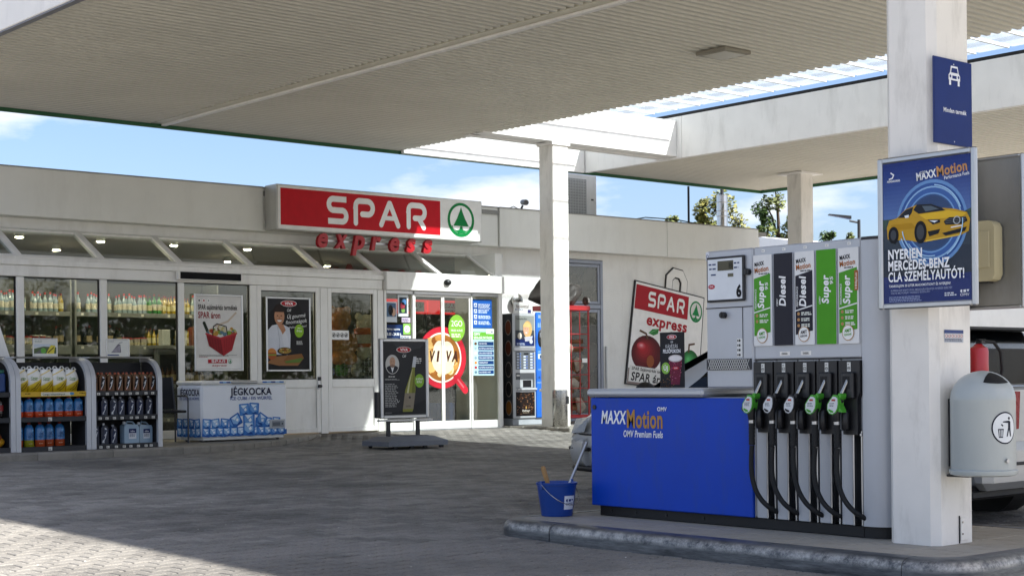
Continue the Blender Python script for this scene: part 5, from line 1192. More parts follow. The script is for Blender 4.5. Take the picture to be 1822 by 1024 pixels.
m_ = MB(); m_.add([(x, y, z) for (x, z) in ((7.4, .295), (8.5, .295), (8.0, 2.3), (7.6, 2.3)) for y in (19.2+(.0 if z < 1 else .35), 19.225+(.0 if z < 1 else .35))], [(0, 2, 4, 6), (1, 7, 5, 3), (0, 1, 3, 2), (2, 3, 5, 4), (4, 5, 7, 6), (6, 7, 1, 0)]); m_.build('panel', white_paint, t)
MB().cbox(7.95, 8.0, 19.58, 19.62, .293, 2.25, .005).build('strut', alu, t)

# ------------------------------------------------------------------ framed posters on the front windows
def win_poster(xa, xb, za, zb, label):
    t = thing('window_poster', label, 'poster', ((xa+xb)/2, 20.75, za)); yb = 20.757
    for a, b, c_, d in ((xa, xa+.03, za, zb), (xb-.03, xb, za, zb), (xa+.0305, xb-.0305, za, za+.03), (xa+.0305, xb-.0305, zb-.03, zb)): MB().cbox(a, b, yb-.022, yb, c_, d, .006).build('frame_bar', alu, t)
    MB().box(xa+.02, xb-.02, yb-.009, yb-.001, za+.02, zb-.02).build('backing', white_paint, t)
    return t, Pr((0, yb-.009, 0), (1, 0, 0))
t, p = win_poster(11.64, 12.49, 1.30, 2.47, 'framed white poster of a full red shopping basket on the shop window')
xa, xb, za, zb = 11.67, 12.46, 1.33, 2.44
p.rect(xa, za, xb, zb, 'dedbd6', 0); p.rect(xa, za, xb, za+.17, 'e9e7e3', 1)
for k, cc in enumerate(('20242a', 'b0303a', '9aa09a')): p.oval(xa+.06+.08*k, zb-.07, .025, .03, 'f2f0ec', 1, 16); p.oval(xa+.06+.08*k, zb-.07, .014, .016, cc, 2, 12)
p.text('SPAR sajátmárkás termékek', xa+.04, zb-.205, .075, '2a2420', .68, 2, .03); p.text('SPAR áron', xa+.04, zb-.335, .095, '8e1622', .38, 2, .04)
rr = random.Random(11)
p.line([(xa+.32, 1.98), (xa+.55, 2.06), (xa+.7, 2.2)], .03, 'c9b8a4', 2); p.line([(xa+.14, 2.03), (xa+.2, 1.9)], .05, '1f2a1c', 2, True)
for k in range(46):
    a, b = rr.uniform(.2, .68), rr.uniform(0, 1); p.oval(xa+a, 1.86+.12*b*(1-abs(a-.44)*2.2), rr.uniform(.02, .045), rr.uniform(.018, .04), rr.choice(['b98a3a', '7a9a3a', 'c0b070', 'd0c8a8', '9a5a2a', 'a03a28', '5a7a8a', 'd9d4c0', '6a4a2a']), 2.2+k*.03, 9, rr.uniform(0, 90))
p.poly([(xa+.17, 1.86), (xa+.42, 1.79), (xa+.7, 1.87), (xa+.62, 1.62), (xa+.47, 1.53), (xa+.22, 1.68)], '8a1a20', 4.4); p.poly([(xa+.42, 1.79), (xa+.7, 1.87), (xa+.62, 1.62), (xa+.47, 1.53)], 'a5252c', 4.6)
p.line([(xa+.16, 1.87), (xa+.42, 1.8), (xa+.71, 1.88)], .025, 'b5323a', 5)
for k in range(5): p.line([(xa+.22+.05*k, 1.82-.01*k), (xa+.26+.045*k, 1.67-.025*k)], .008, '6a1016', 5); p.line([(xa+.48+.045*k, 1.79+.012*k), (xa+.5+.03*k, 1.58+.02*k)], .008, '7a141a', 5)
p.line([(xa+.28, 1.83), (xa+.3, 1.98), (xa+.36, 2.02), (xa+.52, 1.98), (xa+.54, 1.85)], .016, '2a2426', 5)
p.lines(xa+.05, za+.21, xb-.06, .008, 2, '8a8680', 2); p.lines(xa+.05, za+.18, xa+.2, .008, 1, 'a05a5a', 2)
p.rect(xa+.2, za+.09, xa+.53, za+.15, 'b01220', 2); spar_word(p, xa+.26, za+.1, .042, 'f4f2f0', 3, 1.15); tree_emblem(p, xa+.585, za+.12, .035, bgc='e9e7e3', l=2); p.text('express', xa+.27, za+.045, .03, 'a51522', .25, 2, .02, shear=.2)
p.done('poster_print', t)
t, p = win_poster(12.9, 13.73, 1.29, 2.46, 'framed black poster of a smiling cook with food on the shop window')
xa, xb, za, zb = 12.93, 13.70, 1.32, 2.43
p.rect(xa, za, xb, zb, '1a191b', 0); p.poly([(xa, zb-.25), (xa+.3, zb), (xa, zb)], '2b2a2d', 1); p.poly([(xa+.55, zb), (xa+.7, zb-.35), (xb, zb-.2), (xb, zb)], '252427', 1); viva(p, xa+.39, zb-.07, .3, 2)
p.text('Új gourmé', xa+.36, zb-.31, .06, 'f2f2f0', .34, 2, 0, rot=6, shear=.25); p.text('finomságok', xa+.33, zb-.40, .06, 'f2f2f0', .4, 2, 0, rot=6, shear=.25); p.text('Pellegy Evában!', xa+.4, zb-.465, .032, 'e0e0de', .32, 2, 0, rot=6, shear=.25)
p.poly([(xa, 1.66), (xa+.0, 1.93), (xa+.08, 2.01), (xa+.17, 2.03), (xa+.3, 2.02), (xa+.4, 1.98), (xa+.42, 1.86), (xa+.41, 1.62), (xa+.36, 1.55), (xa, 1.56)], 'cfd2da', 2)
p.line([(xa+.18, 2.0), (xa+.22, 1.75), (xa+.2, 1.58)], .006, '8d92a0', 3); p.poly([(xa+.17, 2.03), (xa+.24, 1.95), (xa+.3, 2.03)], 'b58468', 3)
p.oval(xa+.215, 2.22, .115, .13, '241814', 2.6); p.oval(xa+.215, 2.155, .093, .135, 'bd8a6a', 3.5); p.poly(arc(xa+.215, 2.19, .1, 15, 165, 12, .125), '2a1c17', 4)
p.oval(xa+.18, 2.165, .014, .008, '2a1a14', 4.5, 10); p.oval(xa+.25, 2.165, .014, .008, '2a1a14', 4.5, 10); p.poly(arc(xa+.215, 2.098, .042, 180, 360, 10, .03), 'f0e8e4', 4.5); p.line([(xa+.172, 2.1), (xa+.215, 2.105), (xa+.258, 2.1)], .007, '8a3a38', 5); p.poly([(xa+.208, 2.15), (xa+.222, 2.15), (xa+.23, 2.118), (xa+.2, 2.118)], 'a87558', 4.2)
p.poly([(xa+.19, 2.0), (xa+.23, 2.04), (xa+.29, 2.02), (xa+.33, 1.94), (xa+.27, 1.87), (xa+.24, 1.93)], 'b88464', 4.6); p.poly([(xa+.24, 1.93), (xa+.33, 1.92), (xa+.4, 1.7), (xa+.3, 1.66)], 'dadce2', 4.2)
p.oval(xa+.58, 1.93, .085, .105, '8cba2c', 3); p.text('friss', xa+.58, 1.915, .035, 'f4f8e8', .1, 4, .01, 'c', shear=.2); p.lines(xa+.55, 1.97, xa+.62, .012, 1, 'e8f2d0', 4); p.lines(xa+.53, 1.76, xa+.66, .009, 4, 'c8c8c4', 2)
p.poly([(xa, 1.44), (xa+.12, 1.52), (xa+.62, 1.57), (xa+.66, 1.5), (xa+.55, 1.38), (xa+.2, 1.38), (xa, 1.42)], '96683f', 5); p.oval(xa+.07, 1.56, .085, .085, 'a8562a', 6); p.poly(arc(xa+.07, 1.57, .085, 10, 170, 12), 'c98440', 6.3); p.line([(xa, 1.55), (xa+.15, 1.55)], .02, '7a9a3c', 6.6)
p.oval(xa+.31, 1.61, .14, .06, '26241f', 6); p.oval(xa+.31, 1.615, .115, .043, 'a8843c', 6.5)
for k in range(26): p.oval(xa+.31+rr.uniform(-.09, .09), 1.615+rr.uniform(-.03, .03), .014, .01, rr.choice(['c8a04a', '8a5a2a', '6a8a3a', 'd8c080', 'a04a2a']), 7, 8)
p.poly([(xa+.28, 1.46), (xa+.36, 1.53), (xa+.62, 1.57), (xa+.66, 1.5), (xa+.58, 1.42), (xa+.32, 1.41)], '8a5c30', 7.4); p.poly([(xa+.3, 1.45), (xa+.6, 1.5), (xa+.65, 1.5), (xa+.58, 1.43), (xa+.33, 1.42)], '5f7a32', 7.8)
p.done('poster_print', t)
tb = thing('led_display', 'narrow black display bar fixed above the basket poster window', 'display', (11.88, 20.7, 2.68)); MB().cbox(11.33, 12.43, 20.66, 20.728, 2.665, 2.795, .006).build('case', white_paint, tb); MB().box(11.37, 12.41, 20.655, 20.659, 2.68, 2.785).build('screen', mat('dark_screen', '07080c', .6, spec=.2), tb)

# ------------------------------------------------------------------ ice chest
ch = thing('ice_chest', 'white chest freezer printed with blue ice cubes by the shop door', 'freezer', (11.62, 19.62, .292), math.radians(4))
wht = mat('white_vinyl', 'eceff4', .35, var=.03)
MB().cbox(-.74, .74, -.32, .32, .06, .80, .03).build('cabinet', wht, ch)
MB().cbox(-.70, .70, -.29, .29, .02, .06, .01).build('base', white_paint, ch)
for sx in (-1, 1):
    for sy in (-1, 1): MB().cyl((sx*.62-.015, sy*.24, .022), (sx*.62+.015, sy*.24, .022), .022, n=12).build('castor', rubber, ch)
ld = MB().cbox(-.745, .745, -.325, .325, .803, .865, .02).build('lid', white_paint, ch)
MB().cbox(-.25, .2, -.36, -.326, .82, .856, .01).build('lid_handle', alu, ld)
MB().cbox(.42, .70, -.335, -.32, .16, .29, .006).build('control_panel', silver_paint, ch)
def ice(p, u0, u1, n, seed, z0=.075):
    r2 = random.Random(seed)
    p.rect(u0, z0, u1, z0+.07, '3f6fb0', .5)
    def cube(u, v, s, a, l):
        ca, sa = math.cos(a), math.sin(a); R2 = lambda x, y: (u+x*ca-y*sa, v+x*sa+y*ca)
        p.poly([R2(x*s, y*s) for x, y in ((-.9, -1), (.9, -1), (1, -.9), (1, .9), (.9, 1), (-.9, 1), (-1, .9), (-1, -.9))], r2.choice(['2f66b4', '3b78c4', '4a86cc']), l)
        p.poly([R2(x*s, y*s) for x, y in ((-.8, -.2), (-.1, -.7), (.75, -.3), (.7, .8), (-.75, .8))], r2.choice(['8db8e4', 'a8cbee', '6f9fd8']), l+.2)
        p.poly([R2(x*s, y*s) for x, y in ((-.7, .75), (-.2, .15), (.6, .7))], 'e2eefa', l+.4); p.poly([R2(x*s, y*s) for x, y in ((-.6, -.85), (.3, -.5), (.8, -.9))], '1d4a94', l+.4); p.poly([R2(x*s, y*s) for x, y in ((-.1, .0), (.3, .3), (.5, -.1), (.15, -.3))], 'f2f8fd', l+.5)
    k = 0; u = u0+.06
    while u < u1-.04:
        cube(u, z0+.06, .065, r2.uniform(-.15, .15), 1+k*.02); k += 1; u += .118
    u = u0+.07
    while u < u1-.05:
        if abs(u-(u0+u1)/2) > .14 or n < 5: cube(u, z0+.18, .07, r2.uniform(-.12, .12), 2+k*.02); k += 1
        u += .15
    if n > 4:
        um = u0+(u1-u0)*.54
        for du, dv, s, a in ((-.22, .22, .085, .5), (.22, .22, .085, -.55), (0, .22, .1, 0), (-.08, .37, .085, .06), (.09, .38, .085, -.05), (0, .1, .1, 0)): cube(um+du, z0+dv, s, a, 3+k*.03); k += 1
p = Pr((0, -.32, 0), (1, 0, 0)); ice(p, -.73, .73, 9, 4); p.text('JÉGKOCKA', -.26, .655, .10, '15183a', .72, 6, .024); p.text('ICE CUBE / EIS WÜRFEL', -.26, .585, .045, '1c3f8c', .73, 6, .012); p.done('front_print', ch)
p = Pr((-.74, 0, 0), (0, -1, 0)); ice(p, -.3, .3, 3, 9); p.done('side_print', ch); p = Pr((-.74, 0, 0), (0, -1, 0)); p.text('JÉGKOCKA', -.22, .655, .09, '15183a', .5, 5, .024); p.text('ICE CUBE / EIS WÜRFEL', -.22, .595, .036, '1c3f8c', .5, 5, .012); p.done('side_lettering', ch)
p = Pr((-.32, 0, .0), (1, 0, 0)); p = Pr((0, -.325, 0), (1, 0, 0))
for a, b in ((-.44, -.14), (.3, .68)):
    for k in range(5): p.rect(a+(b-a)*k/5, .826, a+(b-a)*(k+1)/5, .848, ['2f66b4', '8db8e4', '1d4a94', 'a8cbee', '4a86cc'][k], 0)
p.done('lid_print', ch)
p = Pr((0, -.335, 0), (1, 0, 0)); p.rect(.45, .18, .67, .27, '8f959c', 0); p.rect(.47, .2, .6, .25, '6a7078', 1); p.oval(.64, .225, .012, None, '23262a', 1, 10); p.done('control_print', ch)
# chair
cr = thing('chair', 'dark slim armchair between the display rack and the ice chest', 'chair', (10.48, 19.55, .292), math.radians(-8))
gm = mat('chair_grey_tube', '4a4c50', .4, .6)
for sx in (-.26, .26):
    MB().tube([(sx, -.25, .0), (sx, -.25, .62), (sx, -.2, .65), (sx, .2, .65)], .013, 8).build('arm', gm, cr, smooth=50); MB().tube([(sx, .25, .0), (sx*.95, .22, .45), (sx*.9, .3, .92)], .013, 8).build('leg', gm, cr, smooth=50)
MB().cbox(-.25, .25, -.24, .24, .42, .455, .015).build('seat', mat('chair_dark_mesh', '1c1d20', .8), cr)
m_ = MB(); m_.add([(x, y, z) for x in (-.235, .235) for y, z in ((.225, .47), (.3, .92), (.32, .92), (.245, .47))], [(0, 1, 2, 3), (4, 7, 6, 5), (0, 4, 5, 1), (1, 5, 6, 2), (2, 6, 7, 3), (3, 7, 4, 0)]); m_.build('backrest', MATS['chair_dark_mesh'], cr)

# ------------------------------------------------------------------ pavement sign
ps = thing('pavement_sign', 'framed black wine poster on a grey wheeled base before the entrance', 'sign', (13.0, 17.3, .195), math.radians(-2))
base_m = mat('grey_base_plastic', '686c74', .6, var=.08, bump=.2)
vs = []
for z, ax, ay in ((.035, .5, .33), (.10, .5, .33), (.165, .34, .2)):
    vs += [(-ax, -ay, z), (ax, -ay, z), (ax, ay, z), (-ax, ay, z)]
MB().add(vs, [(0, 1, 2, 3), (8, 9, 10, 11)]+[(r*4+i, r*4+(i+1) % 4, r*4+4+(i+1) % 4, r*4+4+i) for r in (0, 1) for i in range(4)]).build('base', base_m, ps)
MB().cbox(-.1, .3, -.15, .15, .16, .172, .004).build('base_recess', mat('base_recess_grey', '4e5158', .6), ps)
for x in (-.38, -.1, .12, .4): MB().cbox(x-.03, x+.03, -.325, -.28, .0, .034, .004).build('foot', rubber, ps)
for x in (-.43, .43): MB().cyl((x, .25, .03), (x+.03, .25, .03), .03, n=12).build('wheel', rubber, ps)
for x in (-.28, .22): MB().cbox(x-.03, x+.03, -.012, .02, .165, .40, .004).build('post', dark_metal, ps)
F_ = (-.42, .40, .41, 1.52)
MB().box(F_[0]+.02, F_[1]-.02, -.02, .02, F_[2]+.02, F_[3]-.02).build('panel', dark_metal, ps)
for a, b, c_, d in ((F_[0], F_[0]+.05, F_[2], F_[3]), (F_[1]-.05, F_[1], F_[2], F_[3]), (F_[0]+.0505, F_[1]-.0505, F_[2], F_[2]+.05), (F_[0]+.0505, F_[1]-.0505, F_[3]-.05, F_[3])): MB().cbox(a, b, -.035, .035, c_, d, .012).build('frame_bar', alu, ps)
MB().cbox(F_[0]-.03, F_[1]+.06, -.03, .03, .372, .395, .004).build('lower_bar', alu, ps)
MB().cbox(F_[0]-.065, F_[0]-.004, -.02, .05, .42, .78, .01).build('side_bracket', black_plastic, ps)
p = Pr((0, -.02, 0), (1, 0, 0)); xa, xb, za, zb = -.365, .345, .465, 1.465
p.rect(xa, za, xb, zb, '2f3033', 0); p.poly([(xa+.15, zb), (xa+.3, zb-.14), (xa+.62, zb-.08), (xb, zb)], '3c3d41', 1); p.poly([(xa, za), (xb, za), (xb, za+.2), (xa+.3, za+.05)], '26272a', 1); viva(p, xa+.34, zb-.1, .25, 2)
cxp, czp = xa+.145, 1.16
p.oval(cxp, czp, .115, .135, 'c9c7c3', 2); p.poly(arc(cxp, czp, .105, 200, 340, 10, .125)+[(cxp+.06, czp-.02), (cxp-.06, czp-.02)], '2a2c33', 3); p.poly([(cxp-.03, czp-.03), (cxp+.03, czp-.03), (cxp, czp-.115)], 'e6e6e8', 4); p.oval(cxp, czp+.035, .047, .068, 'c09a80', 4.4)
p.poly(arc(cxp, czp-.005, .044, 185, 355, 10, .04), '8f7464', 4.6); p.oval(cxp-.018, czp+.04, .007, .004, '2c2420', 5, 8); p.oval(cxp+.018, czp+.04, .007, .004, '2c2420', 5, 8); p.line([(cxp-.016, czp-.002), (cxp+.016, czp-.002)], .006, '7a4a42', 5)
p.lines(xa+.08, .985, xa+.22, .012, 1, 'd8d8d6', 2); p.lines(xa+.02, .955, xa+.28, .007, 2, 'a8a8a6', 2); p.lines(xa+.02, .88, xa+.24, .014, 14, '9a9a98', 2, 1.7); p.line([(xa+.2, .6), (xa+.23, .66), (xa+.21, .68), (xa+.24, .63), (xa+.26, .66)], .005, 'c8c8c6', 2); p.lines(xa+.02, .49, xa+.16, .005, 2, '8a8a88', 2)
B = lambda a, b: (xa+.40+a+.16*b, .50+b)          # leaning bottle
p.poly([B(-.085, 0), B(.075, 0), B(.085, .03), B(.085, .3), B(.06, .42), B(.03, .58), B(.028, .72), B(-.02, .72), B(-.022, .58), B(-.06, .42), B(-.09, .3), B(-.092, .03)], '8a8c40', 3); p.poly([B(-.07, .05), B(-.03, .05), B(-.025, .42), B(-.008, .6), B(-.015, .6), B(-.05, .4)], 'c8c898', 3.4)
p.poly([B(.03, .05), B(.075, .05), B(.075, .3), B(.05, .42), B(.02, .58)], '6c7030', 3.4); p.poly([B(-.092, .04), B(.086, .04), B(.086, .26), B(-.091, .26)], '8d8372', 4); p.oval(*B(0, .2), .018, None, '3c3a34', 5, 12); p.lines(B(-.05, .1)[0], .58, B(.05, .1)[0], .008, 2, '5a5448', 5); p.poly([B(-.026, .62), B(.034, .62), B(.03, .77), B(-.02, .77)], 'c9ccd2', 4.5)
p.oval(xa+.6, .93, .08, .095, '86b43a', 4); p.text('A HÓNAP', xa+.6, .94, .03, 'f2f6e6', .12, 5, .02, 'c'); p.text('BORA!', xa+.6, .9, .03, 'f2f6e6', .09, 5, .02, 'c'); p.lines(xa+.53, 1.23, xa+.66, .016, 3, 'd8d8d6', 2, 1.8)
p.done('poster_print', ps)

# ------------------------------------------------------------------ coffee vending machine
vm = thing('coffee_machine', 'tall grey and blue coffee vending machine beside the entrance', 'vending machine', (18.0, 20.6, .307))
vx0, vx1, vy = 17.62, 18.39, 20.3
body_m = mat('vending_grey', 'b9bbbd', .4, .1, var=.05)
MB().cbox(vx0, vx1, vy+.02, 21.1, .43, 2.3, .012).build('cabinet', mat('vending_dark_side', '232428', .45), vm); MB().cbox(vx0+.01, vx1-.01, vy+.03, 21.08, .308, .43, .008).build('plinth', mat('vending_plinth', 'a8acb0', .4), vm)
MB().cbox(vx0, 18.16, vy, vy+.019, .43, 2.3, .008).build('front_door', body_m, vm)
bc = MB().cbox(18.163, vx1, vy-.012, vy+.019, .43, 2.33, .03).build('coin_panel', mat('vending_blue', '1d6ad0', .35, var=.08), vm)
m_ = MB(); m_.ell((18.27, vy-.012, 1.86), (.065, .02, .16)); m_.build('coin_recess', black_plastic, bc, smooth=50); MB().cbox(18.235, 18.31, vy-.045, vy-.02, 1.87, 1.96, .01).build('coin_slot', alu, bc); MB().cbox(18.23, 18.31, vy-.02, vy-.0125, .90, .95, .004).build('key_plate', alu, bc)
p = Pr((0, vy-.012, 0), (1, 0, 0)); p.rect(18.22, 2.22, 18.33, 2.28, '8aa0b4', 0); p.lines(18.21, 2.12, 18.34, .012, 4, '9cc0ea', 0); p.lines(18.21, 1.62, 18.33, .01, 2, '9cc0ea', 0); p.rect(18.21, 1.49, 18.33, 1.58, 'd0d8e2', 0); p.rect(18.25, 1.5, 18.31, 1.56, '31486a', 1); p.lines(18.22, 1.3, 18.32, .012, 2, '8ab4e4', 0); p.text('4:1', 18.21, 1.13, .05, '12386c', .08, 0, .01); p.lines(18.19, 1.06, 18.36, .007, 1, 'd8e4f4', 0, rag=.02); p.done('coin_print', bc)
p = Pr((0, vy, 0), (1, 0, 0)); a, b = vx0+.06, 18.13
p.rect(a, 1.72, b, 2.26, '3d4146', 0); p.rect(a, 2.0, b, 2.26, '8a8d88', 1); p.text('Pontosabban Kávé', a+.03, 2.19, .03, '23262a', .25, 2, .01); p.rect(a, 1.72, b, 1.84, '16265c', 2); p.poly([(a, 1.86), (a+.18, 1.8), (b, 1.92), (b, 1.72), (a, 1.72)], '1a2c66', 3)
ux, uz = a+.27, 2.02
p.oval(ux+.02, uz+.0, .105, .15, 'c9a468', 4); p.oval(ux-.015, uz-.01, .068, .1, 'd2a184', 5); p.poly(arc(ux, uz+.04, .09, 0, 180, 10, .085), 'd8b878', 5.5); p.oval(ux-.04, uz+.01, .009, .006, '3a2a22', 6, 8); p.oval(ux+.012, uz+.01, .009, .006, '3a2a22', 6, 8); p.poly(arc(ux-.014, uz-.055, .026, 180, 360, 8, .016), 'f4eeea', 6); p.poly([(ux-.06, 1.88), (ux+.14, 1.9), (ux+.12, 1.82), (ux-.04, 1.8)], 'c4c6d0', 5); p.oval(a+.1, 1.9, .05, .06, 'd8d0c0', 5, 14); p.oval(ux+.1, 1.8, .04, None, 'd8dce4', 6, 12); p.lines(a+.03, 1.76, a+.24, .012, 2, 'c0cae0', 4)
p.rect(a, 1.30, b, 1.62, '63666a', 0)
for c_ in range(3):
    for r in range(6):
        if c_ == 1 and r == 0: p.rect(a+.2, 1.565, a+.31, 1.595, '15161a', 1); continue
        p.rect(a+.03+.16*c_, 1.565-.05*r, a+.13+.16*c_, 1.595-.05*r, 'c6cedb', 1); p.rect(a+.085+.16*c_, 1.568-.05*r, a+.128+.16*c_, 1.592-.05*r, '3a5a9c', 2)
p.rect(a, .97, b, 1.24, '55585c', 0); p.rect(a+.0, .98, a+.4, 1.1+.02, 'b2b5b8', 1); p.rect(a+.17, .985, a+.37, 1.11, '1a1b1e', 2); p.rect(a+.02, 1.18, a+.1, 1.21, 'd8d8d4', 1)
p.rect(a, .47, b, .90, '1d1512', 0); r3 = random.Random(2)
for k in range(130): p.oval(r3.uniform(a+.015, b-.015), r3.uniform(.5, .88), r3.uniform(.01, .018), r3.uniform(.006, .012), r3.choice(['5a3a24', '3c2414', '7a5236', '2c1a10', '946a4a']), 1+k*.01, 7, r3.uniform(0, 90))
p.rect(a+.13, .5, a+.35, .6, '221813', 3); p.text('Dallmayr', a+.15, .55, .035, 'ece6dc', .18, 4, .015); p.lines(a+.16, .525, a+.34, .008, 1, 'c8b89c', 4); p.oval(a+.24, .62, .015, .025, 'c09a58', 4, 10); p.done('front_print', vm)
m_ = MB(); m_.cbox(vx0+.08, vx0+.55, vy-.03, vy-.001, .93, .965, .008); m_.build('drip_shelf', body_m, vm); MB().cbox(vx0+.01, 18.15, vy-.02, vy-.001, 1.63, 1.7, .01).build('trim_bar', alu, vm)
for k, z in enumerate((.62, .95, 1.3, 1.68, 2.05)):
    p = Pr((vx0, 0, 0), (0, -1, 0)); p.oval(-20.42, z, .085, .14, '8a8078', 1); p.oval(-20.42, z, .072, .12, ['8a5a28', '2c2a2a', '34302e', '5e3020', '6e3a24'][k], 2); p.done('cup_print', vm)
tp = thing('topper_sign', 'small white card sign standing on the coffee machine', 'sign', (17.85, 20.35, 2.301)); MB().cbox(17.65, 18.1, 20.3, 20.32, 2.301, 2.5, .003).build('card', white_paint, tp)
p = Pr((0, 20.3, 0), (1, 0, 0)); p.rect(17.655, 2.305, 18.095, 2.495, 'dfe0dd', 0); p.text('Szponttal', 17.7, 2.4, .055, '6a4a3a', .3, 1, .01); p.lines(17.68, 2.36, 17.92, .016, 1, '7a7a9a', 1); p.rect(17.98, 2.31, 18.06, 2.37, '3a3a6a', 1); p.done('card_print', tp)
vm.location.x += .38; vm.location.y += .45; tp.location.x += .38; tp.location.y += .45
bl = thing('alarm_bell', 'round metal bell on the wall above the coffee machine', 'bell', (18.87, 21.65, 2.5)); m_ = MB(); m_.tube([(18.87, 21.56, 2.58), (18.87, 21.6, 2.58), (18.87, 21.62, 2.58)], [.06, .13, .13], 24); m_.build('gong', steel, bl, smooth=40); MB().cyl((18.87, 21.62, 2.58), (18.87, 21.699, 2.58), .09, n=16).build('back_box', dark_metal, bl)
sb = thing('steel_bin', 'slim stainless steel bin in front of the white column by the shop', 'bin', (17.93, 19.45, .307)); m_ = MB(); m_.lathe([(.125, .307), (.13, .315), (.13, .92), (.128, .935), (.11, .94), (.105, .925), (.1, .8)], (17.93, 19.45, 0), 28); m_.build('body', steel, sb, smooth=40); MB().cbox(17.95, 18.02, 19.315, 19.336, .7, .83, .006).build('ash_slot', black_plastic, sb)
# red wire cage with goods
cg = thing('wire_cage', 'tall red wire cage of firewood standing behind the column', 'cage', (19.55, 20.9, .307)); redm = mat('red_cage_paint', 'b02024', .4, var=.08)
gx0, gx1, gy0, gy1 = 19.0, 19.86, 20.75, 21.35
for x in (gx0, gx1):
    for y in (gy0, gy1): MB().tube([(x, y, .42), (x, y, 2.38)], .017, 8).build('post', redm, cg, smooth=50)
MB().cbox(gx0-.03, gx1+.03, gy0-.03, gy1+.03, 2.38, 2.47, .01).build('top_tray', redm, cg); MB().cbox(gx0-.02, gx1+.02, gy0-.02, gy1+.02, .40, .46, .01).build('bottom_tray', redm, cg)
for z in (.7, .95, 1.2, 1.45, 1.7, 1.95): MB().tube([(gx0, gy0, z), (gx1, gy0, z)], .007, 6).build('front_wire', redm, cg); MB().tube([(gx1, gy0, z), (gx1, gy1, z)], .007, 6).build('side_wire', redm, cg)
for k in range(3): MB().tube([(gx0+.2+.22*k, gy0, .45), (gx0+.2+.22*k, gy0, 2.38)], .008, 6).build('front_bar', redm, cg)
for x in (gx0+.05, gx1-.05):
    for y in (gy0+.06, gy1-.06): MB().cyl((x-.015, y, .355), (x+.015, y, .355), .047, n=14).build('castor', rubber, cg)
MB().cyl((gx1-.07, gy0, 2.56), (gx1-.03, gy0, 2.56), .08, n=18).build('spare_castor', steel, cg); MB().cbox(gx1-.19, gx1-.06, gy0-.03, gy0-.02, 1.42, 1.5, .002).build('price_card', white_paint, cg)
for k, z in enumerate((.47, .85, 1.2, 1.53)):
    m_ = MB(); r4 = random.Random(20+k)
    for j in range(9):
        xx = gx0+.1+r4.random()*.66; zz = z+.05+r4.random()*.24; m_.cyl((xx-.12, gy0+.1+r4.random()*.2, zz), (xx+.12, gy0+.1+r4.random()*.2, zz+r4.uniform(-.06, .06)), r4.uniform(.03, .06), n=7)
    o = m_.build('firewood_bundle', mat('firewood', '7a5434', .8, var=.5, scale=7), None); tag(o, 'net of split firewood on the %s level of the red cage' % ('lowest', 'second', 'third', 'top')[k], 'firewood', 'firewood in the red cage')
    m_ = MB(); cx2 = gx1-(.14, .3, .18, .42)[k]; m_.ell((cx2, gy0+.1, z+.17), ((.11, .16, .09, .13)[k], .07, (.15, .1, .13, .09)[k]), 14, 10)
    m_.v = [(x_+.03*math.sin(23*z_+k)+r4.uniform(-.012, .012), y_+r4.uniform(-.012, .012), z_+.025*math.sin(19*x_+2*k)+r4.uniform(-.01, .01)) for x_, y_, z_ in m_.v]; o = m_.build('paper_sack', mat('pale_sack', 'a59a88', .7, var=.4, scale=10), None, smooth=60); tag(o, 'pale crumpled sack tucked in the %s level of the red cage' % ('lowest', 'second', 'third', 'top')[k], 'sack', 'sacks in the red cage')
m_ = MB(); m_.ell((19.35, 21.05, 2.68), (.62, .22, .26), 34, 18); r5 = random.Random(8)
m_.v = [(x+.05*math.sin(14*z)+r5.uniform(-.02, .02), y+.05*math.sin(11*x+3)+r5.uniform(-.02, .02), max(2.471, 2.471+(z-2.471)*(.8+.35*math.sin(7*x+1)+.12*math.sin(19*x))+r5.uniform(-.015, .015))) for x, y, z in m_.v]; o = m_.build('tarpaulin_bundle', mat('dark_brown_tarpaulin', '3d3833', .55, var=.3, bump=.5, bscale=9), None, smooth=70); tag(o, 'dark brown folded tarpaulin lying on top of the red cage', 'tarpaulin')

# ------------------------------------------------------------------ carrier bag board on the side wall
bb = thing('bag_board', 'large wall board shaped like a white carrier bag with apples', 'advertising board', (22.9, 21.66, .9))
TL, TR, BR_, BL = Vector((22.04, 3.08)), Vector((24.08, 2.78)), Vector((23.86, .80)), Vector((21.73, 1.01))
def bil(u, v): a = BL.lerp(BR_, u); b = TL.lerp(TR, u); q = a.lerp(b, v); return (q.x, q.y)
MB().prism([tuple(BL), tuple(BR_), tuple(TR), tuple(TL)], 'Y', 21.66, 21.698).build('board', mat('board_black_edge', '1c1c1e', .5), bb)
hp_ = [(.48, .985), (.48, 1.11), (.54, 1.17), (.64, 1.17), (.695, 1.1), (.695, .985)]
MB().prism([bil(a, b) for a, b in stroke(hp_, .105, False)], 'Y', 21.680, 21.697).build('handle_outline', MATS['board_black_edge'], bb)
MB().prism([bil(a, b) for a, b in stroke(hp_, .08, False)], 'Y', 21.664, 21.6795).build('handle', mat('board_white', 'e6e4de', .5), bb)
p = Pr((0, 21.66, 0), (1, 0, 0), fn=bil, base=.003)
p.rect(.012, .012, .988, .988, 'eceae6', 0); p.rect(.015, .01, .985, .16, '8a7a74', .4); p.rect(.02, .73, .77, .965, 'a5121f', 1)
spar_word(p, .2, .775, .15, 'ecebe8', 2, .70)
tree_emblem(p, 0, 0, 1, f0=lambda a, b: (.885+a*.092, .83+b*.11), bgc='d9d8d2', l=1.5)
p.text('express', .2, .60, .105, 'a5121f', .57, 2, .035, shear=.05)
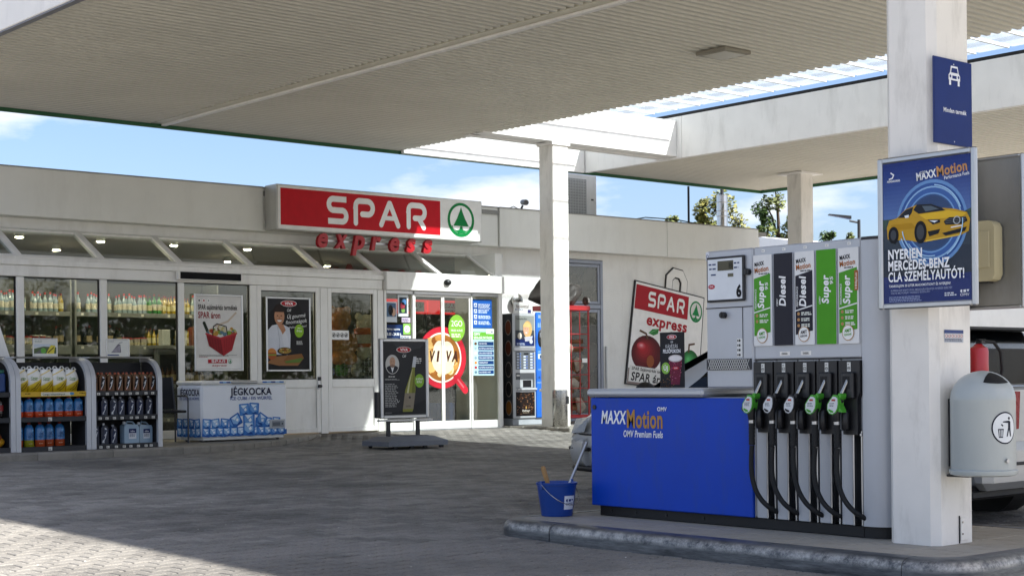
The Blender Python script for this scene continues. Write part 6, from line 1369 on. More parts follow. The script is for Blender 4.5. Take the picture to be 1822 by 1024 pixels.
p.shade(.24, .32, .205, .175, '4e0a0e', 'c4242a', -.3, .3, 1.5); p.shade(.16, .385, .06, .035, 'b8323a', 'eec0c0', 0, .2, 2.7, 5); p.oval(.24, .475, .05, .014, '3c0a0c', 3.3, 16); p.oval(.3, .25, .05, .06, '8f4a20', 2.6, 16); p.line([(.24, .46), (.21, .51), (.12, .53)], .02, '5a3c22', 3.6); p.poly([(.24, .52), (.29, .565), (.38, .58), (.37, .53), (.31, .505)], '2f7a38', 3.6); p.line([(.25, .522), (.36, .57)], .005, '7ab878', 4)
p.shade(.56, .37, .15, .15, '6a6010', 'd0c04a', -.3, .3, 1.4); p.line([(.54, .49), (.52, .54), (.56, .57)], .02, '5a4a22', 3); p.shade(.85, .28, .13, .15, '145a26', '62c070', -.25, .35, 1.4); p.line([(.82, .4), (.82, .48), (.9, .5)], .02, '5a3c22', 3)
p.rect(.03, .03, .62, .185, 'd9d8d3', 3.5); p.text('SPAR Sajátmárkás termékek', .06, .145, .03, '1a1a1a', .52, 4.5, .02, shear=.1); p.text('SPAR áron', .06, .045, .08, '1a1a1a', .5, 4.5, .03, shear=.1)
p.done('board_print', bb)
# ------------------------------------------------------------------ inside the shop
inside = mat('shelf_steel_grey', '7a7d7c', .5, .2, var=.06)
WX = [(8.0, 10.6), (10.65, 13.2)]
for i, (xa, xb) in enumerate(WX):
    t = thing('shop_shelf', ('grey shop shelf of bottles behind the windows next to the racks', 'grey shop shelf of bottles behind the ice chest window')[i], 'shelf', ((xa+xb)/2, 23, .29), group='shelves inside the shop')
    MB().box(xa, xb, 23.2, 23.24, .29, 2.75).build('back_panel', mat('shelf_back', '4a4c48', .7), t)
    for z in (.55, 1.1, 1.72, 2.24):
        s_ = MB().cbox(xa, xb, 22.72, 23.2, z-.03, z, .004).build('shelf_board', inside, t)
        MB().cbox(xa, xb, 22.70, 22.719, z-(.13 if z == 1.72 else .06), z+.012, .003).build('shelf_edge', inside, s_)
        P = Pr((0, 22.70, 0), (1, 0, 0)); rr = random.Random(int(z*100)+i); x = xa+.1
        while x < xb-.1: P.rect(x, z-.045, x+.045, z-.005, 'd0d0c8', 0); x += rr.uniform(.15, .5)
        P.done('price_tags', s_)
    for x in (xa, xb-.03): MB().cbox(x, x+.03, 22.7, 23.2, .29, 2.75, .003).build('upright', inside, t)
def proto_bottle(nm, c, h, r, capc, labc, kind='bottle'):
    t = thing(nm, 'x', 'bottle' if kind == 'bottle' else 'pot', (0, 0, 0), local=True); m_ = MB()
    if kind == 'bottle': m_.lathe([(r*.9, 0), (r, .01), (r, h*.58), (r*.8, h*.68), (r*.36, h*.78), (r*.33, h*.93)], n=10)
    else: m_.lathe([(r*.85, 0), (r*.9, .005), (r, h*.9), (r*1.03, h*.92)], n=10)
    m_.build('body', mat('shelf_'+c, c, .2, var=.1, coat=.4), t, smooth=40)
    m_ = MB(); m_.lathe([(r*.38, h*.9), (r*.38, h), (r*.3, h+.002)] if kind == 'bottle' else [(r*1.05, h*.92), (r*1.05, h), (r*.9, h+.004)], n=10); m_.build('cap', mat('shelfcap_'+capc, capc, .4), t, smooth=40)
    m_ = MB(); m_.lathe([(r*1.015, h*.2), (r*1.015, h*.5)], n=10); m_.build('label', mat('shelflabel_'+labc, labc, .5, var=.35, scale=40), t, smooth=40, fix=False); note_kids(t); return t
kinds = {'clear': proto_bottle('glass_bottle', '8fa6b0', .30, .038, 'c43028', 'd8d4c4'), 'green': proto_bottle('glass_bottle', '2c7a38', .32, .04, '7a2420', 'c8c0a0'), 'red': proto_bottle('glass_bottle', 'a0241e', .31, .04, 'a8a090', 'd0c8b8'),
         'yellow': proto_bottle('glass_bottle', 'a8901e', .28, .036, '8a2a20', 'd8d0a0'), 'amber': proto_bottle('glass_bottle', '5a3414', .31, .04, '2a2a2a', 'c0a878'), 'dark': proto_bottle('glass_bottle', '181c1c', .31, .042, '6a1c20', 'a89878'),
         'white': proto_bottle('food_pot', 'c8c4b8', .13, .05, 'b02a28', 'b8b090', 'pot'), 'redpot': proto_bottle('food_pot', '9a2620', .15, .045, 'd0ccc0', 'd8b890', 'pot')}
rr = random.Random(77)
bands = {2.24: ['clear', 'red', 'yellow', 'green', 'amber', 'clear', 'clear'], 1.72: ['dark', 'yellow', 'white', 'redpot', 'red', 'white', 'green'], 1.1: ['dark', 'red', 'redpot', 'amber']}
WN = ('above the display racks', 'behind the basket poster')
zn = {2.24: 'top', 1.72: 'middle', 1.1: 'lower'}
for i, (xa, xb) in enumerate(WX):
    for z, ks in bands.items():
        x = xa+.1; kd = rr.choice(ks); run = 0
        while x < xb-.08:
            if run <= 0: kd = rr.choice(ks); run = rr.randint(3, 7)
            run -= 1; pot = kd in ('white', 'redpot')
            colour = {'white': 'white', 'redpot': 'red'}.get(kd, kd)
            put(kinds[kd], x, 22.8+rr.uniform(-.01, .03), z, '%s %s in front on the %s shop shelf %s' % (colour, 'pot' if pot else 'bottle', zn[z], WN[i]), '%s %ss on the %s shop shelf %s' % (colour, 'pot' if pot else 'bottle', zn[z], WN[i]), 0, rr.uniform(.92, 1.1))
            if z > 1.5 and rr.random() < .75:
                put(kinds[kd], x+.04, 22.98+rr.uniform(-.01, .03), z, '%s %s in the back row of the %s shop shelf %s' % (colour, 'pot' if pot else 'bottle', zn[z], WN[i]), 'back row %s %ss on the %s shop shelf %s' % (colour, 'pot' if pot else 'bottle', zn[z], WN[i]), 0, rr.uniform(.95, 1.15))
            x += (.108 if pot else .088)+(rr.random() < .06)*.09
for i, (x, c) in enumerate(((12.05, 'c8ccc8'), (12.35, 'd0d0cc'), (12.6, '7a3a22'), (12.82, 'd4d4ce'), (13.02, 'b4b8b6'))):
    o = MB().cbox(x, x+(.2 if i > 1 else .14), 22.5, 22.64, 1.735, 1.735+(.25, .24, .3, .36, .12)[i], .006).build('gift_box', mat('box_'+c, c, .5, var=.1), None); tag(o, '%s box in front of the middle shop shelf behind the basket poster window' % ('pale grey', 'off-white', 'brown', 'tall white', 'low grey')[i], 'box', 'boxes inside the shop')
t = thing('shop_ledge', 'grey ledge under the boxes inside the shop window', 'ledge', (12.5, 22.55, .29)); MB().cbox(11.9, 13.3, 22.45, 22.695, 1.68, 1.732, .004).build('board', inside, t); MB().cbox(11.95, 12.0, 22.5, 22.6, .29, 1.68, .004).build('leg', inside, t); MB().cbox(13.2, 13.25, 22.5, 22.6, .29, 1.68, .004).build('leg', inside, t)
# drinks fridges behind the sliding doors
for i, xa in enumerate((16.72, 17.72)):
    t = thing('drinks_fridge', 'black drinks fridge with red header %s seen through the sliding door' % ('nearer the bears', 'nearer the coffee machine')[i], 'fridge', (xa+.45, 23.2, .29), group='drinks fridges inside the shop')
    xb = xa+.97; fb = mat('fridge_black', '1a1b1d', .4)
    MB().box(xa, xb, 23.5, 23.55, .29, 2.6).box(xa, xa+.04, 22.9, 23.5, .29, 2.6).box(xb-.04, xb, 22.9, 23.5, .29, 2.6).box(xa+.04, xb-.04, 22.9, 23.5, .29, .5).build('cabinet', fb, t)
    hd_ = MB().cbox(xa, xb, 22.82, 22.9, 2.36, 2.62, .005).build('header', emit('fridge_header_glow', 'c8141c', .35), t)  # glow added so the red header shows in the dim shop
    P = Pr((0, 22.82, 0), (1, 0, 0)); P.rect(xa+.28, 2.40, xa+.9, 2.58, 'e4e2de', 0); P.rect(xa+.29, 2.48, xa+.74, 2.575, 'b01220', 1); spar_word(P, xa+.34, 2.495, .065, 'f2f0ee', 2, 1.1); tree_emblem(P, xa+.815, 2.52, .05, l=1, bgc='e4e2de'); P.text('express', xa+.4, 2.415, .045, '3a1416', .35, 1, .02); P.done('header_print', hd_)
    for z in (.8, 1.15, 1.5, 1.85, 2.15): MB().cbox(xa+.045, xb-.045, 22.95, 23.48, z-.02, z, .003).build('shelf', inside, t)
    for z in (1.5, 1.85):
        for k in range(8): kd = rr.choice(['red', 'clear', 'green', 'dark', 'amber']); put(kinds[kd], xa+.12+.1*k, 23.05, z, '%s bottle in the red headed fridge %s' % (kd, ('nearer the bears', 'nearer the coffee machine')[i]), '%s bottles in fridge %s' % (kd, ('nearer the bears', 'nearer the coffee machine')[i]), 0, .85)
# promotional stand behind the entrance glass
t = thing('snack_counter', 'low counter with snacks and blue basket behind the entrance glass', 'counter', (17.2, 22.2, .29)); MB().cbox(16.7, 17.7, 22.0, 22.6, 1.0, 1.05, .006).build('top', inside, t); MB().cbox(16.75, 17.65, 22.05, 22.55, .29, 1.0, .006).build('body', mat('counter_dark', '2a2b2d', .6), t)
o = MB().cbox(16.95, 17.35, 21.6, 21.9, .3, .72, .01).build('blue_crate', mat('crate_blue', '1c4c94', .5), None); tag(o, 'blue crate standing on the floor behind the entrance glass', 'crate')
m_ = MB(); m_.ell((17.3, 22.25, 1.12), (.34, .2, .09), 18, 8); m_.v = [(x+rr.uniform(-.02, .02), y+rr.uniform(-.02, .02), max(1.052, z+rr.uniform(-.03, .03))) for x, y, z in m_.v]; o = m_.build('snack_heap', mat('snack_orange', '8a5226', .5, var=.6, scale=16), None); tag(o, 'heap of wrapped orange snacks on the counter behind the entrance glass', 'snacks')
# spotlights on the shop ceiling (lit)
lamp_m = emit('warm_lamp', 'ffe6c4', 170)
for i, (x, y) in enumerate(((9.5, 22.1), (10.9, 23.9), (10.8, 22.1), (12.05, 22.1), (13.4, 22.1), (14.5, 24.6), (16.6, 24.5))):
    t = thing('ceiling_spotlight', 'small lit ceiling spotlight inside the shop', 'spotlight', (x, y, 3.3), group='lit spotlights on the shop ceiling'); m_ = MB(); m_.lathe([(.06, 3.31), (.075, 3.34), (.06, 3.399)], (x, y, 0), 14); m_.build('housing', white_paint, t, smooth=40); m_ = MB(); m_.lathe([(.0, 3.302), (.055, 3.304), (.055, 3.309)], (x, y, 0), 14); m_.build('bulb', lamp_m, t)
# plush toys in the fixed window
def plush(name, label, parts, c, scale=.018, loc=(0, 0, 0)):
    m_ = MB()
    for cen, rad in parts: m_.ell(cen, rad, 18, 12)
    t = thing(name, label, 'soft toy', loc)
    o = m_.build('body', mat('plush_'+c, c, .95, var=.25, scale=25, bump=1.0, bscale=120), t, smooth=70)
    md = o.modifiers.new('remesh', 'REMESH'); md.mode = 'VOXEL'; md.voxel_size = scale; md.use_smooth_shade = True
    s_ = o.modifiers.new('smooth', 'SMOOTH'); s_.iterations = 4
    return t, o
x, y = 14.62, 21.2
plush('plush_bear', 'large brown plush bear seen from behind in the window beside the entrance', [((x, y, 1.72), (.22, .2, .3)), ((x-.02, y, 2.15), (.2, .19, .2)), ((x+.13, y, 2.3), (.08, .05, .08)), ((x-.17, y, 2.3), (.08, .05, .08)), ((x+.2, y-.05, 1.75), (.09, .1, .17)), ((x-.2, y-.05, 1.75), (.09, .1, .17)), ((x+.12, y-.08, 1.5), (.13, .14, .11)), ((x-.12, y-.08, 1.5), (.13, .14, .11))], 'b8763a', .022, (x, y, 1.4))
x = 15.12
t, o = plush('plush_bear', 'cream plush bear with orange scarf in the window beside the entrance', [((x, y, 1.78), (.19, .17, .22)), ((x+.02, y, 2.08), (.18, .16, .16)), ((x+.16, y, 2.2), (.07, .05, .07)), ((x-.14, y, 2.2), (.07, .05, .07)), ((x-.08, y-.04, 1.6), (.1, .12, .12)), ((x+.1, y-.04, 1.6), (.1, .12, .12))], 'f4e6c6', .02, (x, y, 1.48))
org = mat('orange_knit', 'e06a20', .9, var=.2, bump=.6, bscale=90); m_ = MB(); m_.lathe([(.17, 1.9), (.2, 1.92), (.2, 1.99), (.17, 2.01)], (x+.01, y, 0), 22, sx=1, sy=.95); m_.build('scarf', org, t, smooth=60); m_ = MB(); m_.lathe([(.195, 1.69), (.2, 1.7), (.2, 1.74), (.195, 1.75)], (x, y, 0), 22, sx=.98, sy=.9); m_.build('stripe', org, t, smooth=60)
plush('plush_dog', 'small white plush dog in the wire basket of toys', [((15.0, 21.3, 1.3), (.1, .09, .11)), ((15.0, 21.28, 1.45), (.08, .08, .08)), ((15.06, 21.28, 1.5), (.03, .03, .05)), ((14.94, 21.28, 1.5), (.03, .03, .05)), ((15.05, 21.24, 1.24), (.05, .07, .04))], 'c4c0b0', .012, (15, 21.3, 1.2))
plush('plush_frog', 'small green plush toy in the wire basket of toys', [((14.7, 21.3, 1.32), (.12, .09, .13)), ((14.68, 21.28, 1.44), (.08, .07, .07)), ((14.62, 21.25, 1.25), (.06, .07, .05))], '3f8a2c', .012, (14.7, 21.3, 1.2))
plush('plush_whale', 'small blue plush toy at the edge of the wire basket of toys', [((14.45, 21.3, 1.28), (.1, .1, .09)), ((14.42, 21.28, 1.38), (.05, .05, .08))], '2a4c9a', .012, (14.45, 21.3, 1.2))
t = thing('toy_basket', 'wire basket holding plush toys in the window beside the entrance', 'basket', (14.8, 21.3, .29))
for z in (1.2, 1.28, 1.36, 1.44, 1.52): MB().tube([(14.3, 21.12, z), (15.4, 21.12, z)], .004, 5).build('wire', steel, t)
for k in range(14): MB().tube([(14.32+.08*k, 21.12, 1.18), (14.32+.08*k, 21.12, 1.54)], .004, 5).build('wire', steel, t)
MB().cbox(14.28, 15.42, 21.1, 21.75, 1.14, 1.18, .004).build('tray', inside, t)
for x in (14.32, 15.36): MB().cbox(x, x+.03, 21.2, 21.23, .29, 1.14, .003).build('leg', inside, t)

# ------------------------------------------------------------------ on the roof
ac = thing('air_conditioner', 'white air conditioning unit with grille on the shop roof', 'air conditioner', (21.9, 23.3, 4.2)); MB().cbox(21.25, 22.25, 22.95, 23.4, 4.3, 5.3, .02).build('casing', mat('ac_white', 'dfe0dc', .45, var=.04, dirt=.2), ac)
MB().box(21.3, 21.95, 22.944, 22.949, 4.4, 5.2).build('grille_back', mat('ac_grille_dark', 'a4a6a4', .6), ac)
for k in range(14): MB().box(21.3, 21.95, 22.936, 22.943, 4.42+.057*k, 4.432+.057*k).build('grille_wire', mat('ac_wire', 'c4c6c4', .5), ac)
for k in range(9): MB().box(21.32+.075*k, 21.332+.075*k, 22.930, 22.935, 4.4, 5.2).build('grille_wire', MATS['ac_wire'], ac)
MB().box(22.08, 22.15, 22.945, 22.949, 4.78, 4.81).build('badge', dark_metal, ac)
for x in (21.35, 22.1): MB().cbox(x, x+.06, 22.98, 23.38, 4.2, 4.3, .004).build('foot', dark_metal, ac)
sc_ = thing('security_camera', 'small dark security camera on the roof edge near the column', 'camera', (18.84, 21.5, 4.26)); m_ = MB(); m_.tube([(18.84, 21.44, 4.27), (18.86, 21.42, 4.33)], .02, 8); m_.build('mount', dark_metal, sc_); m_ = MB(); m_.tube([(18.84, 21.30, 4.37), (18.86, 21.34, 4.38), (18.93, 21.5, 4.40)], [.05, .055, .05], 14); m_.build('housing', mat('camera_grey', '55565a', .4), sc_, smooth=40); MB().tube([(18.82, 21.5, 4.27), (18.70, 21.5, 4.31), (18.6, 21.5, 4.27)], .008, 6).build('cable', rubber, sc_, smooth=50)
fl = thing('flue_pipe', 'shiny stainless steel flue rising from the shop roof', 'flue', (27.15, 24, 4.0)); 
fx, fy = 26.98, 23.7
m_ = MB(); m_.lathe([(.125, 3.3), (.125, 5.28), (.128, 5.282), (.128, 5.3), (.11, 5.3)], (fx, fy, 0), 28); m_.build('pipe', mat('polished_steel', 'b9b9bb', .12, 1, var=.05), fl, smooth=40)
for z in (4.8, 4.92, 5.12): m_ = MB(); m_.lathe([(.127, z), (.132, z+.005), (.132, z+.02), (.127, z+.025)], (fx, fy, 0), 28); m_.build('clamp_band', steel, fl, smooth=40)
MB().tube([(fx, fy, 5.3), (fx, fy, 5.55)], .04, 12).build('tip', dark_metal, fl)
o = MB().cyl((24.45, 22.42, 4.2), (24.45, 22.42, 5.19), .024, n=10).build('roof_pole', dark_metal, None); tag(o, 'thin black pole between the shop roof and the canopy edge', 'pole')
o = MB().tube([(22.3, 22.3, 4.31), (22.7, 22.0, 4.39), (23.4, 21.8, 4.37), (24.0, 21.75, 4.31), (24.5, 21.7, 4.27)], .012, 6).build('roof_cable', rubber, None, smooth=50); tag(o, 'loose black cable lying along the roof edge', 'cable')

# ------------------------------------------------------------------ silver car behind the dispenser
car = thing('parked_car', 'silver hatchback parked behind the fuel dispenser', 'car', (10.86, 8.62, .01), 0)
ABS[car.name] = (0, 0, 0)
CL = 4.5
paint = mat('silver_car_paint', 'b4b5b4', .3, .3, var=.03, coat=.4)
dglass = mat('car_dark_glass', '0a0d0f', .06, 0, var=.1, spec=.25); trimb = mat('car_black_trim', '131315', .5)
# stations: y, half width at sill / waist / belt, z of sill, waist, belt
ST = [(-2.26, .60, .70, .66, .30, .62, .98), (-2.2, .74, .82, .78, .26, .62, 1.0), (-1.9, .83, .87, .83, .24, .62, 1.0), (-1.2, .85, .88, .84, .22, .6, .98), (0, .86, .885, .85, .2, .58, .95), (.9, .86, .885, .845, .2, .57, .93), (1.3, .85, .88, .83, .22, .57, .91), (1.75, .82, .86, .78, .24, .56, .84), (2.05, .78, .835, .70, .26, .55, .77), (2.2, .68, .745, .60, .28, .54, .70), (2.27, .50, .58, .46, .3, .53, .62)]
m_ = MB(); rings = []
for y, a, b, c_, z0, z1, z2 in ST:
    half_ = [(a*.9, z0), (a, z0+.05), (a+(b-a)*.7, (z0+z1)/2), (b, z1), (b-.004, z1+.03), ((b+c_)/2+.01, (z1+z2)/2+.04), (c_, z2-.02), (c_-.06, z2+.008), (c_*.5, z2+.03)]
    rings.append([(x, y, z) for x, z in half_]+[(0, y, z2+.036)]+[(-x, y, z) for x, z in reversed(half_)])
n = len(rings[0]); m_.add([p for r in rings for p in r], [(i*n+j, (i+1)*n+j, (i+1)*n+j+1, i*n+j+1) for i in range(len(rings)-1) for j in range(n-1)]+[tuple(range(n)), tuple(range((len(rings)-1)*n, len(rings)*n))]+[(i*n, (i+1)*n, (i+1)*n+n-1, i*n+n-1) for i in range(len(rings)-1)])
body_o = m_.build('body', paint, car, smooth=38)
GH = [(-2.12, .70, .98, .72, 1.0), (-1.98, .74, 1.0, .66, 1.3), (-1.72, .78, 1.0, .60, 1.43), (-1.2, .81, .98, .60, 1.465), (-.3, .825, .96, .61, 1.48), (.25, .82, .94, .60, 1.44), (.75, .80, .93, .67, 1.2), (1.28, .77, .9, .74, .93)]
m_ = MB(); rings = []
for y, a, z0, b, z1 in GH:
    rings.append([(a, y, z0), ((a+b)/2+.015, y, (z0+z1)/2), (b, y, z1), (b*.6, y, z1+.03), (0, y, z1+.04), (-b*.6, y, z1+.03), (-b, y, z1), (-(a+b)/2-.015, y, (z0+z1)/2), (-a, y, z0)])
n = 9; m_.add([p for r in rings for p in r], [(i*n+j, (i+1)*n+j, (i+1)*n+j+1, i*n+j+1) for i in range(len(rings)-1) for j in range(n-1)]+[tuple(range(n)), tuple(range((len(rings)-1)*n, len(rings)*n))]); gh = m_.build('cabin', paint, car, smooth=38)
def skin(pts, name, m, parent, off): MB().add([(x, y, z) for x, y, z in pts], [tuple(range(len(pts)))]).build(name, m, parent, fix=False)
# rear pane as two facets just proud of the tailgate
m_ = MB(); m_.add([(-.66, -2.15, 1.06), (.66, -2.15, 1.06), (.63, -2.045, 1.33), (-.63, -2.045, 1.33), (.56, -1.80, 1.475), (-.56, -1.80, 1.475)], [(0, 1, 2, 3), (3, 2, 4, 5)]); m_.build('tailgate_glass', dglass, gh, fix=False)
MB().cbox(-.58, .58, -1.90, -1.70, 1.476, 1.505, .01).build('roof_spoiler', trimb, gh)
m_ = MB(); m_.add([(-.72, 1.26, .985), (.72, 1.26, .985), (.66, .80, 1.25), (-.66, .80, 1.25), (.57, .29, 1.485), (-.57, .29, 1.485)], [(0, 1, 2, 3), (3, 2, 4, 5)]); m_.build('windscreen', dglass, gh, fix=False)
for s_ in (-1, 1):
    for ya, yb, yc, yd in ((-1.85, -.95, -1.0, -1.62), (-.87, -.02, -.1, -.85), (.05, .78, .3, .02)):
        def gp_(y, t):
            i = max(k for k in range(len(GH)-1) if GH[k][0] <= y); g0, g1 = GH[i], GH[i+1]; q = (y-g0[0])/(g1[0]-g0[0]); a, z0, b, z1 = [g0[k]+(g1[k]-g0[k])*q for k in (1, 2, 3, 4)]
            mid = (a+b)/2+.015; zm = (z0+z1)/2
            xx = a+(mid-a)*t*2 if t < .5 else mid+(b-mid)*(t-.5)*2; return (s_*(xx+.008), y, z0+(z1-z0)*t)
        pts = [gp_(ya+(yb-ya)*k/6, .12) for k in range(7)]; top = [gp_(yd+(yc-yd)*k/6, .86) for k in range(7)]; mid = [gp_(((ya+yd)/2)+(((yb+yc)/2)-((ya+yd)/2))*k/6, .5) for k in range(7)]
        m_ = MB(); m_.add(pts+mid+top, [(r*7+k, r*7+k+1, (r+1)*7+k+1, (r+1)*7+k) for r in (0, 1) for k in range(6)]); m_.build('side_window', dglass, gh, fix=False)
    m_ = MB(); m_.ell((s_*.98, .98, 1.02), (.11, .06, .075), 12, 8); m_.build('wing_mirror', trimb, car, smooth=60); MB().cyl((s_*.82, .98, .97), (s_*.92, .98, 1.0), .025, n=8).build('mirror_arm', trimb, car)
    for yw in (-1.38, 1.40):
        w = MB(); w.tube([(s_*.70, yw, .315), (s_*.72, yw, .315), (s_*.87, yw, .315), (s_*.885, yw, .315)], [.29, .315, .315, .29], 28); wo_ = w.build('wheel', rubber, car, smooth=40)
        MB().tube([(s_*.86, yw, .315), (s_*.89, yw, .315)], [.2, .19], 20).build('rim', alu, wo_, smooth=40)
        m_ = MB(); m_.tube([(s_*.60, yw, .32), (s_*.892, yw, .32)], .37, 28); m_.build('wheel_arch', trimb, car)
        for k in range(5): a = 2*PI*k/5; MB().cbox(s_*.892-.004, s_*.892+.004, yw-.02, yw+.02, .315-.02, .315+.02, .002).build('hub_cap', silver_paint, wo_) if k == 0 else None
    lm = MB(); lm.add([(s_*.845, 1.80, .76), (s_*.755, 2.07, .74), (s_*.56, 2.235, .70), (s_*.56, 2.25, .60), (s_*.79, 2.1, .60), (s_*.865, 1.84, .62)], [(0, 1, 4, 5), (1, 2, 3, 4)]); lm.v = [(x*1.03, y+.025, z+.01) for x, y, z in lm.v]; lm.build('headlight', mat('headlight_lens', 'b8bcc0', .1, .3, coat=.8), car, fix=False)
    tl = MB(); tl.add([(s_*.30, -2.30, 1.0), (s_*.66, -2.285, 1.01), (s_*.84, -2.2, 1.02), (s_*.885, -1.98, 1.0), (s_*.90, -2.0, .74), (s_*.865, -2.23, .68), (s_*.72, -2.30, .69), (s_*.34, -2.31, .72)], [(0, 1, 6, 7), (1, 2, 5, 6), (2, 3, 4, 5)]); tl.build('tail_light', mat('tail_light_red', '8c0a10', .25, var=.25, scale=14, spec=.3), car, fix=False)
MB().cbox(-.80, .80, -2.34, -2.16, .27, .62, .06).build('rear_bumper', paint, car); MB().cbox(-.70, .70, -2.352, -2.335, .45, .475, .004).build('bumper_strip', trimb, car); MB().cbox(-.2, .2, -2.36, -2.341, .5, .6, .004).build('number_plate', white_paint, car)
MB().cbox(-.84, .84, -2.22, -2.1, .2, .28, .02).build('underside_valance', trimb, car)
m_ = MB(); m_.tube([(-.84, 1.86, .44), (-.76, 2.08, .44), (-.60, 2.22, .44), (-.3, 2.285, .44), (.3, 2.285, .44), (.60, 2.22, .44), (.76, 2.08, .44), (.84, 1.86, .44)], .085, 10); m_.v = [(x, y, .44+(z-.44)*1.6) for x, y, z in m_.v]; m_.build('front_bumper', paint, car, smooth=50)
MB().cbox(-.42, .42, 2.27, 2.30, .35, .43, .01).build('air_intake', trimb, car)
edge = [(-.895, 1.78), (-.87, 1.9), (-.82, 2.07), (-.735, 2.2), (-.58, 2.285), (-.3, 2.33), (.3, 2.33), (.58, 2.285), (.735, 2.2), (.82, 2.07), (.87, 1.9), (.895, 1.78)]
MB().tube([(x*.985, y-.012, .605) for x, y in edge], .008, 6).build('bumper_gap', trimb, car, smooth=50); MB().tube([(x*1.0, y+.02, .47) for x, y in edge], .02, 8).build('bumper_strip', trimb, car, smooth=50); MB().tube([(x*.97, y-.02, .285) for x, y in edge], .03, 8).build('front_lip', trimb, car, smooth=50)

# ------------------------------------------------------------------ beyond the station
leafm = {}
def leaf_mat(nm, a, b):
    m = bpy.data.materials.new(nm); m.use_nodes = True; n, l = m.node_tree.nodes, m.node_tree.links; bs_ = n['Principled BSDF']; bs_.inputs['Roughness'].default_value = .6
    g = n.new('ShaderNodeNewGeometry'); r = n.new('ShaderNodeValToRGB'); r.color_ramp.elements[0].color = col(a)+(1,); r.color_ramp.elements[1].color = col(b)+(1,); l.new(g.outputs['Random Per Island'], r.inputs[0]); l.new(r.outputs[0], bs_.inputs['Base Color']); return m
lv = [leaf_mat('leaf_olive', '3c4a1c', '6e7430'), leaf_mat('leaf_green', '2c4220', '56702e'), leaf_mat('leaf_yellow', '55602a', '8a8440')]
bark = mat('bark', '4a3c2e', .9, var=.3, bump=.6)
def make_tree(seed, h, w, lm, nleaf=2600, conic=.0):
    r_ = random.Random(seed); m_ = MB(); tr = MB()
    tr.tube([(0, 0, 0), (.05*h*r_.uniform(-.3, .3), 0, h*.35), (r_.uniform(-.2, .2), r_.uniform(-.2, .2), h*.92)], [h*.022, h*.016, h*.004], 8)
    cl = []
    for k in range(34):
        t = r_.uniform(.2, 1); a = r_.uniform(0, 2*PI); rad = w*(1-conic*t)*math.sin(PI*min(.97, max(.1, (t-.12)/.95)))**.6*r_.uniform(.35, .95)
        c_ = (rad*math.cos(a), rad*math.sin(a), h*t); cl.append((c_, w*r_.uniform(.16, .36))); tr.tube([(0, 0, h*max(.1, t-.18)), (c_[0]*.5, c_[1]*.5, h*(t-.06)), c_], [h*.008, h*.005, h*.002], 5)
    for k in range(nleaf):
        c_, cr_ = r_.choice(cl); d = Vector((r_.gauss(0, 1), r_.gauss(0, 1), r_.gauss(0, 1))).normalized()*cr_*r_.random()**.4; p = Vector(c_)+Vector((d.x, d.y, d.z*1.15)); s_ = r_.uniform(.05, .12)*h/8
        u = Vector((r_.gauss(0, 1), r_.gauss(0, 1), r_.gauss(0, 1))).normalized(); v = u.orthogonal().normalized(); m_.add([p+u*s_, p+v*s_*.6, p-u*s_, p-v*s_*.6], [(0, 1, 2, 3)])
    return tr, m_, lm
def plant(seed, x, y, h, w, lm, label, group, z=0, conic=.2, n=5200):
    t = thing('tree', label, 'tree', (x, y, z), group=group); ABS[t.name] = (0, 0, 0); tr, m_, lm = make_tree(seed, h, w, lm, n, conic); tr.build('trunk', bark, t, smooth=50); m_.build('crown', lm, t, fix=False); return t
gtr = 'trees behind the shop'
def at(px, d, y=0): a = (px-911)/2750; return (d*(Fw.x+a*Rt.x), d*(Fw.y+a*Rt.y))
for i, (x, y, h, w, k, lab) in enumerate(((*at(1206, 70), 8.3, .9, 0, 'slim tree top showing left of the thin roof pole'), (*at(1241, 72), 8.0, 1.0, 2, 'small tree top between the roof pole and the steel flue'), (*at(1258, 70), 9.0, 1.1, 2, 'leafy tree directly left of the steel flue'), (*at(1292, 70), 9.3, 1.5, 2, 'leafy yellow green tree directly right of the steel flue'), (*at(1362, 66), 8.3, .9, 1, 'small dark tree left of the tallest tree beside the far column'), (*at(1388, 66), 9.5, 1.3, 0, 'tallest dark tree close to the far column'), (*at(1478, 80), 8.4, .9, 1, 'tiny tree top right of the far column'), (*at(1515, 80), 8.3, .8, 0, 'tiny tree top below the street lamp head'))):
    plant(30+i, x, y, h, w, lv[k], lab, gtr, 0, .35)
for i in range(12):                                     # across the road behind the camera, seen in the window glass
    plant(60+i, 0+i*9.5+random.uniform(-2, 2), -62-random.uniform(0, 12), 7+random.uniform(0, 3), 4.2, lv[i % 3], 'broad tree across the road, reflected in the shop windows', 'trees across the road', 0, .1, 3000)
hb = MB(); hr = random.Random(4)
for k in range(16000):
    p = Vector((hr.uniform(-30, 130), -78+hr.uniform(-1, 1), 7.5*hr.random()**.7)); s_ = hr.uniform(.25, .5); u = Vector((hr.gauss(0, 1), hr.gauss(0, 1), hr.gauss(0, 1))).normalized(); v = u.orthogonal().normalized(); hb.add([p+u*s_, p+v*s_*.7, p-u*s_, p-v*s_*.7], [(0, 1, 2, 3)])
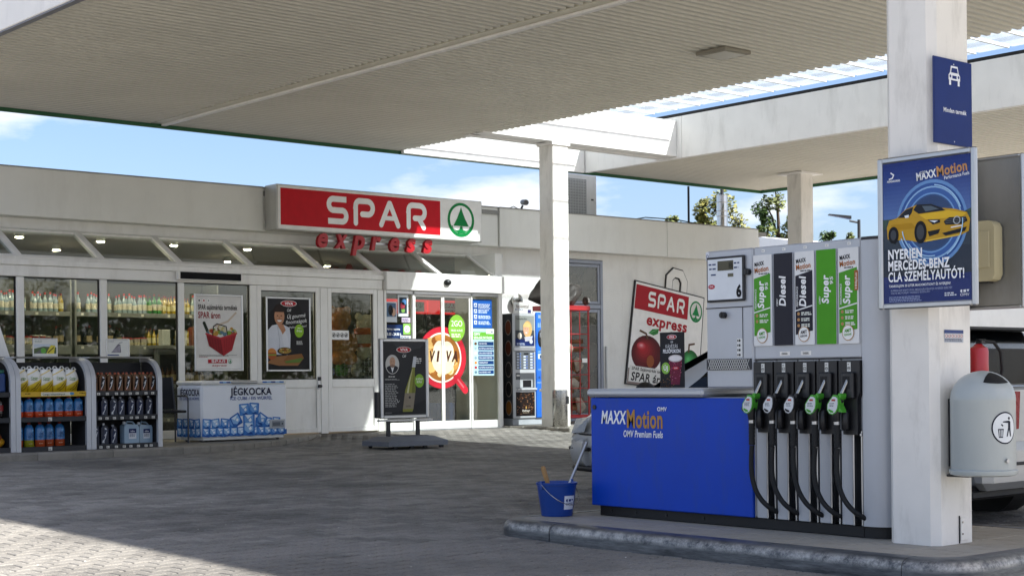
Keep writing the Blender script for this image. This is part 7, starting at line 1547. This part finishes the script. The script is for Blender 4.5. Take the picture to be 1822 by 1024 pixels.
tag(hb.build('hedge', lv[1], None, fix=False), 'long dense hedge added across the road to darken window reflections', 'hedge', kind='stuff')  # added out of view, keeps bright low sky out of the window reflections
ww = thing('white_hall', 'long white panel hall beyond the parked car', 'building', (36, 20, 0)); 
for k in range(10): MB().cbox(35, 35.2, 2+k*3.6+.005, 5.6+k*3.6-.005, 0, 2.85, .01).build('wall_panel', mat('white_panel', 'e2e2de', .5, var=.04, dirt=.15), ww)
MB().box(35.2, 44, 2, 38, 2.6, 2.8).build('roof', roof_m, ww)
x, y = at(1378, 52)
cw = thing('car_wash', 'white and blue flat roofed hall showing beside the far column', 'building', (x+3, y, 0)); MB().box(x-1.2, x+9, y-3, y+3, 0, 5.05).build('wall', mat('far_blue_wall', '2f62b4', .5), cw); MB().cbox(x-1.5, x+9.3, y-3.3, y+3.3, 5.05, 5.22, .02).build('roof_edge', mat('far_blue_band', '1f4fae', .5), cw)
MB().prism([(y-3.5, 5.225), (y+3.5, 5.225), (y+.2, 5.75), (y-.2, 5.75)], 'X', x-1.6, x+9.4).build('roof', mat('far_white_roof', 'd8dadc', .5), cw)
x, y = at(1531, 46)
sl_ = thing('street_lamp', 'dark street lamp with flat head above the dispenser', 'street lamp', (x, y, 0)); MB().tube([(x, y, 0), (x, y, 5.75)], [.07, .045], 10).build('pole', dark_metal, sl_, smooth=50)
e_ = Vector((-.62*Rt.x, -.62*Rt.y, .12)); MB().tube([(x, y, 5.66), (x+e_.x*.45, y+e_.y*.45, 5.72)], .03, 8).build('arm', dark_metal, sl_)
q0 = Vector((x, y, 5.72))+e_*.4; q1 = q0+e_*1.05; nrm = Vector((-e_.y, e_.x, 0)).normalized()*.13
MB().add([q0+nrm, q0-nrm, q1-nrm*.8, q1+nrm*.8, q0+nrm+Vector((0, 0, .09)), q0-nrm+Vector((0, 0, .09)), q1-nrm*.8+Vector((0, 0, .03)), q1+nrm*.8+Vector((0, 0, .03))], [(0, 1, 2, 3), (4, 7, 6, 5), (0, 4, 5, 1), (1, 5, 6, 2), (2, 6, 7, 3), (3, 7, 4, 0)]).build('lamp_head', mat('lamp_black', '18191b', .4), sl_)
